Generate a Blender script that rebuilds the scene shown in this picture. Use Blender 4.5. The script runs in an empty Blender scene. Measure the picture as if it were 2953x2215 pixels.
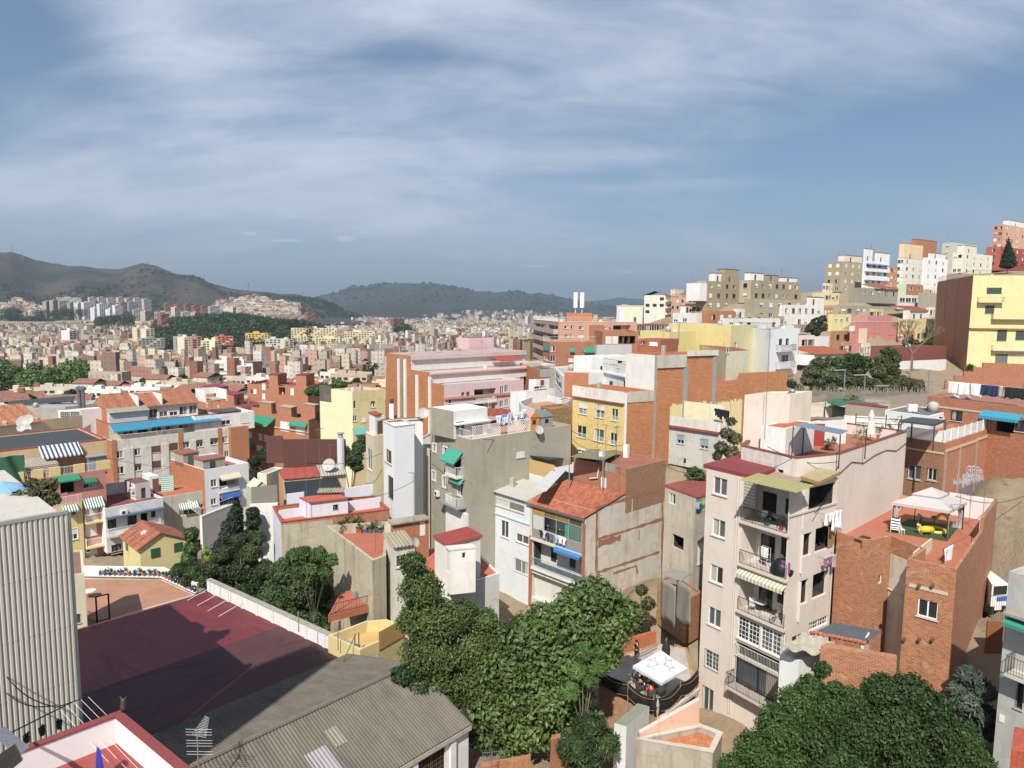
import bpy,math,random
import numpy as np
from mathutils import Vector,Matrix
rad=math.radians
# camera
SC=bpy.context.scene
COL=SC.collection
FPX,CX,CY=2000.0,1476.5,1107.5
PITCH,ROLL=math.atan(212.5/2000.0),rad(0.55)
FW=Vector((0,math.cos(PITCH),-math.sin(PITCH)))
_u0=Vector((0,math.sin(PITCH),math.cos(PITCH)))
RT=Vector((1,0,0))*math.cos(ROLL)+_u0*math.sin(ROLL)
UP=_u0*math.cos(ROLL)-Vector((1,0,0))*math.sin(ROLL)
cam=bpy.data.cameras.new('camera')
cam.sensor_width=36.0
cam.lens=FPX/2953.0*36.0
cam.clip_start=0.5
cam.clip_end=60000
co=bpy.data.objects.new('camera',cam)
COL.objects.link(co)
co.matrix_world=Matrix(((RT.x,UP.x,-FW.x,0),(RT.y,UP.y,-FW.y,0),(RT.z,UP.z,-FW.z,0),(0,0,0,1)))
SC.camera=co
# light, sky, exposure
SUN_AZ,SUN_EL=194.0,47.0
wd=bpy.data.worlds.new('World')
SC.world=wd
wd.use_nodes=True
SC.view_settings.view_transform='Standard'
SC.view_settings.look='None'
SC.view_settings.gamma=1.0
SC.view_settings.exposure=0.46
sd=bpy.data.lights.new('sun','SUN')
sd.energy=5.0
sd.angle=rad(0.5)
sd.color=(1.0,0.95,0.87)
so=bpy.data.objects.new('sun',sd)
COL.objects.link(so)
_s=Vector((math.sin(rad(SUN_AZ))*math.cos(rad(SUN_EL)),math.cos(rad(SUN_AZ))*math.cos(rad(SUN_EL)),math.sin(rad(SUN_EL))))
so.rotation_euler=_s.to_track_quat('Z','Y').to_euler()
SUNV=_s
def build_world():
 nt=wd.node_tree
 N,L=nt.nodes,nt.links
 N.clear()
 def nd(t,**k):
  n=N.new(t)
  for a,b in k.items():
   setattr(n,a,b)
  return n
 out=nd('ShaderNodeOutputWorld')
 bg=nd('ShaderNodeBackground')
 bg.inputs[1].default_value=0.078
 sky=nd('ShaderNodeTexSky',sky_type='NISHITA',sun_disc=False)
 sky.sun_elevation=rad(SUN_EL)
 sky.sun_rotation=rad(SUN_AZ)
 sky.altitude=200
 sky.air_density=1.0
 sky.dust_density=1.2
 tc=nd('ShaderNodeTexCoord')
 sx=nd('ShaderNodeSeparateXYZ')
 L.new(tc.outputs['Generated'],sx.inputs[0])
 def m(op,a,b=None,c=None,clamp=False):
  n=nd('ShaderNodeMath',operation=op,use_clamp=clamp)
  for i,v in enumerate((a,b,c)):
   if v is None:
    continue
   if isinstance(v,(int,float)):
    n.inputs[i].default_value=v
   else:
    L.new(v,n.inputs[i])
  return n.outputs[0]
 X,Y,Z=sx.outputs
 zz=m('ADD',m('MAXIMUM',Z,0.0),0.42)
 px,py=m('DIVIDE',X,zz),m('DIVIDE',Y,zz)
 def cloud(sx_,sy_,rot,scale,detail,rough,dist,off):
  cb=nd('ShaderNodeCombineXYZ')
  L.new(px,cb.inputs[0]);L.new(py,cb.inputs[1])
  mp=nd('ShaderNodeMapping')
  mp.inputs['Rotation'].default_value=(0,0,rad(rot))
  mp.inputs['Scale'].default_value=(sx_,sy_,1)
  mp.inputs['Location'].default_value=off
  L.new(cb.outputs[0],mp.inputs[0])
  no=nd('ShaderNodeTexNoise')
  no.inputs['Scale'].default_value=scale
  no.inputs['Detail'].default_value=detail
  no.inputs['Roughness'].default_value=rough
  no.inputs['Distortion'].default_value=dist
  L.new(mp.outputs[0],no.inputs['Vector'])
  return no.outputs[0]
 big=cloud(1.0,1.5,-35,2.1,6,0.55,0.5,(5.1,2.6,0))
 fib=cloud(.7,2.2,-32,4.6,10,0.66,0.8,(1.3,4.2,0))
 veil=cloud(.5,1.4,-12,1.9,3,0.5,0.3,(9.3,1.2,0))
 def gap(az,el,ra,re):
  dx,dz=math.sin(rad(az))*math.cos(rad(el)),math.sin(rad(el))
  a=m('DIVIDE',m('SUBTRACT',X,dx),ra)
  b=m('DIVIDE',m('SUBTRACT',Z,dz),re)
  r=m('ADD',m('MULTIPLY',a,a),m('MULTIPLY',b,b))
  return m('EXPONENT',m('MULTIPLY',r,-1.0))
 dens=m('ADD',m('MULTIPLY',big,0.75),m('ADD',m('MULTIPLY',fib,0.55),m('MULTIPLY',veil,.55)))
 for q,w in(((-37,18,0.10,0.06),-.62),((-38,11,0.08,0.03),-.2),((27,11,0.2,0.045),-.45),((36,14,0.12,0.05),-.3),((-8,19,0.08,0.016),-.3),((4,3,.8,.05),-.04),((-26,17,0.10,0.06),.32),((-35,25,.16,.04),.7),((-8,22,0.3,0.06),.22),((12,19,.3,.06),.25),((-10,11,.3,.06),.26),((8,12,.12,.012),.22),((12,9.8,.12,.01),.22),((-20,7,.4,.03),.2),((0,4,.6,.04),.12)):
  dens=m('ADD',dens,m('MULTIPLY',gap(*q),w))
 mr=nd('ShaderNodeMapRange',interpolation_type='SMOOTHSTEP')
 L.new(dens,mr.inputs[0])
 mr.inputs[1].default_value=0.62
 mr.inputs[2].default_value=1.42
 mr.inputs[3].default_value=0.08
 mr.inputs[4].default_value=1.0
 def puff(az,el,ra,re):
  return gap(az,el,ra,re)
 pf=puff(-13.5,5.55,0.022,0.007)
 for q in((-20.5,5.6,0.018,0.005),(9.0,3.2,0.022,0.005),(25.5,1.9,0.028,.006),(-18,5.2,.03,.003),(2,3.6,.03,.003)):
  pf=m('ADD',pf,puff(*q))
 fine=cloud(1,1,0,9.0,6,0.6,0.2,(0,0,0))
 pf=m('MULTIPLY',m('MULTIPLY',pf,m('ADD',fine,.3)),1.5,clamp=True)
 fac=m('MAXIMUM',mr.outputs[0],pf)
 hz=m('SUBTRACT',1.0,m('MULTIPLY',Z,4.0),clamp=True)
 colr=nd('ShaderNodeMix',data_type='RGBA')
 colr.inputs[6].default_value=(4.9,5.6,6.9,1)
 colr.inputs[7].default_value=(4.2,4.9,5.9,1)
 L.new(hz,colr.inputs[0])
 thick=m('MULTIPLY',m('MULTIPLY',fac,fac),.32)
 br=nd('ShaderNodeMix',data_type='RGBA')
 L.new(thick,br.inputs[0])
 L.new(colr.outputs[2],br.inputs[6])
 br.inputs[7].default_value=(9.5,10.2,11.4,1)
 mx=nd('ShaderNodeMix',data_type='RGBA')
 L.new(fac,mx.inputs[0])
 tn=nd('ShaderNodeMix',data_type='RGBA',blend_type='MULTIPLY')
 tn.inputs[0].default_value=1.0
 tn.inputs[7].default_value=(.64,.79,.90,1)
 L.new(sky.outputs[0],tn.inputs[6])
 L.new(tn.outputs[2],mx.inputs[6])
 L.new(br.outputs[2],mx.inputs[7])
 L.new(mx.outputs[2],bg.inputs[0])
 L.new(bg.outputs[0],out.inputs[0])
build_world()
# picture <-> world
ZN={'A':(0,1100,.33454),'B':(700,1100,.33454),'C':(1400,1100,.33454),'D':(2213,1100,.33454),'E':(0,1660,.33454),'F':(700,1660,.33454),'G':(1400,1660,.33454),'H':(2213,1660,.33454),'I':(0,680,.33454),'J':(700,780,.33454),'K':(1400,800,.33454),'L':(1900,600,.47625),'M':(1950,1200,.45343),'S':(0,0,1.0),'W':(0,0,1.335)}
def Z(z,x,y):
 o=ZN[z]
 return(o[0]+x*o[2],o[1]+y*o[2])
def ray(p):
 return FW*FPX+RT*(p[0]-CX)+UP*(CY-p[1])
def at(p,d):
 r=ray(p)
 return r*(d/r.y)
def onz(p,z):
 r=ray(p)
 return r*(z/r.z)
def onpl(p,P,n):
 r=ray(p)
 return r*(P.dot(n)/r.dot(n))
def proj(v):
 w=v.dot(FW)
 return(CX+FPX*v.dot(RT)/w,CY-FPX*v.dot(UP)/w)
def hd(az):
 return Vector((math.sin(rad(az)),math.cos(rad(az)),0))
def toX(P,d,x):
 lo,hi=0.0,400.0
 s=1 if proj(P+d*0.01)[0]>proj(P)[0]else-1
 for _ in range(50):
  mid=(lo+hi)/2
  if(proj(P+d*mid)[0]-x)*s<0:
   lo=mid
  else:
   hi=mid
 return P+d*lo
ZUP=Vector((0,0,1))
# materials
DESAT=.13
def lin(h,k=0.85,ds=None):
 if isinstance(h,str):
  h=h.lstrip('#')
  c=[int(h[i:i+2],16)/255 for i in(0,2,4)]
  c=[(v/12.92 if v<.04045 else((v+.055)/1.055)**2.4)for v in c]
  y=.3*c[0]+.5*c[1]+.2*c[2]
  return tuple((v+(y-v)*(DESAT if ds is None else ds))*k for v in c)+(1,)
 return tuple(h)+(1,)
MATS={}
class NT:
 def __init__(s,name):
  s.m=bpy.data.materials.new(name)
  s.m.use_nodes=True
  s.t=s.m.node_tree
  s.N,s.L=s.t.nodes,s.t.links
  s.b=s.N['Principled BSDF']
 def n(s,t,ins=None,**k):
  x=s.N.new(t)
  for a,b in k.items():
   setattr(x,a,b)
  for a,b in(ins or{}).items():
   if hasattr(b,'is_linked')or hasattr(b,'links'):
    s.L.new(b,x.inputs[a])
   else:
    x.inputs[a].default_value=b
  return x
 def mix(s,f,a,b,mode='MIX'):
  x=s.n('ShaderNodeMix',{0:f,6:a,7:b},data_type='RGBA',blend_type=mode)
  return x.outputs[2]
 def noise(s,vec,scale,det=5,rough=.6,dist=0):
  return s.n('ShaderNodeTexNoise',{'Vector':vec,'Scale':scale,'Detail':det,'Roughness':rough,'Distortion':dist}).outputs[0]
 def ramp(s,v,a,b,c=0,d=1):
  return s.n('ShaderNodeMapRange',{0:v,1:a,2:b,3:c,4:d}).outputs[0]
 def mp(s,vec,sc,loc=(0,0,0)):
  return s.n('ShaderNodeMapping',{0:vec,'Scale':sc,'Location':loc}).outputs[0]
 def bump(s,h,st=.3,d=.02):
  x=s.n('ShaderNodeBump',{'Height':h,'Strength':st,'Distance':d})
  s.L.new(x.outputs[0],s.b.inputs['Normal'])
 def col(s,c):
  if hasattr(c,'links'):
   s.L.new(c,s.b.inputs['Base Color'])
  else:
   s.b.inputs['Base Color'].default_value=c
 @property
 def obj(s):
  return s.n('ShaderNodeTexCoord').outputs['Object']
 @property
 def uv(s):
  return s.n('ShaderNodeTexCoord').outputs['UV']
def cached(f):
 def g(*a,**k):
  key=(f.__name__,)+a+tuple(sorted(k.items()))
  if key not in MATS:
   MATS[key]=f(*a,**k)
  return MATS[key]
 return g
def dk(c,k):
 return(c[0]*k,c[1]*k,c[2]*k,1)
@cached
def st(h,dirt=.35,rough=.9):
 """painted render / stucco with rain streaks and blotches"""
 t=NT('painted_render')
 c=lin(h)
 o=t.obj
 blot=t.ramp(t.noise(o,.35,6,.62,.6),.38,.72)
 strk=t.ramp(t.noise(t.mp(o,(1.7,1.7,.16)),1.0,6,.65),.52,.78)
 fine=t.ramp(t.noise(o,4,4,.7),.3,.7)
 d=dirt
 base=t.mix(t.n('ShaderNodeMath',{0:blot,1:.45*d+.06},operation='MULTIPLY').outputs[0],c,(c[0]*.55,c[1]*.5,c[2]*.45,1))
 base=t.mix(t.n('ShaderNodeMath',{0:strk,1:.95*d},operation='MULTIPLY').outputs[0],base,(c[0]*.36+.01,c[1]*.34+.01,c[2]*.32+.01,1))
 base=t.mix(t.n('ShaderNodeMath',{0:fine,1:.10},operation='MULTIPLY').outputs[0],base,dk(c,.75))
 pat=t.ramp(t.noise(o,.55,3,.5,1.5),.60,.615)
 base=t.mix(t.n('ShaderNodeMath',{0:pat,1:min(.7,d*1.1)},operation='MULTIPLY').outputs[0],base,(c[0]*.78,c[1]*.76,c[2]*.72,1))
 crk=t.ramp(t.n('ShaderNodeTexVoronoi',{'Vector':o,'Scale':.45},feature='DISTANCE_TO_EDGE').outputs[0],.0,.02,1,0)
 base=t.mix(t.n('ShaderNodeMath',{0:crk,1:d*.35},operation='MULTIPLY').outputs[0],base,dk(c,.4))
 t.col(base)
 t.b.inputs['Roughness'].default_value=rough
 t.bump(t.noise(o,9,5,.7),.25,.03)
 return t.m
@cached
def pl(h,rough=.6,metal=0.0,k=.85,var=.15):
 t=NT('plain_surface')
 c=lin(h,k)
 t.col(t.mix(t.n('ShaderNodeMath',{0:t.ramp(t.noise(t.obj,1.6,4,.65),.35,.7),1:var*2},operation='MULTIPLY').outputs[0],c,dk(c,.72)))
 t.b.inputs['Roughness'].default_value=rough
 t.b.inputs['Metallic'].default_value=metal
 return t.m
@cached
def bk(h='#c9794a',mortar='#c9b9a2',w=.29,r=.115,var=.5,msz=.012,patch=0.0):
 t=NT('brickwork')
 c=lin(h,.82,0)
 u=t.uv
 b=t.n('ShaderNodeTexBrick',{'Vector':u,'Scale':1.0,'Brick Width':w,'Row Height':r,'Mortar Size':msz,'Mortar Smooth':.2,'Bias':0.0,'Color1':dk(c,1.12),'Color2':dk(c,1-.45*var),'Mortar':lin(mortar,.7)})
 b.offset=.5
 n1=t.ramp(t.noise(u,.55,6,.6,.5),.35,.72)
 n2=t.ramp(t.noise(t.mp(u,(2.6,6,1)),1.0,3,.7),.5,.66)
 base=t.mix(t.n('ShaderNodeMath',{0:n1,1:.35},operation='MULTIPLY').outputs[0],b.outputs[0],(c[0]*.62,c[1]*.62,c[2]*.7,1))
 base=t.mix(t.n('ShaderNodeMath',{0:n2,1:.55},operation='MULTIPLY').outputs[0],base,(min(1,c[0]*1.35),min(1,c[1]*1.7),c[2]*2.0,1))
 if patch:
  pm=t.ramp(t.noise(u,.8,5,.6,.8),.62,.66)
  base=t.mix(t.n('ShaderNodeMath',{0:pm,1:patch},operation='MULTIPLY').outputs[0],base,lin('#cbb896'))
 t.col(base)
 t.b.inputs['Roughness'].default_value=.92
 t.bump(t.n('ShaderNodeMath',{0:t.n('ShaderNodeMath',{0:1.0,1:b.outputs[1]},operation='SUBTRACT').outputs[0],1:t.noise(u,12)},operation='ADD').outputs[0],.5,.02)
 return t.m
@cached
def tile(h='#c4683c',w=.26,r=.36):
 t=NT('clay_roof_tiles')
 c=lin(h,.8)
 u=t.uv
 b=t.n('ShaderNodeTexBrick',{'Vector':u,'Scale':1.0,'Brick Width':w,'Row Height':r,'Mortar Size':.028,'Mortar Smooth':.6,'Bias':0.0,'Color1':dk(c,1.2),'Color2':dk(c,.7),'Mortar':dk(c,.28)})
 b.offset=0
 n1=t.ramp(t.noise(u,.9,6,.65,.4),.4,.75)
 base=t.mix(t.n('ShaderNodeMath',{0:n1,1:.4},operation='MULTIPLY').outputs[0],b.outputs[0],(c[0]*.5,c[1]*.55,c[2]*.6,1))
 t.col(base)
 t.b.inputs['Roughness'].default_value=.9
 return t.m
@cached
def roofm(h,stain=.5,rough=.85,sc=.35,seam=0):
 """membrane, paved or sheet roof with worn patches"""
 t=NT('worn_roof_surface')
 c=lin(h)
 o=t.obj
 a=t.ramp(t.noise(o,sc,7,.65,1.2),.42,.68)
 b=t.ramp(t.noise(o,sc*3.1,6,.7,.3),.5,.75)
 base=t.mix(t.n('ShaderNodeMath',{0:a,1:stain},operation='MULTIPLY').outputs[0],c,(c[0]*.55,c[1]*.5,c[2]*.5,1))
 base=t.mix(t.n('ShaderNodeMath',{0:b,1:stain*.5},operation='MULTIPLY').outputs[0],base,(min(.8,c[0]*1.25+.03),min(.8,c[1]*1.3+.03),min(.8,c[2]*1.3+.03),1))
 if seam:
  b_=t.n('ShaderNodeTexBrick',{'Vector':t.uv,'Scale':1.0,'Brick Width':9.0,'Row Height':seam,'Mortar Size':.035,'Color1':(1,1,1,1),'Color2':(.8,.8,.8,1),'Mortar':(.25,.25,.25,1)})
  base=t.mix(.55,base,b_.outputs[0],'MULTIPLY')
  pu=t.ramp(t.noise(t.mp(t.uv,(.12,.5,1)),1.0,8,.7,1.5),.54,.6)
  base=t.mix(t.n('ShaderNodeMath',{0:pu,1:.5},operation='MULTIPLY').outputs[0],base,(c[0]*.35,c[1]*.3,c[2]*.3,1))
 t.col(base)
 t.b.inputs['Roughness'].default_value=rough
 t.bump(t.noise(o,6,5,.7),.25,.02)
 return t.m
@cached
def fibre(h='#8f8a80',lich=.6):
 """fibre-cement sheet with lichen and soot"""
 t=NT('corrugated_sheet')
 c=lin(h)
 u=t.uv
 a=t.ramp(t.noise(t.mp(u,(1.2,.3,1)),1.0,7,.7,.5),.35,.7)
 b=t.ramp(t.noise(u,5.0,5,.75),.48,.7)
 base=t.mix(t.n('ShaderNodeMath',{0:a,1:lich},operation='MULTIPLY').outputs[0],c,(c[0]*.52,c[1]*.5,c[2]*.46,1))
 base=t.mix(t.n('ShaderNodeMath',{0:b,1:lich*.6},operation='MULTIPLY').outputs[0],base,(c[0]*.6,c[1]*.56,c[2]*.42,1))
 t.col(base)
 t.b.inputs['Roughness'].default_value=.9
 return t.m
@cached
def stripe(h1,h2,w=.3):
 t=NT('striped_fabric')
 wv=t.n('ShaderNodeTexWave',{'Vector':t.uv,'Scale':1.0/w*.32,'Distortion':0.0},wave_type='BANDS',bands_direction='X')
 f=t.n('ShaderNodeMath',{0:wv.outputs[1],1:.5},operation='GREATER_THAN').outputs[0]
 t.col(t.mix(f,lin(h1),lin(h2)))
 t.b.inputs['Roughness'].default_value=.85
 return t.m
@cached
def glass(v=.03):
 t=NT('window_glass')
 t.col((v*.9,v,v*1.05,1))
 t.b.inputs['Roughness'].default_value=.08
 t.b.inputs['IOR'].default_value=1.5
 return t.m
@cached
def leafm(h,h2,sat=1):
 t=NT('leaves')
 a=t.n('ShaderNodeAttribute',attribute_name='tint').outputs['Fac']
 t.col(t.mix(a,lin(h,1),lin(h2,1)))
 t.b.inputs['Roughness'].default_value=.5
 t.b.inputs['Specular IOR Level'].default_value=.35
 tr=t.n('ShaderNodeBsdfTranslucent',{'Color':t.mix(a,dk(lin(h,1),1.6),dk(lin(h2,1),1.8))})
 ms=t.n('ShaderNodeMixShader',{0:.22})
 t.L.new(t.b.outputs[0],ms.inputs[1]);t.L.new(tr.outputs[0],ms.inputs[2])
 t.L.new(ms.outputs[0],t.N['Material Output'].inputs[0])
 return t.m
@cached
def bark():
 t=NT('bark')
 n=t.noise(t.mp(t.obj,(6,6,1.2)),2.0,6,.7)
 t.col(t.mix(n,(.10,.075,.05,1),(.22,.18,.13,1)))
 t.b.inputs['Roughness'].default_value=.95
 t.bump(n,.6,.03)
 return t.m
FRAME=lambda:pl('#eeeeea',.4)
DARK=lambda:pl('#2b2a28',.8)
IRON=lambda:pl('#242424',.5,.4)
# objects
def meta(o,label=None,cat=None,group=None,kind=None):
 if label:o['label']=label
 if cat:o['category']=cat
 if group:o['group']=group
 if kind:o['kind']=kind
 return o
def thing(name,label,cat,loc=(0,0,0),group=None):
 o=bpy.data.objects.new(name,None)
 o.empty_display_size=.2
 COL.objects.link(o)
 o.location=loc
 return meta(o,label,cat,group)
class MB:
 """collects shapes in world coordinates, links them as ONE mesh object"""
 def __init__(s):
  s.v,s.f,s.uv,s.mi,s.mats,s.sm=[],[],[],[],[],False
 def mid(s,m):
  if m not in s.mats:
   s.mats.append(m)
  return s.mats.index(m)
 def poly(s,pts,m,uvs=None):
  i=len(s.v)
  s.v.extend([tuple(p)for p in pts])
  s.f.append(tuple(range(i,i+len(pts))))
  if uvs is None:
   a,b=Vector(pts[0]),Vector(pts[1])
   u=(b-a)
   u=u.normalized()if u.length>1e-6 else Vector((1,0,0))
   n=Vector((0,0,0))
   for k in range(1,len(pts)-1):
    n+=(Vector(pts[k])-a).cross(Vector(pts[k+1])-a)
   n=n.normalized()if n.length>1e-9 else ZUP
   w=n.cross(u)
   uvs=[((Vector(p)-a).dot(u),(Vector(p)-a).dot(w))for p in pts]
  s.uv.extend(uvs)
  s.mi.append(s.mid(m))
  return s
 def box(s,P,U,V,W,m):
  """parallelepiped from corner P with edge vectors U, V, W"""
  P=Vector(P)
  a,b,c,d=P,P+U,P+U+V,P+V
  e,f,g,h=a+W,b+W,c+W,d+W
  if U.cross(V).dot(W)<0:
   for q in((a,b,c,d),(h,g,f,e),(a,e,f,b),(b,f,g,c),(c,g,h,d),(d,h,e,a)):
    s.poly(q,m)
  else:
   for q in((d,c,b,a),(e,f,g,h),(b,f,e,a),(c,g,f,b),(d,h,g,c),(a,e,h,d)):
    s.poly(q,m)
  return s
 def cbox(s,C,dx,dy,dz,m,az=0):
  """box standing on centre C, sizes dx (across), dy (deep), dz (high), yawed"""
  d=hd(az);r=Vector((d.y,-d.x,0))
  P=Vector(C)-r*dx/2-d*dy/2
  return s.box(P,r*dx,d*dy,ZUP*dz,m)
 def tube(s,pts,r,m,n=5,r2=None):
  pts=[Vector(p)for p in pts]
  rings=[]
  for i,p in enumerate(pts):
   d=(pts[min(i+1,len(pts)-1)]-pts[max(i-1,0)])
   d=d.normalized()if d.length>1e-8 else ZUP
   a=d.cross(ZUP)
   if a.length<.05:a=d.cross(Vector((1,0,0)))
   a.normalize();b=d.cross(a)
   t=i/max(1,len(pts)-1)
   rr=r if r2 is None else r+(r2-r)*t
   base=len(s.v)
   for k in range(n):
    q=p+a*rr*math.cos(2*math.pi*k/n)+b*rr*math.sin(2*math.pi*k/n)
    s.v.append(tuple(q))
   rings.append(base)
  mi=s.mid(m)
  for j in range(len(rings)-1):
   for k in range(n):
    k2=(k+1)%n
    s.f.append((rings[j]+k,rings[j]+k2,rings[j+1]+k2,rings[j+1]+k))
    s.uv.extend([(0,0)]*4);s.mi.append(mi)
  for bs in(rings[0],rings[-1]):
   s.f.append(tuple(bs+k for k in range(n)))
   s.uv.extend([(0,0)]*n);s.mi.append(mi)
  return s
 def lathe(s,C,prof,m,n=14):
  C=Vector(C);base=len(s.v);mi=s.mid(m)
  for r,z in prof:
   for k in range(n):
    a=2*math.pi*k/n
    s.v.append((C.x+r*math.cos(a),C.y+r*math.sin(a),C.z+z))
  for j in range(len(prof)-1):
   for k in range(n):
    k2=(k+1)%n
    s.f.append((base+j*n+k,base+j*n+k2,base+(j+1)*n+k2,base+(j+1)*n+k))
    s.uv.extend([(0,0)]*4);s.mi.append(mi)
  return s
 def grid(s,fn,nu,nv,m):
  base=len(s.v);mi=s.mid(m)
  q=[[fn(i/nu,j/nv)for i in range(nu+1)]for j in range(nv+1)]
  for row in q:
   for p in row:
    s.v.append(tuple(p))
  P00,P10,P01=Vector(q[0][0]),Vector(q[0][-1]),Vector(q[-1][0])
  lu,lv=(P10-P00).length,(P01-P00).length
  for j in range(nv):
   for i in range(nu):
    a=base+j*(nu+1)+i
    s.f.append((a,a+1,a+nu+2,a+nu+1))
    for(x,y)in((i,j),(i+1,j),(i+1,j+1),(i,j+1)):
     s.uv.append((x/nu*lu,y/nv*lv))
    s.mi.append(mi)
  return s
 def build(s,name,parent=None,smooth=False,origin=None):
  me=bpy.data.meshes.new(name)
  o=bpy.data.objects.new(name,me)
  if parent is not None:
   off=Vector((0,0,0));q=parent
   while q is not None:
    off+=q.location;q=q.parent
   org=off
   o.parent=parent
  else:
   if origin is None and s.v:
    a=np.array(s.v)
    origin=((a[:,0].min()+a[:,0].max())/2,(a[:,1].min()+a[:,1].max())/2,a[:,2].min())
   org=Vector(origin or(0,0,0))
   o.location=org
  me.from_pydata([(x-org.x,y-org.y,z-org.z)for x,y,z in s.v],[],s.f)
  for m in s.mats:me.materials.append(m)
  me.polygons.foreach_set('material_index',s.mi)
  uvl=me.uv_layers.new(name='UVMap')
  uvl.data.foreach_set('uv',np.array(s.uv,dtype=np.float32).ravel())
  if smooth:
   me.polygons.foreach_set('use_smooth',[True]*len(me.polygons))
  me.update()
  COL.objects.link(o)
  return o
def corr(P0,P1,P3,pitch,amp,m,mb=None,per=6,rows=1):
 """corrugated sheet: P0->P1 across the waves, P0->P3 along them"""
 P0,P1,P3=Vector(P0),Vector(P1),Vector(P3)
 U,V=P1-P0,P3-P0
 n=U.cross(V).normalized()
 if n.z<0:n=-n
 k=max(2,int(U.length/pitch))
 mb=mb or MB()
 def fn(u,v):
  return P0+U*u+V*v+n*(amp*math.sin(u*k*2*math.pi))
 mb.grid(fn,k*per,rows,m)
 return mb
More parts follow.
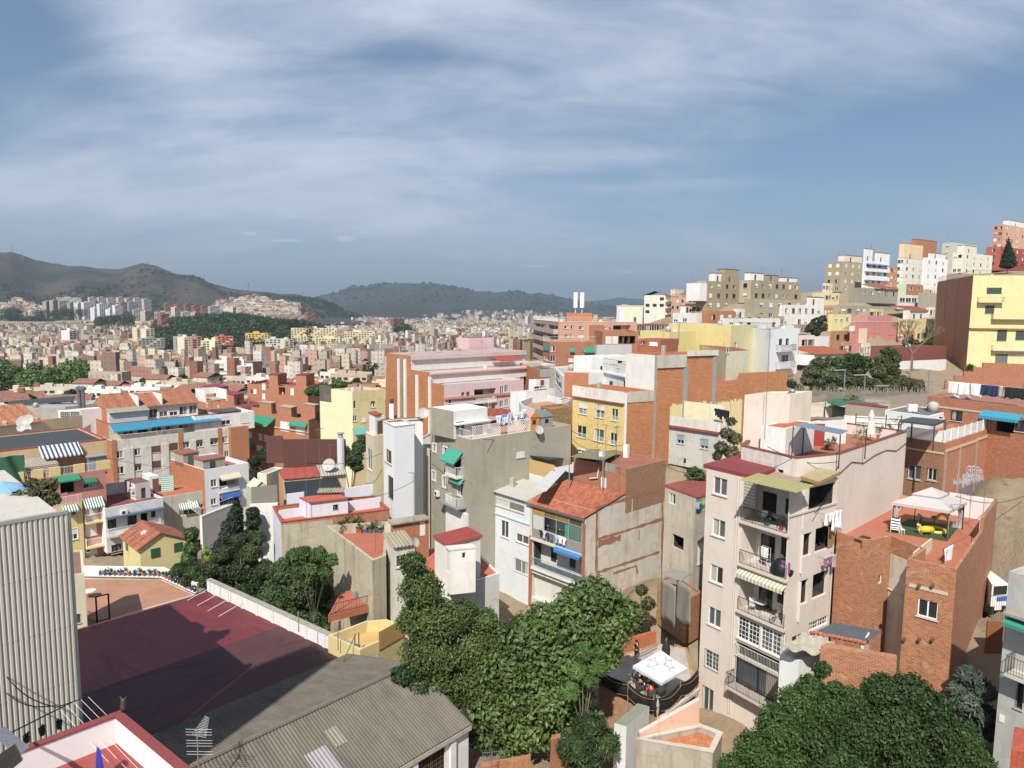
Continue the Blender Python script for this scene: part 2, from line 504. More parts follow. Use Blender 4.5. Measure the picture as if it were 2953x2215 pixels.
# houses
def rail(P0,P1,h,parent,m=None,sp=.14,name='railing',r=.012,mid=False):
 m=m or IRON()
 P0,P1=Vector(P0),Vector(P1)
 L=(P1-P0).length
 mb=MB()
 mb.tube([P0+ZUP*h,P1+ZUP*h],.028,m,4)
 mb.tube([P0+ZUP*.08,P1+ZUP*.08],.018,m,4)
 k=max(1,int(L/sp))
 for i in range(k+1):
  p=P0+(P1-P0)*(i/k)
  mb.tube([p,p+ZUP*h],r*(1.6 if i%8==0 else 1),m,3)
 return mb.build(name,parent)
class Face:
 def __init__(s,P0,P1,z0,z1,m,house):
  s.P0,s.P1,s.z0,s.z1,s.m,s.h=P0.copy(),P1.copy(),z0,z1,m,house
  s.P0.z=s.P1.z=0
  s.u=(s.P1-s.P0);s.L=s.u.length;s.u.normalize()
  s.n=s.u.cross(ZUP)
  s.op=[]
 def uz(s,p):
  q=onpl(p,s.P0,s.n)
  return((q-s.P0).dot(s.u),q.z)
 def pt(s,u,z,out=0.0):
  return s.P0+s.u*u+ZUP*z+s.n*out
 def rect(s,zone,x0,y0,x1,y1):
  ym,xm=(y0+y1)/2,(x0+x1)/2
  u0,u1=s.uz(Z(zone,x0,ym))[0],s.uz(Z(zone,x1,ym))[0]
  z1,z0=s.uz(Z(zone,xm,y0))[1],s.uz(Z(zone,xm,y1))[1]
  if u0>u1:u0,u1=u1,u0
  return u0,z0,u1,z1
 def wall(s,mb,base_v=0.0):
  ops=[(max(.05,o[0]),max(s.z0+.05,o[1]),min(s.L-.05,o[2]),min(s.z1-.05,o[3]),o[4])for o in s.op]
  ops=[o for o in ops if o[2]-o[0]>.08 and o[3]-o[1]>.08]
  us=sorted({0.0,s.L,*[o[0]for o in ops],*[o[2]for o in ops]})
  zs=sorted({s.z0,s.z1,*[o[1]for o in ops],*[o[3]for o in ops]})
  for i in range(len(us)-1):
   if us[i+1]-us[i]<1e-4:continue
   j=0
   while j<len(zs)-1:
    um=(us[i]+us[i+1])/2
    def inside(k):
     zm=(zs[k]+zs[k+1])/2
     return any(o[0]<um<o[2]and o[1]<zm<o[3]for o in ops)
    if inside(j):
     j+=1;continue
    k=j
    while k+1<len(zs)-1 and not inside(k+1):k+=1
    a,b,c,d=us[i],us[i+1],zs[j],zs[k+1]
    mb.poly([s.pt(a,c),s.pt(b,c),s.pt(b,d),s.pt(a,d)],s.m,[(a,c),(b,c),(b,d),(a,d)])
    j=k+1
  for(a,c,b,d,dep)in ops:
   q=[(a,c),(b,c),(b,d),(a,d)]
   for t in range(4):
    x,y=q[t],q[(t+1)%4]
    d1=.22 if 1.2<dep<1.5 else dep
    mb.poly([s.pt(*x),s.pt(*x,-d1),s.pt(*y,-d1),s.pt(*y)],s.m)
    if d1<dep:mb.poly([s.pt(*x,-d1),s.pt(*x,-dep),s.pt(*y,-dep),s.pt(*y,-d1)],pl('#3a352f',.9))  # behind the wall thickness the lining is coloured dark as interior shade
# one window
 def win(s,r,kind='w',name='window'):
  u0,z0,u1,z1=r
  if u1-u0<.15 or z1-z0<.15:return
  rt=s.h.root
  fm={'w':FRAME(),'d':DARK(),'n':pl('#6b4a33',.6)}.get(kind[0],FRAME())
  deep={'o':1.3,'h':1.6}.get(kind[0],.16)
  s.op.append((u0,z0,u1,z1,deep))
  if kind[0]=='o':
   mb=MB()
   mb.poly([s.pt(u0,z0,-deep),s.pt(u1,z0,-deep),s.pt(u1,z1,-deep),s.pt(u0,z1,-deep)],pl('#26231f',.9))  # near-black colour stands in for the shade inside the room
   mb.build('room_shade_wall',rt)
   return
  if kind[0]=='h':
   mb=MB()
   mb.poly([s.pt(u0,z0,-deep),s.pt(u1,z0,-deep),s.pt(u1,z1,-deep),s.pt(u0,z1,-deep)],st('#d8d2c8'))
   mb.build('loggia_wall',rt)
   w=u1-u0
   mb=MB();a,b=u0+w*.2,u0+w*.62
   mb.box(s.pt(a,z0,-deep+.01),s.u*(b-a),s.n*.05,ZUP*(z1-z0)*.82,glass(.02))
   mb.build('balcony_door',rt)
   return
  t=.07
  mb=MB()
  i=-.12
  def bar(a,c,b,d,o=i,th=.06,m=fm):
   mb.box(s.pt(a,c,o),s.u*(b-a),s.n*th,ZUP*(d-c),m)
  bar(u0,z0,u0+t,z1);bar(u1-t,z0,u1,z1)
  bar(u0+t,z0,u1-t,z0+t);bar(u0+t,z1-t,u1-t,z1)
  if u1-u0>.7:
   um=(u0+u1)/2
   bar(um-.045,z0+t,um+.045,z1-t)
  if 'x' in kind:
   nx=max(2,int((u1-u0)/.3));nz=max(2,int((z1-z0)/.3))
   for k in range(1,nx):bar(u0+(u1-u0)*k/nx-.015,z0+t,u0+(u1-u0)*k/nx+.015,z1-t,i+.01,.03)
   for k in range(1,nz):bar(u0+t,z0+(z1-z0)*k/nz-.015,u1-t,z0+(z1-z0)*k/nz+.015,i+.015,.03)
  w=mb.build(name,rt)
  g=MB()
  g.poly([s.pt(u0,z0,-.15),s.pt(u1,z0,-.15),s.pt(u1,z1,-.15),s.pt(u0,z1,-.15)],glass(random.choice((.02,.03,.05,.10))))
  g.build('pane',w)
  if WR.random()<.4 and u1-u0>.5:
   a_=WR.random()<.5;ww=(u1-u0)*WR.uniform(.2,.5);q=MB()
   q.box(s.pt(u0+t if a_ else u1-t-ww,z0+t,-.149),s.u*ww,s.n*.012,ZUP*(z1-z0-2*t),pl(WR.choice(('#b5b0a4','#c9c4b8','#8f8a80','#a89a88')),.8))
   q.build('curtain',w)
  if 's' in kind or 'S' in kind:
   f=1.0 if 'S' in kind else random.uniform(.3,.6)
   shm=pl('#e6e3da',.6)if 'B' not in kind else pl('#6e4638',.7)
   q=MB();zz=z1-(z1-z0)*f
   q.box(s.pt(u0+.02,zz,-.075),s.u*(u1-u0-.04),s.n*.05,ZUP*(z1-zz-.01),shm)
   q.build('roller_shutter',w)
  if 'b' in kind:
   q=MB()
   k=max(3,int((u1-u0)/.14))
   for j in range(k+1):
    a=u0+(u1-u0)*j/k
    q.tube([s.pt(a,z0-.03,.06),s.pt(a,z1+.03,.06)],.011,fm if 'W' in kind else IRON(),3)
   q.tube([s.pt(u0-.05,z0,.06),s.pt(u1+.05,z0,.06)],.014,IRON(),3)
   q.tube([s.pt(u0-.05,z1,.06),s.pt(u1+.05,z1,.06)],.014,IRON(),3)
   q.build('window_bars',w)
  if 'r' in kind:
   q=MB();k=max(3,int((u1-u0)/.13));hh=z0+(z1-z0)*.38
   for j in range(k+1):
    a=u0+(u1-u0)*j/k
    q.tube([s.pt(a,z0,.05),s.pt(a,hh,.05)],.016,FRAME(),3)
   q.tube([s.pt(u0,hh,.05),s.pt(u1,hh,.05)],.02,FRAME(),3)
   q.build('window_rail',w)
  if 'f' in kind:
   q=MB();e=.12
   fm2=pl('#efece4',.8)
   q.box(s.pt(u0-e,z0-e,.003),s.u*e,s.n*.04,ZUP*(z1-z0+2*e),fm2)
   q.box(s.pt(u1,z0-e,.003),s.u*e,s.n*.04,ZUP*(z1-z0+2*e),fm2)
   q.box(s.pt(u0,z1,.003),s.u*(u1-u0),s.n*.04,ZUP*e,fm2)
   q.build('window_surround',w)
  if 'q' not in kind:
   q=MB()
   q.box(s.pt(u0-.08,z0-.07,-.1),s.u*(u1-u0+.16),s.n*.2,ZUP*.065,pl('#cfc6b8',.8))
   q.build('sill',w)
  return w
 def wins(s,zone,lst):
  for q in lst:
   s.win(s.rect(zone,*q[:4]),q[4]if len(q)>4 else 'w')
 def grid(s,nu,zs,w=1.1,h=1.25,kind='ws',u0=.1,u1=.9,skip=()):
  """zs: sill heights (m below the wall top), nu windows per row"""
  for j,zz in enumerate(zs):
   for i in range(nu):
    if(i,j)in skip:continue
    uc=s.L*(u0+(u1-u0)*(i+.5)/nu)
    z=s.z1-zz
    if z<s.z0+.3:continue
    s.win((uc-w/2,z,uc+w/2,z+h),kind if isinstance(kind,str)else random.choice(kind))
 def balcony(s,u0,u1,z,d=1.0,m=None,h=1.0,rm=None,solid=False,name='balcony'):
  m=m or pl('#d9d3c8',.8)
  mb=MB()
  mb.box(s.pt(u0,z-.16,.002),s.u*(u1-u0),s.n*d,ZUP*.16,m)
  if solid:
   mb.box(s.pt(u0,z+.002,d-.1),s.u*(u1-u0),s.n*.098,ZUP*h,m)
   mb.box(s.pt(u0,z+.002,.004),s.u*.1,s.n*(d-.108),ZUP*h,m)
   mb.box(s.pt(u1-.1,z+.002,.004),s.u*.1,s.n*(d-.108),ZUP*h,m)
  b=mb.build(name,s.h.root)
  if not solid:
   rm=rm or FRAME()
   q=MB()
   pts=[s.pt(u0+.03,z,.02),s.pt(u0+.03,z,d-.04),s.pt(u1-.03,z,d-.04),s.pt(u1-.03,z,.02)]
   for a,c in zip(pts,pts[1:]):
    q.tube([a+ZUP*h,c+ZUP*h],.025,rm,4)
    q.tube([a+ZUP*.1,c+ZUP*.1],.015,rm,4)
    k=max(1,int((c-a).length/.13))
    for i in range(k+1):
     p=a+(c-a)*i/k
     q.tube([p,p+ZUP*h],.013,rm,3)
   q.build('railing',b)
  return b
 def balc(s,zone,x0,y0,x1,y1,d=1.0,**k):
  u0,z0,u1,z1=s.rect(zone,x0,y0,x1,y1)
  return s.balcony(u0,u1,z0,d,h=min(1.1,z1-z0),**k)
 def awning(s,u0,u1,z,d=1.2,drop=.8,m=None,name='awning',val=.18):
  m=m or pl('#1c8f74',.8)
  mb=MB()
  a,b=s.pt(u0,z,.03),s.pt(u1,z,.03)
  c,e=s.pt(u1,z-drop,d),s.pt(u0,z-drop,d)
  lu,lv=u1-u0,math.hypot(d,drop)
  mb.poly([a,e,c,b],m,[(0,0),(0,lv),(lu,lv),(lu,0)])
  mb.poly([a-ZUP*.03,b-ZUP*.03,c-ZUP*.03,e-ZUP*.03],m,[(0,0),(lu,0),(lu,lv),(0,lv)])
  mb.poly([e,e-ZUP*val,c-ZUP*val,c],m,[(0,0),(0,.2),(lu,.2),(lu,0)])
  mb.tube([s.pt(u0,z-.4,.03),e],.015,FRAME(),3)
  mb.tube([s.pt(u1,z-.4,.03),c],.015,FRAME(),3)
  return mb.build(name,s.h.root)
 def awn(s,zone,x0,y0,x1,y1,d=1.2,**k):
  u0,z0,u1,z1=s.rect(zone,x0,y0,x1,y1)
  return s.awning(u0,u1,z1,d,drop=max(.2,(z1-z0)*.8),**k)
 def box(s,zone,x0,y0,x1,y1,d,m,name='ledge'):
  u0,z0,u1,z1=s.rect(zone,x0,y0,x1,y1)
  mb=MB()
  mb.box(s.pt(u0,z0,.003),s.u*(u1-u0),s.n*d,ZUP*(z1-z0),m)
  return mb.build(name,s.h.root)
 def strip(s,u0,z0,u1,z1,d,m,name='band'):
  mb=MB()
  mb.box(s.pt(u0,z0,.003),s.u*(u1-u0),s.n*d,ZUP*(z1-z0),m)
  return mb.build(name,s.h.root)
 def ac(s,u,z,name='air_conditioner'):
  mb=MB()
  mb.box(s.pt(u-.4,z,.05),s.u*.8,s.n*.32,ZUP*.58,pl('#e3e1da',.6))
  o=mb.build(name,s.h.root)
  g=MB()
  c=s.pt(u-.08,z+.29,.374)
  g.poly([c+s.u*.22*math.cos(t*.5236)+ZUP*.22*math.sin(t*.5236)for t in range(12)],DARK())
  g.build('fan_grille',o)
  return o
WR=random.Random(99)
CLUT=[]
TERR=[]
NBASE=0
class House:
 """pts: footprint at the wall top, walked left -> near -> right -> back (counterclockwise from above)"""
 def __init__(s,name,label,A,B,C,d,base,ml,mr=None,roof=None,par=.5,cope=None,cat='building',group=None,th=.2,terr=True,root=None,poly=None,mats=None):
  s.ml,s.mr=ml,mr or ml
  if poly is None:
   s.A=at(A,d)if not isinstance(A,Vector)else A.copy()
   z=s.A.z
   def far(Q):
    if isinstance(Q,Vector):return Vector((Q.x,Q.y,z))
    if len(Q)==2:return onz(Q,z)
    if Q[0]=='L':return s.A+hd(Q[2])*Q[1]
    return toX(s.A,hd(Q[2]),Q[1])
   s.B,s.C=far(B),far(C)
   s.D=s.B+s.C-s.A
   s.pts=[s.B,s.A,s.C,s.D]
   mats=[s.ml,s.mr,s.mr,s.ml]
  else:
   i,dd=d
   z=at(poly[i],dd).z
   s.pts=[]
   for q in poly:
    if isinstance(q,Vector):s.pts.append(Vector((q.x,q.y,z)))
    elif len(q)==2:s.pts.append(onz(q,z))
    else:s.pts.append(s.pts[-1]+hd(q[2])*q[1])
   s.B,s.A,s.C,s.D=s.pts[0],s.pts[1],s.pts[2],s.pts[-1]
   mats=mats or[s.ml]*len(s.pts)
  if isinstance(base,tuple):
   base=onpl(base,s.A,Vector((0,1,0))).z
  s.z0,s.z1=base,z
  s.root=root or thing(name,label,cat,((s.A.x+s.D.x)/2,(s.A.y+s.D.y)/2,s.z0),group)
  n=len(s.pts)
  s.fs=[Face(s.pts[i],s.pts[(i+1)%n],s.z0,s.z1,mats[i],s)for i in range(n)]
  s.L,s.R=s.fs[0],s.fs[1]
  s.roof=roof or roofm('#8f6a58');s.par=par;s.cope=cope;s.th=th
  if terr:
   for q in s.pts:TERR.append((q.x,q.y,s.z0))
 def inset(s,t):
  out=[];n=len(s.pts)
  for i in range(n):
   P,Q,R=s.pts[i-1],s.pts[i],s.pts[(i+1)%n]
   e1,e2=(Q-P).normalized(),(R-Q).normalized()
   n1,n2=ZUP.cross(e1),ZUP.cross(e2)
   k=1+n1.dot(n2)
   out.append(Q+(n1+n2)*(t/max(.35,k)))
  return out
 def done(s):
  mb=MB()
  CLUT.append(s)
  for f in s.fs:f.wall(mb)
  n=len(s.pts);inn=s.inset(s.th);dn=ZUP*s.par
  if s.par>.01:
   for i in range(n):
    j=(i+1)%n
    mb.poly([s.pts[i],s.pts[j],inn[j],inn[i]],s.mr)
    mb.poly([inn[i],inn[j],inn[j]-dn,inn[i]-dn],s.mr)
  mb.build('wall',s.root)
  r=MB()
  r.poly([p-dn for p in inn]if s.par>.01 else s.pts,s.roof)
  r.build('roof',s.root)
  if s.cope:
   q=MB();out=s.inset(-.06);ii=s.inset(s.th+.04);up=ZUP*.07;e=ZUP*.003
   for i in range(n):
    j=(i+1)%n
    q.poly([out[i]+up,out[j]+up,ii[j]+up,ii[i]+up],s.cope)
    q.poly([out[i]+e,out[j]+e,out[j]+up,out[i]+up],s.cope)
    q.poly([ii[i]+up,ii[j]+up,ii[j]+e,ii[i]+e],s.cope)
   q.build('coping',s.root)
  return s
 def rp(s,a,b,up=0):
  return s.A+(s.B-s.A)*a+(s.C-s.A)*b+ZUP*(up-s.par)
 def hut(s,a0,a1,b0,b1,h,m,roof=None,name='roof_hut',door=True,cap=True):
  P=s.rp(a0,b0,.003)
  U,V=(s.C-s.A)*(b1-b0),(s.B-s.A)*(a1-a0)
  mb=MB()
  mb.box(P,U,V,ZUP*h,m)
  o=mb.build(name,s.root)
  if cap:
   q=MB()
   l,r=U.normalized(),V.normalized()
   q.box(P-l*.12-r*.12+ZUP*(h+.002),U+l*.24,V+r*.24,ZUP*.12,roof or pl('#a5483a',.85))
   q.build('hut_roof',o)
  if door:
   q=MB()
   n=(U.cross(ZUP)).normalized()
   if n.y>0:n=-n
   q.box(P+U*.3+n*.003,U.normalized()*.8,n*.03,ZUP*min(1.95,h*.85),random.choice((pl('#5a6a70',.6),pl('#7a5a44',.6),pl('#3b4a52',.6))))
   q.build('door',o)
  return o
# small things
def leaves(centers,n,size,m,name='crown',parent=None,flat=.0,asp=.5,seed=0,up=.25,shell=.65,squash=.9):
 """many small folded leaves spread in clumps over overlapping lobes (x,y,z,r)"""
 rg=np.random.default_rng(seed)
 cs=np.array(centers,dtype=float)
 w=cs[:,3]**2;w/=w.sum()
 idx=rg.choice(len(cs),n,p=w)
 c=cs[idx]
 d=rg.normal(size=(n,3));d/=np.linalg.norm(d,axis=1)[:,None]
 k=max(8,n//45)
 td=rg.normal(size=(k,3));td/=np.linalg.norm(td,axis=1)[:,None]
 pick=rg.integers(0,k,n)
 tw=(pick%997)/997.0
 dd=td[pick]+d*.30
 dd/=np.linalg.norm(dd,axis=1)[:,None]
 lob=np.sin(dd[:,0]*5+idx*1.7)*np.sin(dd[:,1]*4.3+idx)+np.sin(dd[:,2]*6+idx*2.3)*.6
 rr=(shell+(1-shell)*rg.random(n)**.6)*(0.82+.30*tw+.10*lob)
 pos=c[:,:3]+dd*(c[:,3]*rr)[:,None]*np.array([1,1,squash])
 nrm=dd*.9+rg.normal(size=(n,3))*.55+np.array([0,0,up])
 nrm/=np.linalg.norm(nrm,axis=1)[:,None]
 a=np.cross(nrm,rg.normal(size=(n,3)));a/=np.linalg.norm(a,axis=1)[:,None]
 b=np.cross(nrm,a)
 s=size*(.6+.8*rg.random(n))
 a*=s[:,None]*.5;b*=(s*asp)[:,None]*.5
 off=Vector((0,0,0));q=parent
 while q is not None:
  off+=q.location;q=q.parent
 pos-=np.array(off)
 v=np.empty((n,4,3))
 v[:,0]=pos-a;v[:,1]=pos+b-nrm*(s*.08)[:,None];v[:,2]=pos+a;v[:,3]=pos-b-nrm*(s*.08)[:,None]
 me=bpy.data.meshes.new(name)
 me.vertices.add(n*4);me.loops.add(n*4);me.polygons.add(n)
 me.vertices.foreach_set('co',v.ravel())
 me.loops.foreach_set('vertex_index',np.arange(n*4,dtype=np.int32))
 me.polygons.foreach_set('loop_start',np.arange(0,n*4,4,dtype=np.int32))
 at_=me.attributes.new('tint','FLOAT','FACE')
 at_.data.foreach_set('value',np.clip(.02+.4*tw+.3*rg.random(n)**2+.35*((idx*7)%5)/5+.5*(rg.random(n)<.03),0,1).astype(np.float32))
 me.polygons.foreach_set('use_smooth',np.zeros(n,dtype=bool))
 me.materials.append(m)
 me.update();me.validate()
 o=bpy.data.objects.new(name,me);COL.objects.link(o)
 if parent is not None:o.parent=parent
 return o
def tree(name,label,lobes,base_z,mat,leaf=.22,dens=1.0,seed=1,cat='tree',group=None,asp=.5,trunk=.22,tx=None,up=.25,shell=.6,squash=.9):
 """lobes: (srcx, srcy, r_px, depth)"""
 cs=[]
 for(x,y,r,d)in lobes:
  p=at((x,y),d);cs.append((p.x,p.y,p.z,r*d/FPX))
 cx=sum(c[0]*c[3]for c in cs)/sum(c[3]for c in cs)if tx is None else tx
 cy=sum(c[1]*c[3]for c in cs)/sum(c[3]for c in cs)
 t=thing(name,label,cat,(cx,cy,base_z),group)
 area=sum(4*math.pi*c[3]**2 for c in cs)
 n=int(area*2.1*dens/(leaf*leaf*asp*.6))
 leaves(cs,n,leaf,mat,'crown',t,asp=asp,seed=seed,up=up,shell=shell,squash=squash)
 mb=MB()
 rg=random.Random(seed)
 zt=sum(c[2]for c in cs)/len(cs)
 B=Vector((cx,cy,base_z));T=Vector((cx,cy,base_z+(zt-base_z)*.55))
 mb.tube([B,B.lerp(T,.5)+Vector((rg.uniform(-.2,.2),0,0)),T],trunk,bark(),7,trunk*.7)
 for c in cs:
  E=Vector(c[:3])
  mb.tube([T,T.lerp(E,.5)+Vector((0,0,.3)),E],trunk*.5,bark(),5,trunk*.12)
 mb.build('trunk',t)
 return t
def antenna(P,h,az,label,group='television antennas on the roofs',n=7,boom=1.1,mh=None,name='tv_antenna'):
 t=thing(name,label,'antenna',P,group)
 P=Vector(P);m=pl('#8a8a88',.4,.5)
 MB().tube([P,P+ZUP*h],.022,m,4).build('mast',t)
 mb=MB();d=hd(az);r=Vector((d.y,-d.x,0))
 c=P+ZUP*(h-.15)
 mb.tube([c-d*boom/2,c+d*boom/2],.015,m,3)
 for i in range(n):
  q=c+d*boom*(i/(n-1)-.5);w=.32-.02*i
  mb.tube([q-r*w,q+r*w],.011,m,3)
 c2=c-ZUP*.6
 for i in range(4):
  q=c2+ZUP*.12*i
  mb.tube([q-r*.3,q+r*.3],.011,m,3)
 mb.build('aerial',t)
 return t
def dish(P,az,label,r=.45,m=None,name='satellite_dish',group='satellite dishes'):
 t=thing(name,label,'satellite dish',P,group)
 P=Vector(P);m=m or pl('#b5b2aa',.6)
 MB().tube([P,P+ZUP*.7],.03,IRON(),5).build('post',t)
 d=(hd(az)+ZUP*.55).normalized();a=d.cross(ZUP).normalized();b=d.cross(a)
 C=P+ZUP*.95
 mb=MB();n=16
 def fn(u,v):
  th=u*2*math.pi
  return C+(a*math.cos(th)+b*math.sin(th))*(r*v)+d*(.22*r*v*v-.05)
 mb.grid(fn,n,4,m)
 mb.build('reflector',t,smooth=True)
 MB().tube([C+b*r*.9+d*.1,C+d*r*1.0],.012,IRON(),3).build('feed_arm',t)
 return t
def pot_plant(P,label,h=.5,s=.3,col='#b5603c',leafc=None,seed=0,group='potted plants',name='potted_plant'):
 t=thing(name,label,'potted plant',P,group)
 P=Vector(P)
 MB().lathe(P,[(.0,0),(s*.35,0),(s*.5,s*.8),(s*.46,s*.8),(0,s*.7)],pl(col,.8),10).build('pot',t)
 leaves([(P.x,P.y,P.z+s*.8+h*.45,h*.5)],160,.13,leafc or leafm('#27401c','#5d7a35'),'foliage',t,seed=seed,shell=.2,squash=1.2)
 return t
def hang(P0,P1,lst,m=None,line=True):
 pass
def cloth(P,u,w,h,m,label,name='laundry',cat='laundry',group=None,n=None,fold=.05,sh='sheet'):
 """a garment hanging from P along direction u"""
 P=Vector(P);u=Vector(u).normalized();nn=u.cross(ZUP)
 rg=random.Random(int(P.x*100)+int(P.z*37))
 ph=rg.uniform(0,6)
 mb=MB()
 def fn(a,b):
  wob=fold*math.sin(a*9+ph+b*2)*(.3+b)
  ww=w
  x=a
  if sh=='shirt':
   ww=w*(1.35 if b<.3 else .85);x=(a-.5)*ww/w+.5
  if sh=='towel':x=a+.03*math.sin(b*5+ph)
  return P+u*(x*w)-ZUP*(h*b*(1+.06*math.sin(a*6+ph)))+nn*wob
 mb.grid(fn,8,7,m)
 o=mb.build(name,None,smooth=True,origin=P)
 s=o.modifiers.new('thickness','SOLIDIFY');s.thickness=.012
 meta(o,label,cat,group)
 return o
def table(P,label,r=.45,h=.72,col='#d8d6d0'):
 t_=thing('table',label,'table',P)
 P=Vector(P)
 MB().lathe(P+ZUP*(h-.04),[(0,0),(r,0),(r,.04),(0,.04)],pl(col,.6),14).build('table_top',t_)
 m_=MB()
 for k in range(3):
  a_=k*2.094
  m_.tube([P+ZUP*(h-.05),P+ZUP*.35+Vector((math.cos(a_),math.sin(a_),0))*.1,P+Vector((math.cos(a_),math.sin(a_),0))*r*.7],.02,IRON(),4)
 m_.build('table_leg',t_)
 return t_
def chair(P,az,label,col='#dcdad4',group=None,name='chair'):
 t_=thing(name,label,'chair',P,group);P=Vector(P);m=pl(col,.6)
 d=hd(az);r=Vector((d.y,-d.x,0))
 MB().box(P-r*.22-d*.22+ZUP*.42,r*.44,d*.44,ZUP*.04,m).build('seat',t_)
 MB().box(P-r*.22-d*.24+ZUP*.5,r*.44,d*.04-d*.06,ZUP*.42,m).build('backrest',t_)
 for sx in(-1,1):
  for sy in(-1,1):
   b_=P+r*.19*sx+d*.19*sy
   MB().tube([b_,b_+ZUP*.42],.018,m,4).build('leg',t_)
 return t_
# the near buildings on the right
BEI,BURG=st('#e2d3c4',.22),pl('#7a2f33',.7)
DIM=pl('#d8d4cc',.85)
# beige apartment block with stacked balconies
q=House('apartment_building','tall beige apartment block with stacked open balconies and a planted roof terrace',Z('M',725,465),Z('M',195,335),Z('M',1030,390),46,-31.0,BEI,BEI,roofm('#a98f7a'),par=.0)
Q=q
q.L.wins('M',[(236,392,324,503,'w'),(229,658,312,768,'w'),(214,952,297,1062,'w'),(203,1222,284,1338,'w'),(183,1497,270,1612,'wbqx')])
for r in((425,445,722,705),(412,735,714,985),(400,1030,700,1290)):
 u0,z0,u1,z1=q.L.rect('M',*r)
 q.L.op.append((u0,z0,u1,z1,1.7))
 m_=MB()
 m_.poly([q.L.pt(u0,z0,-1.69),q.L.pt(u1,z0,-1.69),q.L.pt(u1,z1,-1.69),q.L.pt(u0,z1,-1.69)],DIM)
 m_.build('loggia_wall',q.root)
 m_=MB()
 m_.box(q.L.pt(u0+(u1-u0)*.12,z0+.003,-1.68),q.L.u*(u1-u0)*.3,q.L.n*.04,ZUP*2.0,glass(.02))
 m_.box(q.L.pt(u0+(u1-u0)*.62,z0+.8,-1.68),q.L.u*(u1-u0)*.25,q.L.n*.04,ZUP*1.1,glass(.03))
 m_.build('balcony_door',q.root)
 q.L.strip(u0-.05,z0-.2,u1+.12,z0-.01,.28,pl('#d5c8b8',.8),'balcony_slab')
 rail(q.L.pt(u0+.05,z0,.2),q.L.pt(u1+.05,z0,.2),1.02,q.root,sp=.12)
 q.lg=(u0,z0,u1,z1)
 LG=globals().setdefault('LGS',[]);LG.append(q.lg)
u0,z0,u1,z1=q.L.rect('M',388,1330,688,1478)
q.L.win((u0,z0,(u0+u1)/2-.06,z1),'wx');q.L.win(((u0+u1)/2+.06,z0,u1,z1),'wx')
a0,b0,a1,b1=q.L.rect('M',375,1470,660,1590)
q.L.op.append((a0,b0,a1,b1-.25,.5))
rail(q.L.pt(a0,b0,.12),q.L.pt(a1,b0,.12),1.0,q.root,pl('#cfcfca',.5),sp=.12)
a0,b0,a1,b1=q.L.rect('H',-80,640,50,1060)
a0=u0-.1;a1=u1
q.L.win((a0+.1,b0,a1-.1,b0+2.1),'db')
q.L.strip(a0,b0-.2,a1+.3,b0-.02,1.0,pl('#cbbfae',.8),'balcony_slab')
for p_,r_ in((q.L.pt(a0,b0,.95),q.L.pt(a1+.2,b0,.95)),(q.L.pt(a0,b0,.05),q.L.pt(a0,b0,.95))):
 rail(p_,r_,1.0,q.root,sp=.12)
q.L.wins('G',[(1872,965,1962,1290,'wbq')])
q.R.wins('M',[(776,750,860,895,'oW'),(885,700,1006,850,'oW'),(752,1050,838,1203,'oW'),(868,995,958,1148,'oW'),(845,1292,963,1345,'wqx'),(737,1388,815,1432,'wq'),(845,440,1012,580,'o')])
u0,z0,u1,z1=q.R.rect('M',965,700,1006,830)
q.R.strip(u0,z0,u1,z1,.04,pl('#a67b4c',.7),'wooden_shutter')
q.R.strip(0,q.R.uz(Z('M',870,590))[1]-.12,q.R.L,q.R.uz(Z('M',870,590))[1],.08,pl('#c9bdb0',.8),'ledge')
q.done()
m_=MB()
for px_ in(392,378):
 u,z=q.L.uz(Z('M',px_,900));m_.tube([q.L.pt(u,q.z0+1,.07),q.L.pt(u,q.z1-.1,.07)],.05,pl('#ddd5c8',.6),6)
u=q.R.L-.25
m_.tube([q.R.pt(u,q.z0+1,.08),q.R.pt(u,q.z1-5,.08)],.06,pl('#cbbfae',.6),6)
m_.build('drainpipe',q.root)
z_=q.z1
def slab(pts,th,m,name,parent,side=None):
 mb=MB();up=ZUP*th;pts=[Vector(p)for p in pts];n=len(pts)
 mb.poly([p+up for p in pts],m);mb.poly(pts[::-1],side or m)
 for i in range(n):
  j=(i+1)%n
  mb.poly([pts[i],pts[j],pts[j]+up,pts[i]+up],side or m)
 return mb.build(name,parent)
def zp(z,*l):
 return[onz(Z(*k),z)for k in l]
slab(zp(z_+.003,('M',172,328),('M',505,405),('M',632,352),('M',410,262)),.28,roofm('#8a3438',.3),'stair_roof',q.root)
m_=MB();p0,p1,p2,p3=at(Z('M',398,405),46.4),at(Z('M',765,488),44.3),at(Z('M',895,440),45.5),at(Z('M',520,362),47.8)
corr(p0,p1,p3,.3,.012,fibre('#a09a62',.3),m_)
m_.build('balcony_roof',q.root)
slab([p+ZUP*.25 for p in zp(z_,('M',790,425),('M',905,462),('M',1040,395),('M',905,368))],.24,roofm('#b3a276',.4),'canopy_slab',q.root,pl('#b58e45',.8))
pT=[Z('M',415,188),Z('M',770,268),Z('M',1035,240),Z('M',1467,97),('L',8.5,-38),('L',11.5,228)]
t=House('','',None,None,None,(1,49.6),z_-13.8,BEI,BEI,roofm('#a5694c',.3),par=.95,cope=pl('#8d4237',.8),root=q.root,poly=pT,terr=False,mats=[st('#ded8cd',.75),BEI,BEI,BEI,BEI,BEI])
t.fs[0].wins('M',[(645,340,682,362,'oq')])
t.done();TT=t
zt=t.z1-.95
m_=MB();m_.tube([t.fs[2].pt(.1,t.z1-1.6-.0*i,.04)if i==0 else t.fs[2].pt(t.fs[2].L*i/6,t.z1-1.2+.25*math.sin(i*2.2),.04)for i in range(7)],.035,DARK(),4)
m_.build('cable',q.root)
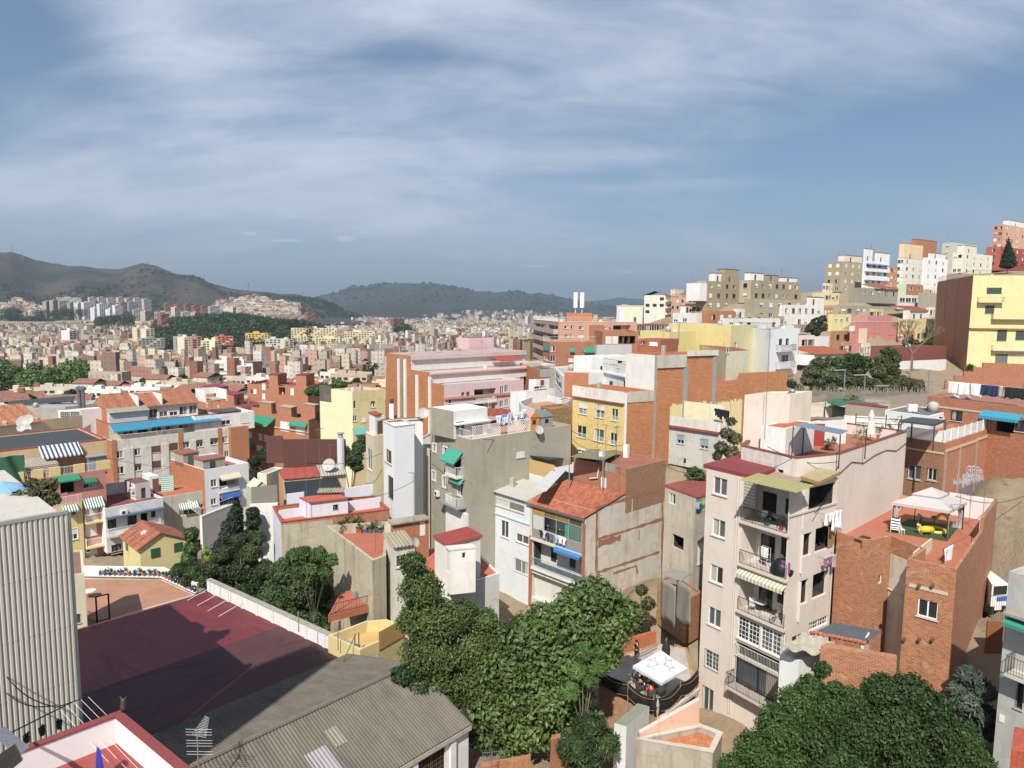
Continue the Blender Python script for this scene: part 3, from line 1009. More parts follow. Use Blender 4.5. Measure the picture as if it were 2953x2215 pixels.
h2=House('','',Z('L',795,1128),Z('L',520,1132),('L',4.0,48),57,zt,st('#e4d3c4',.25),st('#e9dac6',.25),roofm('#c9b8a8'),par=.15,root=q.root,terr=False)
h2.done()
h3=House('','',Z('L',770,1335),Z('L',620,1318),('L',5.0,48),54,zt,st('#e9e6e0',.5),st('#e9e6e0',.4),roofm('#b0603f',.3),par=.05,root=q.root,terr=False)
h3.done()
a,b,c,d=at(Z('L',815,1318),53.0),at(Z('L',1100,1372),50.5),at(Z('L',1258,1335),54.0),at(Z('L',880,1298),56.0)
t_=thing('canopy','blue grey corrugated canopy over the roof terrace of the beige block','canopy',(a+c)/2-ZUP*2.2)
corr(a,b,d,.25,.02,pl('#8fa3b4',.4,.5)).build('canopy_roof',t_)
m_=MB()
for p_ in(a,b,c,d):m_.tube([Vector((p_.x,p_.y,zt)),p_-ZUP*.03],.05,pl('#4a4a48',.5),5)
m_.build('posts',t_)
w_=onz(Z('L',915,1440),zt);w2=onz(Z('L',1130,1425),zt)
m_=MB();m_.box(w_,w2-w_,Vector((0,.2,0)),ZUP*2.1,WALL_W:=st('#e6e3dc',.4));m_.build('terrace_wall',q.root)
m_=MB();m_.box(w_+Vector((.3,-.03,.003)),Vector((.9,0,0)),Vector((0,.03,0)),ZUP*1.95,pl('#a8322a',.6));m_.build('red_door',q.root)
m_=MB();w_,w2=onz(Z('L',1120,1335),zt),onz(Z('L',1470,1350),zt);m_.box(w_,w2-w_,Vector((0,.2,0)),ZUP*1.3,WALL_W);m_.build('terrace_wall',q.root)
table(onz(Z('L',1030,1470),zt),'round dark table under the metal canopy on the beige block terrace',.6,.7,'#4a4642');chair(onz(Z('L',725,1425),zt),130,'white slatted garden chair by the near parapet of the beige block terrace')
P=onz(Z('L',788,1450),zt)
t_=thing('chimney','tall round grey flue with a cowl standing on the roof terrace of the beige block','chimney',P)
top=at(Z('L',826,1125),P.y)
MB().tube([P,Vector((P.x,P.y,top.z))],.3,st('#8b857b',.7),12).build('flue',t_)
MB().lathe((P.x,P.y,top.z-.05),[(.36,0),(.36,.12),(.2,.22),(.34,.3),(.3,.42),(.05,.5),(0,.5)],pl('#a5a29a',.5,.5),12).build('cowl',t_)
P=onz(Z('L',1278,1412),zt)
t_=thing('parasol','closed off white parasol tied up on the roof terrace of the beige block','parasol',P)
MB().tube([P,P+ZUP*2.9],.03,pl('#7a6a55',.6),5).build('pole',t_)
MB().lathe(P+ZUP*.7,[(.42,0),(.36,.3),(.3,.9),(.22,1.2),(.27,1.6),(.12,2.05),(.02,2.2)],pl('#dedad0',.9),9).build('canopy',t_)
m_=MB();a,b=onz(Z('L',1190,1330),zt+.5),onz(Z('L',1465,1345),zt+.5)
for i in range(4):
 p_=a.lerp(b,i/3);m_.tube([Vector((p_.x,p_.y,zt)),Vector((p_.x,p_.y,zt+1.9))],.05,pl('#4d4038',.8),5)
for zz in(1.0,1.5):m_.tube([Vector((a.x,a.y,zt+zz)),Vector((b.x,b.y,zt+zz))],.035,pl('#4d4038',.8),4)
meta(m_.build('handrail'),'dark wooden rail on the back edge of the beige block roof terrace','railing')
spots=[('L',712,1472),('L',745,1478),('L',775,1485),('L',808,1488),('L',840,1478),('L',850,1400),('L',835,1440),('L',1015,1455),('L',1050,1450),('L',1215,1440),('L',1235,1410),('L',1330,1392),('L',1420,1375),('L',1395,1385)]
for i,s_ in enumerate(spots):
 P=onz(Z(*s_),zt)
 hh=[.5,.45,.5,.6,.5,1.5,1.1,.5,.5,1.0,1.1,.8,1.3,.7][i]
 pot_plant(P,['green plant in a clay pot along the near parapet of the beige block terrace','tall leafy climber in a pot beside the grey flue','small potted plant on the terrace table under the canopy','bushy plant spilling over the side parapet of the beige block','spiky palm plant in a pot at the far end of the beige block terrace'][(0 if i<5 else 1 if i<7 else 2 if i<9 else 3 if i<11 else 4)],hh*1.5,.42,seed=i,leafc=leafm('#33501c','#8a9a3a'),group=['pots along the terrace parapet','climbers by the flue','pots on the terrace table','plants over the side parapet','palms on the terrace'][(0 if i<5 else 1 if i<7 else 2 if i<9 else 3 if i<11 else 4)])
CL=lambda h:pl(h,.9)
for k,(lg,things)in enumerate(zip(LGS,([(.1,.6,.9,'#3a4d66','blue panel'),(.35,.5,.8,'#d8d6d0','white chair')],[(.35,1.2,1.5,'#e8e6e0','white'),(.8,.9,.9,'#8c2f86','purple')],[(.25,.9,.75,'#d8d6d0','white'),(.7,1.0,.8,'#8a3030','red')]))):
 pass
def lpos(k,f,back):
 u0,z0,u1,z1=LGS[k]
 return Q.L.pt(u0+(u1-u0)*f,z0+.003,-back)
chair(lpos(0,.35,.9),40,'white plastic chair on the topmost balcony of the beige block')
chair(lpos(2,.2,.5),200,'white plastic chair on the third balcony down of the beige block')
table(lpos(2,.32,.9),'white round table on the third balcony down of the beige block')
table(lpos(0,.62,.9),'small round table on the topmost balcony of the beige block')
for k,f,c_,l_ in((0,.8,'#c03a2a','red flower pot on the topmost balcony of the beige block'),(0,.5,'#2b5f8c','blue plant tub on the topmost balcony of the beige block'),(1,.93,'#a85a3a','leafy pot plant at the right end of the second balcony of the beige block')):
 pot_plant(lpos(k,f,.3),l_,.6,.35,c_,seed=k+int(f*10),group=None)
P=lpos(1,.42,.7)
t_=thing('clothes_airer','white clothes airer with a towel on the second balcony of the beige block','clothes airer',P)
m_=MB();w_=pl('#e5e5e2',.5)
for zz in(.6,1.0,1.5):
 m_.tube([P+Q.L.u*-.35+ZUP*zz,P+Q.L.u*.35+ZUP*zz],.012,w_,3)
for s_ in(-.35,.35):
 m_.tube([P+Q.L.u*s_,P+Q.L.u*s_+ZUP*1.5],.014,w_,3);m_.tube([P+Q.L.u*s_+Q.L.n*.4,P+Q.L.u*s_+Q.L.n*.4+ZUP*1.5],.014,w_,3)
m_.build('rack',t_)
cloth(P+ZUP*1.5+Q.L.n*.2-Q.L.u*.3,Q.L.u,.6,.9,CL('#e8e6df'),'white towel over the airer on the second balcony of the beige block','towel','towel')
P=lpos(1,.78,.6)
m_=MB()
m_.lathe(P,[(.75,0),(.8,.3),(.6,.8),(.35,1.0),(0,1.05)],pl('#211f22',.5),12)
meta(m_.build('tarpaulin',smooth=True),'black tarpaulin heaped over something on the second balcony of the beige block','tarpaulin')
cloth(lpos(1,.82,.25)+ZUP*1.1,Q.L.u,.7,.8,CL('#8d2b8a'),'purple cloth hanging on the second balcony of the beige block','blanket','blanket')
def bicycle(P,az,label,col='#8b2020'):
 t_=thing('bicycle',label,'bicycle',P);P=Vector(P);d=hd(az);m=pl(col,.4)
 n=Vector((d.y,-d.x,0))
 for s_ in(-.5,.5):
  c=P+d*s_+ZUP*.33
  MB().tube([c+(d*math.cos(k*.5236)+ZUP*math.sin(k*.5236))*.32 for k in range(13)],.022,DARK(),4).build('wheel',t_)
 a_,b_,c_,e_=P+d*-.5+ZUP*.33,P+d*-.12+ZUP*.3,P+d*-.25+ZUP*.8,P+d*.35+ZUP*.8
 f_=P+d*.5+ZUP*.33
 m_=MB()
 for l_ in([a_,b_],[b_,c_],[a_,c_],[c_,e_],[b_,e_],[e_,f_]):m_.tube(l_,.02,m,4)
 m_.tube([e_,e_+ZUP*.18],.018,m,4);m_.tube([e_+ZUP*.18-n*.25,e_+ZUP*.18+n*.25],.016,DARK(),4)
 m_.build('frame',t_)
 MB().box(c_-d*.12-n*.06+ZUP*.05,d*.24,n*.12,ZUP*.05,DARK()).build('saddle',t_)
bicycle(lpos(2,.75,.5),60,'red bicycle parked on the third balcony down of the beige block')
u0,z0,u1,z1=LGS[2]
Q.L.awning(u0,u1,z1+.12,.55,.25,stripe('#d9d3b8','#a9a88a',.3),val=.28)
u0,z0,u1,z1=LGS[0]
Q.L.strip(u0+.05,z0+1.1,u0+(u1-u0)*.28,z1-.05,.05,stripe('#b9b5a4','#96927f',.25),'hanging_blind')
R=Q.R
def washing(face,zone,x0,y0,x1,y1,n,cols,lab,group,hh=(.5,.9),out=.5):
 u0,z0,u1,z1=face.rect(zone,x0,y0,x1,y1)
 m_=MB()
 for o_ in(out,out-.12):m_.tube([face.pt(u0,z1,o_),face.pt(u1,z1,o_)],.008,pl('#dddddd',.5),3)
 for u in(u0,u1):m_.tube([face.pt(u,z1,0.01),face.pt(u,z1,out+.05)],.012,IRON(),3)
 meta(m_.build('clothes_line'),'clothes line '+lab[1],'clothes line')
 rg=random.Random(int(x0+y0))
 w=(u1-u0)/n
 for i in range(n):
  hh_=rg.uniform(*hh)
  cloth(face.pt(u0+w*(i+.08),z1,out),face.u,w*.8,hh_,CL(cols[i%len(cols)]),lab[0],rg.choice(('shirt','towel','trousers'))if len(lab)<3 else lab[2],'laundry',group,sh=rg.choice(('shirt','towel')))
washing(R,'M',900,600,1012,745,5,('#f0f0f0','#e6e6ea','#f2f0ee'),('white garment on the line below the top floor of the beige block','with white washing on the beige block'),'white washing on the beige block',(.6,1.5))
washing(R,'M',895,880,975,965,3,('#a06a80','#8e5a78','#b9a0a8'),('small mauve garment on the middle line of the beige block','with mauve washing on the beige block'),'mauve washing on the beige block',(.5,1.0))
# brick house with the gazebo terrace
BR=bk('#b4714a','#cdb091',.29,.115,.8,.014,patch=.35)
BR2=bk('#ac6a46','#c4a284',.29,.115,.8,.014)
pB=[Z('M',1022,738),Z('M',1220,792),Z('M',1370,762),Z('M',1565,840),Z('M',1470,905),Z('M',1785,975),Z('M',2037,602),('L',12.0,-48)]
b=House('brick_house','unrendered brick house on the right with a gazebo and inflatable toys on its roof terrace',None,None,None,(5,43),-27,BR,BR,roofm('#b5694a',.3),par=.95,poly=pB,mats=[BR,BR,BR,BR,BR,BR2,BR2,BR],cope=None)
HB=b
b.fs[5-1].wins('M',[(1535,1172,1665,1285,'w')])
b.fs[0].wins('M',[(1128,785,1180,845,'o')])
b.fs[2].wins('M',[(1350,985,1440,1115,'wS'),(1305,1262,1412,1415,'dxq')])
b.fs[1].wins('M',[(1285,1010,1308,1065,'wq')])
b.done()
u0,z0,u1,z1=b.fs[4].rect('M',1478,1112,1728,1150)
b.fs[4].strip(u0,z0+.4,u1,z0+.62,.05,pl('#cdbfa8',.9),'lintel')
f_=b.fs[2]
f_.strip(.05,b.z0,f_.L*.75,b.z1-1.3,.02,st('#d9cfbd',.8),'render_coat')
m_=MB()
for px_ in(1445,1540,1625):
 for py_ in(1078,1420):
  u,z=b.fs[4].uz(Z('M',px_,py_))
  m_.box(b.fs[4].pt(u,z,.003),b.fs[4].u*.16,b.fs[4].n*.3,ZUP*.16,pl('#6b5340',.9))
m_.build('beam_end',b.root)
zf=b.z1-.95
WH=st('#e0dcd4',.3)
rr=b.fs[5]
m_=MB();U=rr.u
m_.box(rr.pt(rr.L*.60,b.z1+.002,-.22),U*(rr.L*.4),rr.n*.22,ZUP*.95,BR2)
k_=b.fs[6]
m_.box(k_.pt(.0,b.z1+.002,-.22),k_.u*3.4,k_.n*.22,ZUP*.95,WH)
m_.build('parapet',b.root)
m_=MB();m_.box(rr.pt(rr.L*.60,zf+.003,-.25),U*(rr.L*.39),rr.n*.025,ZUP*1.85,WH)
m_.box(k_.pt(.25,zf+.003,-.25),k_.u*3.1,k_.n*.025,ZUP*1.85,WH)
m_.build('white_lining',b.root)
m_=MB();m_.poly([p+ZUP*.012 for p in zp(zf,('M',1330,735),('M',1725,798),('M',1800,700),('M',1480,655))],roofm('#33502e',.4))
meta(m_.build('play_mat'),'dark green mat on the floor under the gazebo','mat')
gz=zf+2.25
cs=zp(gz,('M',1368,548),('M',1742,603),('M',1850,548),('M',1520,500))
c0=sum(cs,Vector((0,0,0)))/4
t_=thing('gazebo','pale grey fabric gazebo with a double roof and side curtains on the brick house terrace','gazebo',(c0.x,c0.y,zf))
m_=MB();gm=pl('#bfb6b4',.9)
ap=c0+ZUP*.95
for i in range(4):
 a,d_=cs[i],cs[(i+1)%4]
 for k in range(2):
  e0,e1=(a,a.lerp(d_,.5)-ZUP*-.0)if k==0 else(a.lerp(d_,.5),d_)
  q0,q1=e0.lerp(ap,.62)+ZUP*.06,e1.lerp(ap,.62)+ZUP*.06
  m_.poly([e0,e1,q1,q0],gm)
  m_.poly([e0-ZUP*.22,e1-ZUP*.22,e1,e0],gm)
  r0,r1=e0.lerp(ap,.52)+ZUP*.22,e1.lerp(ap,.52)+ZUP*.22
  m_.poly([r0,r1,ap+ZUP*.3],gm);m_.poly([r0-ZUP*.1,r1-ZUP*.1,r1,r0],gm)
m_.build('canopy',t_)
for p_ in cs:
 p_=p_.lerp(c0,.07)
 MB().tube([Vector((p_.x,p_.y,zf)),p_+ZUP*.05],.035,DARK(),5).build('post',t_)
for i,p_ in enumerate(cs[:3]):
 p_=p_.lerp(c0,.07);dd=(cs[(i+1)%4]-cs[i]).normalized()
 m_=MB()
 def fn(u,v,p_=p_,dd=dd):
  w_=.75*(1-.55*math.sin(v*3.14)**2)if i!=1 else .5*(1-.5*v)
  return Vector((p_.x,p_.y,gz))+dd*(u*w_)+Vector((.05,.08,0))*math.sin(u*14)-ZUP*(v*2.2)
 m_.grid(fn,14,8,pl('#c4b3ae',.9));m_.build('curtain',t_,smooth=True)
def ring(P,R_,r_,col,label,name='inflatable_toy',arc=1.0,tilt=0.0,flat=1.0):
 m_=MB();P=Vector(P);n=20
 pts=[]
 for k in range(int(n*arc)+1):
  a_=2*math.pi*k/n
  v=Vector((math.cos(a_)*R_,math.sin(a_)*R_*math.cos(tilt)*flat,math.sin(a_)*R_*math.sin(tilt)))
  pts.append(P+v)
 m_.tube(pts,r_,pl(col,.3),8)
 return meta(m_.build(name,smooth=True),label,'toy')
P=onz(Z('M',1640,735),zf)
ring(P+ZUP*.15,.75,.14,'#e8c81e','yellow inflatable paddling ring on the green mat')
m_=MB();P2=onz(Z('M',1585,752),zf)
m_.tube([P2+Vector((-.5,0,.35)),P2+Vector((0,.02,.4)),P2+Vector((.55,.05,.35))],.28,pl('#e8c81e',.3),9)
m_.tube([P2+Vector((-.5,0,.35)),P2+Vector((-.55,-.05,.75)),P2+Vector((-.75,-.1,.8))],.12,pl('#e8c81e',.3),8)
for sx in(-.4,.4):m_.tube([P2+Vector((sx,-.1,.3)),P2+Vector((sx*1.1,-.15,0.02))],.1,pl('#e8c81e',.3),7)
meta(m_.build('inflatable_toy',smooth=True),'yellow inflatable animal float at the front of the green mat','toy')
P2=onz(Z('M',1545,720),zf)
m_=MB();m_.tube([P2+ZUP*.1,P2+ZUP*.6,P2+Vector((.15,0,1.0)),P2+Vector((-.2,-.1,1.25))],.2,pl('#46b3c6',.3),8,.1)
meta(m_.build('inflatable_toy',smooth=True),'turquoise inflatable standing at the left of the yellow float','toy')
P2=onz(Z('M',1690,705),zf)
ring(P2+ZUP*.55,.5,.12,'#e8b81e','yellow and orange inflatable arch at the back of the mat',arc=.6,tilt=1.45)
m_=MB();P2=onz(Z('M',1640,700),zf);m_.tube([P2,P2+ZUP*.8],.08,pl('#3f9a3a',.4),6);m_.lathe(P2+ZUP*.8,[(.3,-.12),(.2,.05),(0,.1)],pl('#3f9a3a',.4),8)
meta(m_.build('inflatable_toy',smooth=True),'small green inflatable palm in the middle of the mat','toy')
m_=MB();m_.poly([p+ZUP*.03 for p in zp(zf,('M',1625,745),('M',1690,760),('M',1700,740),('M',1640,725))],pl('#5b93c8',.5))
meta(m_.build('bath_towel'),'white and blue towel lying on the green mat','towel')
P=onz(Z('M',1390,738),zf)
t_=thing('deck_chair','navy and white striped deck chair beside the gazebo curtain','deck chair',P)
dd=hd(30);r_=Vector((dd.y,-dd.x,0))
for s_ in(-.3,.3):
 MB().tube([P+r_*s_-dd*.35+ZUP*.02,P+r_*s_+dd*.45+ZUP*1.15],.022,pl('#d9c3a0',.6),5).build('frame',t_)
 MB().tube([P+r_*s_+dd*.4,P+r_*s_-dd*.2+ZUP*.5],.022,pl('#d9c3a0',.6),5).build('frame',t_)
m_=MB()
for k in range(10):
 a_,b_=k/10,(k+1)/10
 f=lambda v:P-dd*.25+dd*.65*v+ZUP*(.25+.85*v**1.3)
 m_.poly([f(a_)-r_*.28,f(a_)+r_*.28,f(b_)+r_*.28,f(b_)-r_*.28],pl('#20263c' if k%2 else '#ecebe6',.9))
m_.build('seat_fabric',t_)
P=onz(Z('M',1436,750),zf)
t_=thing('stool','small white plastic stool on the brick house terrace','stool',P)
MB().cbox(P+ZUP*.36,.3,.3,.04,FRAME()).build('seat',t_)
for sx in(-.12,.12):
 for sy in(-.12,.12):MB().tube([P+Vector((sx,sy,0)),P+Vector((sx*.9,sy*.9,.36))],.02,FRAME(),4).build('leg',t_)
a,d_=onz(Z('M',1502,912),zf+.4),onz(Z('M',1612,822),zf+.4)
m_=MB();m_.box(Vector((a.x,a.y,zf+.003)),d_-a,Vector((.25,.12,0)),ZUP*.9,st('#e3d6bd',.3))
m_.build('divider_wall',b.root)
a=onz(Z('M',1705,850),zf+1.9)
cloth(at(Z('M',1705,845),46.5),at(Z('M',1800,790),49)-at(Z('M',1705,845),46.5),2.3,1.5,CL('#efeeec'),'large white sheet drying at the right edge of the brick house terrace','bed_sheet','sheet',fold=.12)
m_=MB();a,d_=at(Z('M',1700,842),46.5),at(Z('M',1880,750),50);m_.tube([a,d_],.012,IRON(),3)
for p_ in(a,d_):m_.tube([Vector((p_.x,p_.y,zf)),p_],.025,IRON(),4)
meta(m_.build('clothes_line'),'clothes line with iron posts on the brick house terrace','clothes line')
for i,(x,y)in enumerate(((1795,700),(1860,700),(1945,700))):
 P=at(Z('M',x,y),51+i);top=at(Z('M',(1812,1880,1975)[i],(450,495,455)[i]),P.y)
 antenna(P,top.z-P.z,60+40*i,'television aerial on a tall mast at the back of the brick house terrace','mast aerials behind the gazebo terrace',n=5,boom=.7)
# brown brick house with graffiti
GB=bk('#9c7257','#8a6a54',.25,.075,.4,.006)
GR=bk('#bf6a44','#cdb29a',.29,.14,.5,.018)
g=House('brick_house','brown brick house with white roof screens and graffiti on its orange side wall',Z('D',1532,532),Z('D',1188,482),Z('D',1918,408),62,-22,GB,GR,roofm('#c9c4bb',.3),par=.3,cope=None)
g.L.wins('D',[(1212,722,1328,845,'wb'),(1380,750,1462,855,'wb')])
g.done()
u0,z0,u1,z1=g.L.rect('D',1195,585,1520,605)
g.L.strip(0,z0+.0,g.L.L,z0+.16,.07,pl('#d6b88c',.85),'band')
for f0,f1,y_ in((0.02,.68,560),(.69,.98,500)):
 u_,z_=g.R.uz(Z('D',1530+380*(f0+f1)/2,0)),0
 za=g.R.uz(Z('D',1660 if f0<.5 else 1855,560 if f0<.5 else 487))[1]
 g.R.strip(g.R.L*f0,za-.1,g.R.L*f1,za+.12,.08,pl('#d6b88c',.85),'band')
m_=MB()
for x_ in(1540,1660,1800,1900):
 u=g.R.uz(Z('D',x_,650))[0]
 m_.box(g.R.pt(max(.0,u-.2),g.z0,.003),g.R.u*.35,g.R.n*.04,ZUP*(g.z1-g.z0-(.9 if x_<1850 else .3)),st('#b5a58e',.5))
m_.build('concrete_pillar',g.root)
zt2=g.z1+.003
m_=MB()
def slats(P0,P1,h,mb,m):
 k=int(h/.13)
 for i in range(k):mb.box(P0+ZUP*(i*.13+.03),P1-P0,Vector((0,.03,0)),ZUP*.105,m)
 n=max(1,int((P1-P0).length/1.8))
 for i in range(n+1):p_=P0.lerp(P1,i/n);mb.box(p_-Vector((.03,.05,0)),Vector((.06,0,0)),Vector((0,.05,0)),ZUP*h,m)
slats(g.B+ZUP*.003+Vector((0,.1,0)),g.A+ZUP*.003+Vector((0,.1,0)),1.15,m_,FRAME())
slats(g.A+ZUP*.003+Vector((-.1,.1,0)),g.C+ZUP*.003+Vector((-.1,.1,0)),1.15,m_,FRAME())
m_.build('slat_screen',g.root)
zr=g.z1-.3
cs=zp(zr+2.2,('D',1135,352),('D',1440,388),('D',1535,348),('D',1250,322))
c0=sum(cs,Vector((0,0,0)))/4
t_=thing('pergola','dark grey louvred pergola behind the white slat screen','pergola',(c0.x,c0.y,zr))
m_=MB();up=ZUP*.18
m_.poly([p+up for p in cs],pl('#48494d',.5));m_.poly(cs[::-1],pl('#48494d',.5))
for i in range(4):m_.poly([cs[i],cs[(i+1)%4],cs[(i+1)%4]+up,cs[i]+up],pl('#48494d',.5))
m_.build('pergola_roof',t_)
for p_ in cs:MB().tube([Vector((p_.x,p_.y,zr)),p_],.08,pl('#48494d',.5),4).build('post',t_)
m_=MB();rg=random.Random(4)
gw=pl('#d9dce0',.7);gl=pl('#8f93b0',.7)
def stroke(pts,w,m,off):
 P=[g.R.pt(*g.R.uz(Z('D',x,y)),off)for x,y in pts]
 for a,b2 in zip(P,P[1:]):
  d_=(b2-a);
  if d_.length<.01:continue
  n_=d_.normalized().cross(g.R.n)*w/2
  m_.poly([a-n_,b2-n_,b2+n_,a+n_],m)
def blob(cx,cy,rx,ry,m,off,turns=1.0):
 stroke([(cx+rx*math.cos(t*.5),cy+ry*math.sin(t*.5))for t in range(int(13*turns))],.14,m,off)
for cx,cy,rx,ry in((1740,790,28,62),(1775,785,30,55),(1810,790,28,50),(1722,840,22,50),(1690,860,15,50),(1835,800,22,40)):
 blob(cx,cy,rx,ry,gw,.012);blob(cx,cy,rx*.5,ry*.5,gw,.014)
for i in range(26):
 x=1600+i*10.5;y=905-i*1.5
 stroke([(x,y-rg.uniform(40,110)),(x+6,y+rg.uniform(-20,25)),(x+10,y-40)],.13,gw,.016+i*.0003)
for i in range(20):
 x=1640+i*12;y=1000-i*5
 stroke([(x,y-70),(x+5,y-5),(x+12,y-60),(x+14,y)],.12,gl,.03+i*.0003)
m_.build('graffiti',g.root)
# centre
OR_B=bk('#c67d4c','#d6c3a4',.29,.14,.45,.016)
# tile-roofed house with enclosed balconies
SW=st('#dcd3c6',.9)
cA=Z('C',865,1188)
t=House('tile_roofed_house','house with an orange tile roof, enclosed laundry balconies and an old patched party wall',cA,Z('C',385,1050),('X',Z('C',1540,0)[0],47),65,-31,st('#d8d2c8',.5),SW,roofm('#9a5a40'),par=.0)
FR=t.L
u=lambda x,y:FR.uz(Z('C',x,y))
r1=FR.rect('C',405,1120,835,1330);FR.op.append((r1[0],r1[1],r1[2],FR.z1-.35,1.4))
r2=FR.rect('C',405,1400,835,1640);FR.op.append((r2[0],r2[1]-.3,r2[2],r2[3],1.3))
r3=FR.rect('G',390,40,760,260);FR.op.append((r3[0],r3[1],r3[2],r3[3],.6))
t.R.th=0
t.done();TH=t
m_=MB()
for r_,dd in((r1,1.39),(r2,1.29),(r3,.59)):
 m_.poly([FR.pt(r_[0],r_[1]-.3,-dd),FR.pt(r_[2],r_[1]-.3,-dd),FR.pt(r_[2],r_[3]+.6,-dd),FR.pt(r_[0],r_[3]+.6,-dd)],st('#d8d5cf',.3))
m_.build('gallery_wall',t.root)
m_=MB()
for i in range(5):
 a_=r1[0]+(r1[2]-r1[0])*i/4
 m_.box(FR.pt(a_-.04,r1[1],.0),FR.u*.08,FR.n*.05,ZUP*(FR.z1-.35-r1[1]),pl('#a5a59e',.5))
zm=r1[1]+(FR.z1-r1[1])*.62
m_.box(FR.pt(r1[0],zm,.0),FR.u*(r1[2]-r1[0]),FR.n*.05,ZUP*.07,pl('#a5a59e',.5))
m_.build('gallery_frame',t.root)
for i,c_ in enumerate(('#c89020','#8a6a3a','#9a7a2a','#4a5a2a')):
 a_=r1[0]+(r1[2]-r1[0])*(i+.02)/4
 m_=MB();m_.box(FR.pt(a_+.06,zm+.1,-.02),FR.u*((r1[2]-r1[0])/4-.1),FR.n*.01,ZUP*(FR.z1-.45-zm-.1),pl(c_,.3));m_.build('tinted_pane',t.root)
for i,c_ in((0,'#c9cdc2'),(3,'#5f7d70')):
 a_=r1[0]+(r1[2]-r1[0])*(i+.02)/4
 m_=MB();m_.box(FR.pt(a_+.06,r1[1]+.02,-.02),FR.u*((r1[2]-r1[0])/4-.1),FR.n*.01,ZUP*(zm-r1[1]-.05),pl(c_,.25));m_.build('frosted_pane',t.root)
m_=MB();m_.box(FR.pt(r1[0]+(r1[2]-r1[0])*.66,r1[1]+.02,-.1),FR.u*.45,FR.n*.03,ZUP*1.5,pl('#2b9a80',.8));m_.build('curtain',t.root)
FR.strip(r1[0],r1[1]-.95,r1[2],r1[1]-.02,.05,stripe('#9a958c','#85807a',.2),'balcony_panel')
FR.strip(r1[0]-.1,r1[1]-1.2,r1[2]+.1,r1[1]-.97,.25,st('#d9d3c8',.3),'balcony_slab')
FR.strip(r2[0],r2[1]-.62,r2[2],r2[1]-.32,.25,st('#e4e0d8',.3),'balcony_slab')
rail(FR.pt(r2[0],r2[1]-.3,.2),FR.pt(r2[2],r2[1]-.3,.2),1.0,t.root,pl('#8fb3c4',.4),sp=.14)
for k in(.22,.6,.85):
 a_=r2[0]+(r2[2]-r2[0])*k
 m_=MB();m_.box(FR.pt(a_,r2[1]+.3,-1.27),FR.u*.75,FR.n*.04,ZUP*1.35,glass(.03));m_.build('balcony_window',t.root)
m_=MB()
for x0,x1 in((368,402),(838,870)):
 ua,ub=u(x0,1400)[0],u(x1,1400)[0]
 m_.box(FR.pt(max(0,ua),t.z0,.003),FR.u*(min(FR.L,ub)-max(0,ua)),FR.n*.1,ZUP*(r1[1]-.9-t.z0 if x0<500 else FR.z1-t.z0-.5),bk('#b5623f','#a58b74',.29,.075))
m_.build('brick_pier',t.root)
FR.awning(r2[0]+(r2[2]-r2[0])*.5,r2[2],r2[3]+.0,.5,.45,stripe('#2f6da8','#3f80ba',.3),val=.3)
washing(FR,'C',480,1290,600,1370,4,('#30323a','#b9c4cc','#3b3f58','#6c7078'),('dark garment hung over the upper balcony rail of the tile-roofed house','with dark washing on the tile-roofed house'),'dark washing of the tile-roofed house',(.5,.8),.3)
washing(FR,'C',612,1335,712,1400,3,('#9ec4dc','#e8e8e8','#f0f0ee'),('white or pale blue towel hung over the upper balcony rail of the tile-roofed house','with white washing on the tile-roofed house'),'pale washing of the tile-roofed house',(.5,.9),.3)
RW=t.R
m_=MB();rg=random.Random(7)
sc_=bk('#a8664a','#b59a80',.29,.09,.6)
def scar(pts,w,m,off=.01):
 P=[RW.pt(*RW.uz(Z('C',x,y)),off)for x,y in pts]
 for a,b in zip(P,P[1:]):
  k=max(1,int((b-a).length/.6));prev=None
  for i in range(k+1):
   c=a.lerp(b,i/k);n_=(b-a).normalized().cross(RW.n)*w*rg.uniform(.3,1.0)*.5
   if prev:m_.poly([prev[0]-prev[1],c-n_,c+n_,prev[0]+prev[1]],m)
   prev=(c,n_)
scar([(955,1362),(1170,1300),(1530,1185)],.5,sc_)
scar([(960,1650),(1500,1470)],.45,sc_,.012)
scar([(960,1085),(955,1650)],.5,sc_,.014)
scar([(1525,960),(1520,1600)],.5,sc_,.016)
scar([(1100,1655),(1300,1590),(1310,1655)],.3,sc_,.018)
scar([(970,1400),(1165,1345)],1.1,sc_,.02)
scar([(955,1090),(1240,1005),(1540,925)],.5,sc_,.022)
scar([(1325,1280),(1320,1370)],.35,sc_,.024)
scar([(1265,1010),(1258,1250)],.22,st('#e6dccb',.3),.026)
m_.build('wall_scar',t.root)
P0=t.A;zr_=None
Pbox=toX(t.A,hd(47),Z('C',1205,0)[0])
top=at(Z('C',1205,758),Pbox.y)
Ptop=at(Z('C',1205,975),Pbox.y)
m_=MB();dn=RW.n*-.3
e_=t.R.pt(RW.L,t.z1);pa=t.A+ZUP*.002
pk=Vector((Pbox.x,Pbox.y,Ptop.z))
pk=pk if pk.z>pa.z+.5 else Vector((Pbox.x,Pbox.y,pa.z+1.6))
c_=Vector((t.C.x,t.C.y,pa.z));c2=Vector((t.C.x,t.C.y,pk.z))
m_.poly([pa,c_,c2,pk],SW);m_.poly([pa+dn,pk+dn,c2+dn,c_+dn],SW);m_.poly([pa,pk,pk+dn,pa+dn],sc_);m_.poly([c_,c_+dn,c2+dn,c2],SW)
m_.build('gable_wall',t.root)
BX=bk('#ad6a4c','#b89c84',.29,.085,.6,.014,patch=.35)
bx=House('','',Vector((pk.x,pk.y,top.z))+RW.n*.01,('L',7.2,-43),('L',(c_-pk).length,47),None,pk.z-2.0,BX,bk('#a87a5c','#a08a72',.29,.085,.4),roofm('#a0604c',.6),par=.25,cope=None,root=t.root,terr=False)
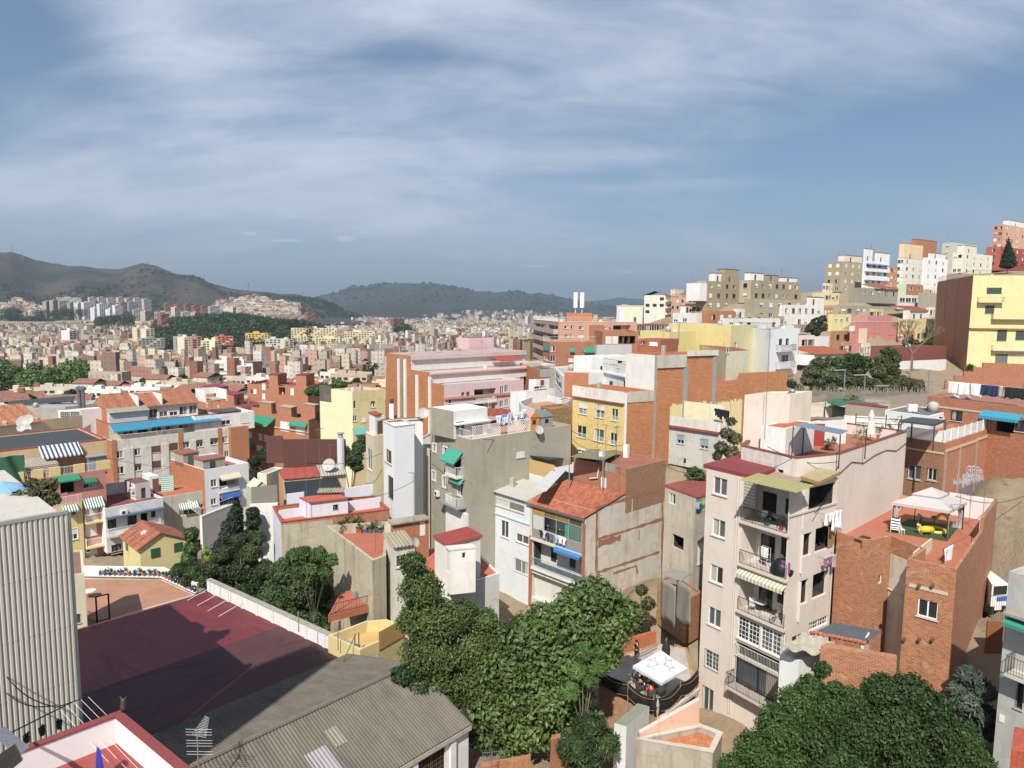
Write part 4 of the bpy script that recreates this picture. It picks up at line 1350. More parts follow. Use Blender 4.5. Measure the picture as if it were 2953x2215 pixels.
bx.L.wins('C',[(990,825,1042,920,'nSq')])
bx.done();BXH=bx
u0,z0,u1,z1=bx.L.rect('C',1018,705,1120,780);bx.L.strip(u0,z0,u1,z1,.03,st('#a8a092',.9),'cement_patch')
m_=MB();a,b_=bx.L.pt(*bx.L.uz(Z('C',970,830)),.12),bx.L.pt(*bx.L.uz(Z('C',985,740)),.12)
m_.tube([bx.L.pt(*bx.L.uz(Z('C',905,835)),.12),a,b_],.09,pl('#d8cfc0',.6),7);m_.build('vent_pipe',t.root)
R0,R1,R2,R3=t.B+ZUP*.15-FR.u*.3+FR.n*.5,t.A+ZUP*.15+FR.n*.5+FR.u*.1,None,None
up_=hd(47);run=(pk-pa).dot(up_)-.1
R2=R1+up_*(run+.5)+ZUP*(pk.z-pa.z)
R3=R0+up_*(run+.5)+ZUP*(pk.z-pa.z)
m_=corr(R0,R1,R3,.26,.055,tile('#bd6a48',.26,.4),rows=2)
m_.build('tile_roof',t.root)
m_=MB();m_.box(R0-ZUP*.18+up_*.1,R1-R0,up_*.08,ZUP*.1,pl('#9a9a94',.5));m_.build('gutter',t.root)
m_=MB();m_.box(R3-ZUP*.6,bx.B-R3-ZUP*(bx.B.z-R3.z),up_*3.2,ZUP*.3,roofm('#a0604c'));m_.build('rear_roof',t.root)
cz=bx.z1+.15
cs=[at(Z('C',*k),dd)for k,dd in(((725,650),72),((1015,680),70),((1260,608),77),((900,585),79))]
t_=thing('canopy','olive corrugated plastic canopy beside the brick box on the tile-roofed house','canopy',(cs[0]+cs[2])/2-ZUP*2.5)
corr(cs[0],cs[1],cs[3],.35,.03,fibre('#8a8668',.6)).build('canopy_roof',t_)
m_=MB()
for p_ in(cs[0],cs[1]):m_.tube([p_-ZUP*3.2,p_],.06,pl('#8a8c84',.6),5)
m_.build('posts',t_)
# white building with sheet-metal roofs
w=House('white_house','white house with pale sheet metal roofs left of the tile-roofed house',Vector(t.B)+FR.n*.02+ZUP*.2,('X',Z('C',38,0)[0],-48.5),('L',9,47),None,-31,st('#dfe3e8',.15),st('#dfe3e8'),roofm('#b9b7ae',.3),par=.0)
w.B=onz(Z('C',38,930),w.A.z);
w.pts[0]=w.B;w.D=w.B+w.C-w.A;w.pts[3]=w.D
w.fs=[Face(w.pts[i],w.pts[(i+1)%4],w.z0,w.z1,w.ml,w)for i in range(4)];w.L,w.R=w.fs[0],w.fs[1]
w.L.wins('C',[(70,1000,335,1100,'wbWs'),(133,1200,200,1345,'wf'),(265,1250,372,1395,'ws'),(125,1475,188,1600,'wSq'),(250,1540,368,1655,'wbqW')])
w.L.strip(0,w.L.uz(Z('C',200,1180))[1],w.L.L,w.L.uz(Z('C',200,1180))[1]+.15,.1,pl('#c8ccd2',.8),'band')
w.done()
p0,p1=w.L.pt(-.3,w.z1+.02,.4),w.L.pt(w.L.L-.05,w.z1+.02,.4)
corr(p0,p1,p0+hd(47)*4.6+ZUP*.7,.4,.02,pl('#c9c6bd',.5,.2)).build('sheet_roof',w.root)
a,b_=at(Z('C',410,920),68),at(Z('C',520,950),67);c_,d_=at(Z('C',745,765),75),at(Z('C',600,735),77)
corr(a,b_,d_,.35,.02,pl('#d9dad6',.5,.2)).build('sheet_roof',w.root)
corr(at(Z('C',590,745),77),at(Z('C',745,790),74),at(Z('C',860,690),84),.3,.02,pl('#d9dad6',.5,.2)).build('sheet_roof',w.root)
r=House('roof_terrace','raised white terrace wrapped in a reed screen with a black pergola',Z('C',500,822),Z('C',250,755),('L',8,47),76,-22,st('#e6e4de',.3),None,roofm('#b0604a'),par=.1,terr=False)
r.done()
m_=MB();rm=stripe('#c9a96a','#b89455',.06)
a,b_=r.B+FR.u*0,r.A+(r.A-r.B)*.35
m_.box(a+ZUP*.003,b_-a,Vector((0,.05,0)),ZUP*1.6,rm);m_.box(a+ZUP*.003,hd(47)*6,Vector((.05,0,0)),ZUP*1.6,rm)
m_.build('reed_screen',r.root)
cs=[at(Z('C',*k),dd)for k,dd in(((365,637),78),((535,678),76),((705,660),83),((525,617),85))]
zz=sum(c.z for c in cs)/4;
t_=thing('pergola','black flat-topped garden pergola inside the reed screen','pergola',Vector((cs[0].x,cs[0].y,zz-2.3)))
m_=MB();gm=pl('#2a2a2c',.6)
for i in range(9):
 a,b_=cs[0].lerp(cs[1],i/8),cs[3].lerp(cs[2],i/8);m_.tube([a,b_],.04,gm,4)
m_.poly([c+ZUP*.04 for c in cs],pl('#3a3a38',.9))
m_.build('pergola_roof',t_)
for c in cs:MB().tube([c-ZUP*2.3,c],.05,gm,4).build('post',t_)
# old concrete house between tile house and beige block
o=House('old_house','stained old concrete house with a rusty red roof beside the beige block',Z('C',1812,1010),Z('C',1548,915),Z('C',1905,992),60,-26,st('#cfc3ab',1.0),st('#b0a797',.9),roofm('#96483c',.5),par=.0)
o.L.wins('C',[(1583,965,1636,1058,'wq'),(1608,1330,1708,1445,'o'),])
o.R.wins('C',[(1828,1395,1882,1570,'nS')])
o.done()
z_=o.z1
slab([p+ZUP*.003 for p in zp(z_,('C',1540,905),('C',1822,1012),('C',1915,990),('C',1915,850),('C',1830,838))],.15,roofm('#96483c',.5),'roof_slab',o.root)
rg=random.Random(3)
u0,z0,u1,z1=o.R.rect('C',1815,1015,1900,1130)
m_=MB();m_.box(o.R.pt(u0,z0,.003),o.R.u*(u1-u0),o.R.n*.01,ZUP*(z1-z0),pl('#3fa09a',.7))
for k in range(14):
 uu,zz=rg.uniform(u0+.1,u1-.2),rg.uniform(z0+.1,z1-.3);s_=rg.uniform(.12,.35)
 m_.poly([o.R.pt(uu+s_*math.cos(t_*.7),zz+s_*math.sin(t_*.7),.02+k*.002)for t_ in range(9)],pl(rg.choice(('#2a6a66','#c9b94a','#c8c0d8','#1f3f44','#7fc9b8')),.7))
m_.build('graffiti',o.root)
b2=House('brick_outbuilding','tall brick outbuilding with grey cloths hanging under its roof, behind the white umbrella',Z('G',1740,205),Z('G',1482,40),Z('G',1870,140),55,-27.5,bk('#bd8a5c','#b89a78',.29,.09,.6,.012,patch=.4),bk('#a8694a','#b89a78'),roofm('#8a8478'),par=.2)
b2.done()
m_=MB();f_=b2.L
for x0,x1,y0,y1 in((1525,1600,60,190),(1650,1740,70,195)):
 pass
for k,(x,y)in enumerate(((1520,20),(1650,30))):
 P=at(Z('G',x,y),53.5)
 cloth(P,b2.L.u,1.9,3.3,CL('#8d8478'),'grey cloth hanging as a blind above the brick outbuilding','hanging_cloth','cloth','grey cloths above the brick outbuilding')
slab([at(Z('G',*k),dd)for k,dd in(((1525,-10),54),((1690,50),53),((1770,-20),56),((1600,-60),57))],.06,pl('#a09a8c',.8),'cement_sheet',b2.root)
# umbrella terrace
FL=roofm('#b9afa2',.6)
pU=[Z('G',975,925),Z('G',1478,1205),Z('G',1812,950),Z('G',1740,620),Z('G',1490,585),Z('G',1075,700)]
ut=House('terrace','raised brick terrace with black netting round it where people sit under a white umbrella',None,None,None,(1,44.5),-31,bk('#b98a63','#b59a7c',.29,.09,.6,.012,patch=.6),None,FL,par=.05,poly=pU)
ut.done();zu=ut.z1-.05
m_=MB();F0,F1=ut.fs[0],ut.fs[1]
m_.box(F1.pt(0,ut.z1-.3,.003),F1.u*F1.L,F1.n*.35,ZUP*.25,st('#d6cfc2',.6));m_.build('coping',ut.root)
m_=MB();a,b_=onz(Z('G',1085,700),zu),onz(Z('G',1470,590),zu)
m_.box(a+ZUP*.003,b_-a,Vector((.05,.3,0)),ZUP*1.1,bk('#c2673f','#b58a6a',.29,.09));m_.build('low_wall',ut.root)
nm=pl('#161a18',.8,k=.7)
t_=thing('net_fence','black shade netting with orange edge ropes sagging round the umbrella terrace','net fence',F0.pt(F0.L,zu))
m_=MB()
def net(f,u0,u1,h0=1.35,sagf=1):
 n=12
 def fn(a,b):
  uu=u0+(u1-u0)*a
  return f.pt(uu,zu+.02+(h0-.25*math.sin(a*math.pi)*sagf)*b,.12+.25*math.sin(b*3.1)*(.4+.6*math.sin(a*9)**2))
 m_.grid(fn,24,6,nm)
net(F0,-.6,F0.L*.55);net(F0,F0.L*.55,F0.L+.1);net(F1,-.1,F1.L*.5);net(F1,F1.L*.5,F1.L)
m_.build('netting',t_,smooth=True)
m_=MB()
for f in(F0,F1):
 for h_ in(.5,1.3):
  for s0,s1 in((0,.55),(.55,1))if f is F0 else((0,.5),(.5,1)):
   m_.tube([f.pt(f.L*(s0+(s1-s0)*i/8),zu+h_-.3*math.sin(i/8*math.pi),.33)for i in range(9)],.025,pl('#a8613c',.7),4)
m_.build('rope',t_)
for f,k in((F0,.0),(F0,.55),(F0,.97),(F1,.5),(F1,1.0)):
 MB().tube([f.pt(f.L*k,zu-.6,.2),f.pt(f.L*k,zu+1.5,.2)],.03,pl('#b5b2aa',.5,.3),5).build('post',t_)
cs=[at(Z('G',*k),dd)for k,dd in(((1268,775),48.6),((1520,925),46.0),((1745,795),49.2),((1487,690),51.8))]
zc=zu+2.15
cs=zp(zc,('G',1268,778),('G',1518,925),('G',1745,798),('G',1490,690))
c0=sum(cs,Vector((0,0,0)))/4
t_=thing('umbrella','large square white umbrella shading the people on the brick terrace','umbrella',(c0.x,c0.y,zu))
MB().tube([Vector((c0.x,c0.y,zu)),c0+ZUP*.9],.035,pl('#d8d8d4',.5),6).build('pole',t_)
MB().cbox((c0.x,c0.y,zu+.003),.7,.7,.12,pl('#8a8a86',.8)).build('base',t_)
m_=MB();um=pl('#d9dadc',.8,k=.85)
ap=c0+ZUP*1.35
for i in range(4):
 a,b_=cs[i],cs[(i+1)%4];mid=a.lerp(b_,.5)+ZUP*.02
 for e0,e1 in((a,mid),(mid,b_)):
  s0,s1=e0.lerp(ap,.5)-ZUP*.05,e1.lerp(ap,.5)-ZUP*.05
  m_.poly([e0,e1,s1,s0],um);m_.poly([s0,s1,ap],um)
  m_.poly([e0-ZUP*.2,e1-ZUP*.2,e1,e0],um)
m_.build('canopy',t_)
m_=MB()
for(i,f_)in((0,.5),(1,.5)):
 a,b_=cs[i],cs[(i+1)%4];base_=a.lerp(b_,f_);C_=base_.lerp(ap,.42)+ZUP*.05
 e1=(b_-a).normalized();e2=(ap-base_).normalized()
 st_=[C_+(e1*math.sin(k*math.pi/5)+e2*math.cos(k*math.pi/5))*(.5 if k%2==0 else .22)for k in range(10)]
 for k in range(10):
  p_,q_=st_[k],st_[(k+1)%10];m_.tube([p_,q_],.026,pl('#b5babd',.8),3)
m_.build('star_mark',t_)
for k,c in enumerate(cs):MB().tube([c0+ZUP*.3,c-ZUP*.02],.015,pl('#cfcfcc',.5),4).build('rib',t_)
def person(P,az,pose,label,shirt,legs,hair='#241a14',sleeve=True,skin='#c89878',scale=1.0):
 """pose: dict joint -> (right, forward, up) in metres; skin-modifier body with head, clothing as children"""
 P=Vector(P);d=hd(az);r=Vector((d.y,-d.x,0))
 w=lambda q:(r*q[0]+d*q[1]+ZUP*q[2])*scale
 me=bpy.data.meshes.new('person');o=bpy.data.objects.new('person',me);COL.objects.link(o);o.location=P
 J=pose
 order=['pel','chest','neck','head','top','shL','elL','haL','fL','shR','elR','haR','fR','hiL','knL','anL','toL','hiR','knR','anR','toR','nose']
 ed=[('pel','chest'),('chest','neck'),('neck','head'),('head','top'),('chest','shL'),('shL','elL'),('elL','haL'),('haL','fL'),('chest','shR'),('shR','elR'),('elR','haR'),('haR','fR'),('pel','hiL'),('hiL','knL'),('knL','anL'),('anL','toL'),('pel','hiR'),('hiR','knR'),('knR','anR'),('anR','toR')]
 radd=dict(pel=.13,chest=.14,neck=.055,head=.1,top=.08,shL=.065,elL=.042,haL=.03,fL=.02,shR=.065,elR=.042,haR=.03,fR=.02,hiL=.09,knL=.06,anL=.04,toL=.03,hiR=.09,knR=.06,anR=.04,toR=.03)
 order=[k for k in order if k in radd]
 me.from_pydata([w(J[k])for k in order],[(order.index(a),order.index(b))for a,b in ed],[])
 sk=o.modifiers.new('skin','SKIN');sk.use_smooth_shade=True
 for i,k in enumerate(order):
  me.skin_vertices[0].data[i].radius=(radd[k]*scale,radd[k]*scale)
 me.skin_vertices[0].data[0].use_root=True
 o.modifiers.new('sub','SUBSURF').levels=1;o.modifiers[-1].render_levels=1
 me.materials.append(pl(skin,.6))
 meta(o,label,'person')
 def part(name,keys,grow,col,cap=None):
  m2=bpy.data.meshes.new(name);c=bpy.data.objects.new(name,m2);COL.objects.link(c);c.parent=o
  ks=keys[0];pts=[w(J[k])if isinstance(k,str)else w(k)for k in ks]
  m2.from_pydata(pts,keys[1],[])
  s2=c.modifiers.new('skin','SKIN');s2.use_smooth_shade=True
  for i,k in enumerate(ks):
   rr_=(radd[k]if isinstance(k,str)else .05)*grow*scale
   m2.skin_vertices[0].data[i].radius=(rr_,rr_)
  m2.skin_vertices[0].data[0].use_root=True
  c.modifiers.new('sub','SUBSURF').levels=1
  m2.materials.append(pl(col,.9))
 mixp=lambda a,b,t:tuple(J[a][i]+(J[b][i]-J[a][i])*t for i in range(3))
 J['uL'],J['uR']=mixp('shL','elL',.7),mixp('shR','elR',.7);radd['uL']=radd['uR']=.05
 J['kL'],J['kR']=mixp('hiL','knL',.85),mixp('hiR','knR',.85);radd['kL']=radd['kR']=.068
 part('shirt',(['pel','chest','shL','uL','shR','uR'],[(0,1),(1,2),(2,3),(1,4),(4,5)]),1.16,shirt)
 part('shorts' if not isinstance(legs,tuple)else 'trousers',(['pel','hiL','kL','hiR','kR'],[(0,1),(1,2),(0,3),(3,4)]),1.14,legs if isinstance(legs,str)else legs[0])
 h=Vector(w(J['head']));tp=Vector(w(J['top']));upv=(tp-h).normalized()
 m_=MB()
 def fn(u_,v_):
  a_=u_*2*math.pi;b_=v_*1.9
  return P+h+upv*.045*scale+(r*math.cos(a_)*math.sin(b_)+d*math.sin(a_)*math.sin(b_)*1.1-d*.02)*.118*scale+upv*math.cos(b_)*.125*scale
 m_.grid(fn,14,7,pl(hair,.8));m_.build('hair',o,smooth=True)
 return o
def stand(arm='down'):
 return dict(pel=(0,0,.95),chest=(0,0,1.32),neck=(0,0,1.5),head=(0,.02,1.6),top=(0,.03,1.7),shL=(-.19,0,1.42),elL=(-.25,.03,1.15),haL=(-.2,.2,1.12)if arm!='down' else(-.26,.06,.9),fL=(-.18,.27,1.12)if arm!='down' else(-.26,.08,.8),shR=(.19,0,1.42),elR=(.25,.03,1.15),haR=(.2,.2,1.12)if arm!='down' else(.26,.06,.9),fR=(.18,.27,1.12)if arm!='down' else(.26,.08,.8),hiL=(-.1,0,.88),knL=(-.11,.03,.48),anL=(-.12,0,.08),toL=(-.13,.15,.03),hiR=(.1,0,.88),knR=(.11,.03,.48),anR=(.12,0,.08),toR=(.13,.15,.03))
def sit():
 return dict(pel=(0,0,.5),chest=(0,.04,.86),neck=(0,.08,1.03),head=(0,.12,1.13),top=(0,.15,1.23),shL=(-.19,.05,.96),elL=(-.25,.15,.72),haL=(-.15,.38,.74),fL=(-.1,.45,.76),shR=(.19,.05,.96),elR=(.25,.15,.72),haR=(.15,.38,.74),fR=(.1,.45,.76),hiL=(-.1,.05,.49),knL=(-.13,.45,.5),anL=(-.13,.42,.08),toL=(-.13,.55,.03),hiR=(.1,.05,.49),knR=(.13,.45,.5),anR=(.13,.42,.08),toR=(.13,.55,.03))
person(onz(Z('G',1300,738),zu),-35,stand('up'),'man in a black T-shirt and dark shorts standing at the low wall behind the umbrella','#16161a','#1c2438')
tp_=onz(Z('G',1400,1010),zu)
t_=thing('table','table laid with cups and plates under the white umbrella','table',tp_)
MB().cbox(tp_+ZUP*.72,.9,1.5,.04,pl('#3a3028',.5),-20).build('table_top',t_)
for sx in(-.35,.35):
 for sy in(-.6,.6):MB().tube([tp_+Vector((sx,sy,0)),tp_+Vector((sx,sy,.72))],.025,DARK(),4).build('leg',t_)
rg=random.Random(5)
for i in range(9):
 c=tp_+Vector((rg.uniform(-.35,.35),rg.uniform(-.6,.6),.763))
 if i%3==0:o_=MB().lathe(c,[(0,0),(.1,.005),(.13,.02),(.12,.022),(0,.01)],FRAME(),10).build('plate');meta(o_,'white plate on the table under the umbrella','plate','plates on the terrace table')
 else:o_=MB().lathe(c,[(0,0),(.035,0),(.04,.11),(.035,.11),(0,.02)],pl('#d5d9dc',.2),8).build('cup');meta(o_,'pale cup on the table under the umbrella','cup','cups on the terrace table')
for(x,y,az,pose,lab,sh,lg,sk)in((1425,1075,-20,sit(),'person in a bright red shirt seated with their back to the net','#d01828','#3a3a40','#c89878'),(1330,1010,60,sit(),'person in a black T-shirt seated left of the table under the umbrella','#1b1b1f','#55575c','#b98a6c'),(1300,940,110,sit(),'bare-armed person in a pale top seated at the far left end of the table','#c9bfa8','#8a8478','#c89878'),(1545,1040,-60,stand('up'),'woman in a pale dress standing at the right under the umbrella','#c9ccd2','#b8c4d0','#a87858')):
 P=onz(Z('G',x,y),zu)
 person(P,az,pose,lab,sh,lg,skin=sk)
 if pose['pel'][2]<.6:
  chair(P-hd(az)*.02,az,'chair of the '+lab.split(' seated')[0],'#55504a')
m_=MB();P=onz(Z('G',1155,690),zu)+ZUP*1.12
for i,(x,y)in enumerate(((1150,672),(1160,690))):
 p_=at(Z('G',x,y),52.5-i*.4);o_=MB().lathe((p_.x,p_.y,zu+1.11),[(0,0),(.13,0),(.17,.3),(.15,.3),(.12,.02)],pl('#c8281e',.5),10).build('bucket')
 meta(o_,'red bucket on the low brick wall behind the umbrella','bucket','red buckets on the low wall')
t_=thing('ladder','aluminium ladder lying along the low brick wall','ladder',onz(Z('G',1320,690),zu))
a,b_=onz(Z('G',1320,700),zu+.15),onz(Z('G',1480,620),zu+.15)
m_=MB();hh=ZUP*.45+Vector((0,.1,0))
m_.tube([a,b_],.03,pl('#b0b0ac',.4,.5),4);m_.tube([a+hh,b_+hh],.03,pl('#b0b0ac',.4,.5),4);m_.build('rail',t_)
for i in range(11):
 p_=a.lerp(b_,(i+.5)/11);MB().tube([p_,p_+hh],.018,pl('#b0b0ac',.4,.5),4).build('rung',t_)
m_=MB();P=onz(Z('G',1555,690),zu)
m_.lathe(P,[(0,0),(.3,0),(.35,.5),(.22,1.2),(.1,1.5),(0,1.55)],pl('#2a2a2c',.5),9);meta(m_.build('rubbish_sack',smooth=True),'dark sack standing against the brick wall behind the umbrella','sack')
# pink ramp and tiled yard in front of the beige block
PK=st('#e6b79c',.35)
zy=-27.4
yd=MB();yp=zp(zy,('G',1340,1440),('G',1955,1520),('G',2010,1210),('G',1840,1290),('G',1590,1460))
a,b_=onz(Z('G',1345,1400),zy+1.0),onz(Z('G',1855,1060),zy+2.6)
y=House('walled_yard','small tiled yard with a pink ramp wall at the foot of the beige block',None,None,None,(0,40.5),-34,st('#b9ae9c',1.0),None,bk('#c27a50','#a8644a',.5,.5,.4,.01),par=.35,cope=st('#cfc6b8',.6),th=.25,poly=[Z('G',1305,1408),Z('G',1960,1525),Z('G',2040,1360),Z('G',1850,1285)])
y.done()
m_=MB();c1,c2=y.pts[0]+Vector((.2,.3,0)),y.pts[3]+Vector((-.1,-.1,0))
dz1,dz2=.15,1.75;th_=Vector((.0,.35,0))
m_.poly([c1-ZUP*1,c2-ZUP*1,c2+ZUP*dz2,c1+ZUP*dz1],PK);m_.poly([c1+ZUP*dz1,c2+ZUP*dz2,c2+ZUP*dz2+th_,c1+ZUP*dz1+th_],st('#d8cfc2',.5))
m_.poly([c1+th_-ZUP,c1-ZUP,c1+ZUP*dz1,c1+ZUP*dz1+th_],PK);m_.poly([c2+th_-ZUP,c1+th_-ZUP,c1+ZUP*dz1+th_,c2+ZUP*dz2+th_],PK)
m_.build('ramp_wall',y.root)
# low brick yard wall, shack and corrugated lean-to between the two buildings
bw=House('shack','ramshackle shack with a broken cement roof and brick wall below the brick house',None,None,None,(1,40.5),-29,st('#e6e2da',.4),None,st('#c9beaa',.9),par=.02,poly=[Z('M',660,1510),Z('M',780,1560),Z('M',915,1525),Z('M',1010,1440),Z('M',820,1400)],mats=[pl('#e8e8e6',.5),st('#ded8cc',.5)]+[st('#c9beaa')]*3)
bw.done()
bw2=House('brick_wall','long low brick wall of the yard below the brick house, sloping to the right',None,None,None,(0,40.0),-29,BR,None,BR,par=.0,cat='wall',poly=[Z('M',918,1462),Z('M',1405,1535),('L',.35,20),Z('M',960,1440)])
bw2.done()
c_=bw2.pts[0]
a,b_,e_,d_=at(Z('M',665,1490),40),at(Z('M',905,1535),39.5),at(Z('M',1010,1450),43),at(Z('M',800,1395),43.5)
rg=random.Random(2)
m_=MB();m_.grid(lambda u_,v_:a.lerp(b_,u_).lerp(d_.lerp(e_,u_),v_)+ZUP*(.15+.12*math.sin(u_*13+v_*7)),12,10,st('#cfc4ae',.9));m_.build('cement_roof',bw.root)
a,b_,e_,d_=at(Z('M',850,1385),43.6),at(Z('M',1180,1450),42.4),at(Z('M',1235,1388),44.5),at(Z('M',1010,1312),47)
t_=thing('lean_to','dark slate-blue corrugated lean-to roof edged with broken tiles between the two buildings','lean-to',(a+e_)/2-ZUP*3)
corr(a,b_,d_,.3,.035,fibre('#5d666e',.5)).build('sheet_roof',t_)
m_=MB()
for p_ in(a,b_):m_.box(p_-ZUP*3+Vector((0,.1,0)),Vector((.2,0,0)),Vector((0,.2,0)),ZUP*2.95,st('#e2ded6',.5))
m_.box(b_-ZUP*3+Vector((0,.1,0)),e_-b_-ZUP*(e_-b_).z,Vector((0,.15,0)),ZUP*2.7,st('#e2ded6',.5))
m_.build('wall',t_)
m_=MB()
for i in range(12):
 p_=a.lerp(b_,i/12)+ZUP*.06+Vector((0,-.1,0));m_.box(p_,Vector((.5,-.12,rg.uniform(-.03,.05))),Vector((.03,.22,0)),ZUP*.09,tile('#c27048'))
m_.build('edge_tile',t_)
# right-edge grey house
e=House('grey_house','grey rendered house at the right edge with a flower balcony and a green awning',('skip',)and Z('M',2330,1120),Z('M',2118,985),('L',6,60),31,-32,st('#b9b9b4',.35),None,roofm('#b9b0a4'),par=.1)
e.B=at(Z('M',2118,985),36.5);e.z1=e.B.z
pR=e.B+hd(150)*14
e.pts=[e.B,pR,pR+hd(60)*8,e.B+hd(60)*8];e.A,e.C,e.D=e.pts[1:]
e.fs=[Face(e.pts[i],e.pts[(i+1)%4],e.z0,e.z1,e.ml,e)for i in range(4)];e.L,e.R=e.fs[:2]
e.L.wins('H',[(2150,920,2205,1150,'db'),(2115,1400,2160,1540,'wq')])
e.done()
u0,z0,u1,z1=e.L.rect('H',2030,600,2200,760)
e.L.balcony(.6,6.5,e.L.uz(Z('H',2020,760))[1],1.0,st('#cfcabf',.5),1.0,pl('#5c4a3c',.6))
P=e.L.pt(2.2,e.L.uz(Z('H',2020,760))[1]+.25,.75)
m_=MB();m_.box(P,e.L.u*1.0,e.L.n*.25,ZUP*.25,pl('#b5443a',.7));meta(m_.build('planter'),'red plastic planter box on the balcony of the grey house at the right edge','planter')
zz=e.L.uz(Z('H',2085,300))[1]
e.L.strip(.35,zz+.05,7,zz+.2,1.0,st('#a8a294',.6),'canopy_slab')
e.L.awning(.35,7,zz+.03,1.1,.35,pl('#1d9478',.8),val=.2)
u_,z_=e.L.uz(Z('H',2022,1232));e.L.strip(u_-.12,z_-.2,u_+.12,z_+.2,.04,FRAME(),'meter_box')
m_=MB();P=at(Z('H',2085,1659),27);
m_.box(at(Z('H',2100,1500),28.5)-ZUP*3,Vector((4,-1.5,0)),hd(39)*2.2,ZUP*3,bk('#b5573e','#a0503c',.2,.2));meta(m_.build('brick_parapet'),'red tiled parapet in the bottom right corner below the grey house','wall')
P=at(Z('D',2020,1700),74)
v=House('white_van','white van parked at the end of the narrow alley right of the brick house',None,None,None,(1,53),-23.4,FRAME(),None,FRAME(),par=0,cat='van',poly=[Z('M',1995,1050),Z('M',2010,1075),Z('M',2115,1068),('L',4.5,10)],terr=False)
v.done()
vm=MB();f_=v.fs[1]
vm.box(f_.pt(.15,v.z0+1.3,.01),f_.u*(f_.L-.3),f_.n*.03,ZUP*.7,glass(.03));vm.build('windscreen',v.root)
vm=MB();vm.box(f_.pt(.5,v.z0+.75,.01),f_.u*1.2,f_.n*.02,ZUP*.35,pl('#2f6fc0',.5));vm.build('badge',v.root)
for k in(.1,.8):
 MB().cbox(f_.pt(f_.L*k,v.z0-.3,-.2),.25,.7,.65,DARK()).build('wheel',v.root)
a,b_=at(Z('M',1985,1330),50),at(Z('M',2085,1340),50)
rail(Vector((a.x,a.y,a.z)),Vector((b_.x,b_.y,a.z)),2.3,None,sp=.16,name='gate');g_=bpy.data.objects['gate'];meta(g_,'black barred gate closing the alley in front of the white van','gate')
m_=MB();a=at(Z('H',1875,690),48);m_.box(a,Vector((1.1,-.1,0)),Vector((0,.1,0)),ZUP*2.6,pl('#8f5426',.8));meta(m_.build('plywood_sheet'),'orange plywood panel standing in the shaded alley','panel')
# left foreground
cw=thing('clad_building','building at the left edge clad in pale vertical corrugated sheets with plants on its roof','building',at(Z('A',300,1200),38)-ZUP*12)
z_=at(Z('A',583,1138),36).z
C_=at(Z('A',583,1138),36);A_=C_-hd(44)*22
CM=pl('#cdc8bb',.55,.1,var=.1)
zb_=-34
k=5
m_=MB()
N_=int(22/.23)
def fn(u,v):
 t_=(u*N_*8)%8/8
 prof=.0 if t_<2.6/8 else .075 if t_>3.4/8 and t_<7.4/8 else .04
 return A_+(C_-A_)*u+hd(134)*prof+ZUP*((zb_-z_)*v)
m_.grid(fn,N_*8,1,CM);m_.build('corrugated_cladding',cw)
m_=MB()
for k in range(1,6):
 zz=z_-3.1*k
 m_.box(A_+hd(134)*.036+ZUP*(zz-z_),C_-A_,hd(134)*.012,ZUP*.05,pl('#9a958a',.6))
m_.build('sheet_overlap',cw)
m_=MB();m_.box(C_-hd(44)*.0+ZUP*(zb_-z_),hd(44)*.12,hd(134)*.1,ZUP*(z_-zb_),pl('#9fa5a8',.4,.5))
m_.box(A_-hd(134)*.2,C_-A_,hd(134)*.3,ZUP*.18,pl('#a5a49c',.5));m_.build('edge_trim',cw)
m_=MB();b0,b1=A_+hd(-46)*.05,C_+hd(-46)*.05
m_.box(b0+ZUP*(zb_-z_),b1-b0,hd(-46)*16,ZUP*(z_-zb_-.35),st('#c9c4b8',.4));m_.build('wall',cw)
m_=MB();a,b_=at(Z('A',-40,1195),37.5),at(Z('A',228,1135),41.5)
for h_ in(0,.5,1.0):m_.tube([a+ZUP*(h_-.5),b_+ZUP*(h_-.5)],.03,FRAME(),4)
for t_ in(0,.33,.66,1):p_=a.lerp(b_,t_);m_.tube([p_-ZUP*1.2,p_+ZUP*.5],.03,FRAME(),4)
m_.build('railing',cw)
P=at(Z('A',30,1100),42);c0=at(Z('A',25,860),42)
t_=thing('parasol','light blue parasol on the plant-filled roof at the left edge','parasol',(P.x,P.y,z_-.4))
MB().tube([(P.x,P.y,z_-.4),(P.x,P.y,c0.z)],.03,FRAME(),5).build('pole',t_)
m_=MB();m_.lathe((P.x,P.y,c0.z-1.0),[(2.1,0),(1.9,.15),(1.1,.65),(0,1.0)],pl('#7fb4dc',.8),10);m_.build('canopy',t_)
m_=MB();a,b_,c_=at(Z('A',-30,760),50),at(Z('A',95,700),54),at(Z('A',210,720),58)
TR=roofm('#a04440',.35)
wt=House('roof_terrace','red-floored roof terrace with thick white parapets in the bottom left corner',None,None,None,(2,26.5),-26,st('#8a3a38',.3),None,TR,par=1.1,cope=pl('#8c3b3a',.8),th=.25,poly=[at(Z('E',1030,1182),26.5)-hd(44)*14+hd(-47)*.0-hd(-52)*12,at(Z('E',1030,1182),26.5)-hd(-52)*12,Z('E',1030,1182),at(Z('E',1030,1182),26.5)-hd(44)*14])
n_=len(wt.pts)
wt.mats=None
for f in wt.fs:f.m=st('#8a3a38',.3)
wt.mr=st('#f0efec',.15)
wt.done()
P=wt.pts[2]
m_=MB();inn=wt.inset(.27)
pp=inn[2].lerp(inn[3],.42)+hd(134)*.12
m_.box(Vector((pp.x,pp.y,wt.z1-1.1)),Vector((.18,0,0)),Vector((0,.18,0)),ZUP*1.75,FRAME());m_.build('pillar',wt.root)
a,b_=at(Z('E',488,1135),27.5),at(Z('E',765,1042),29.0)
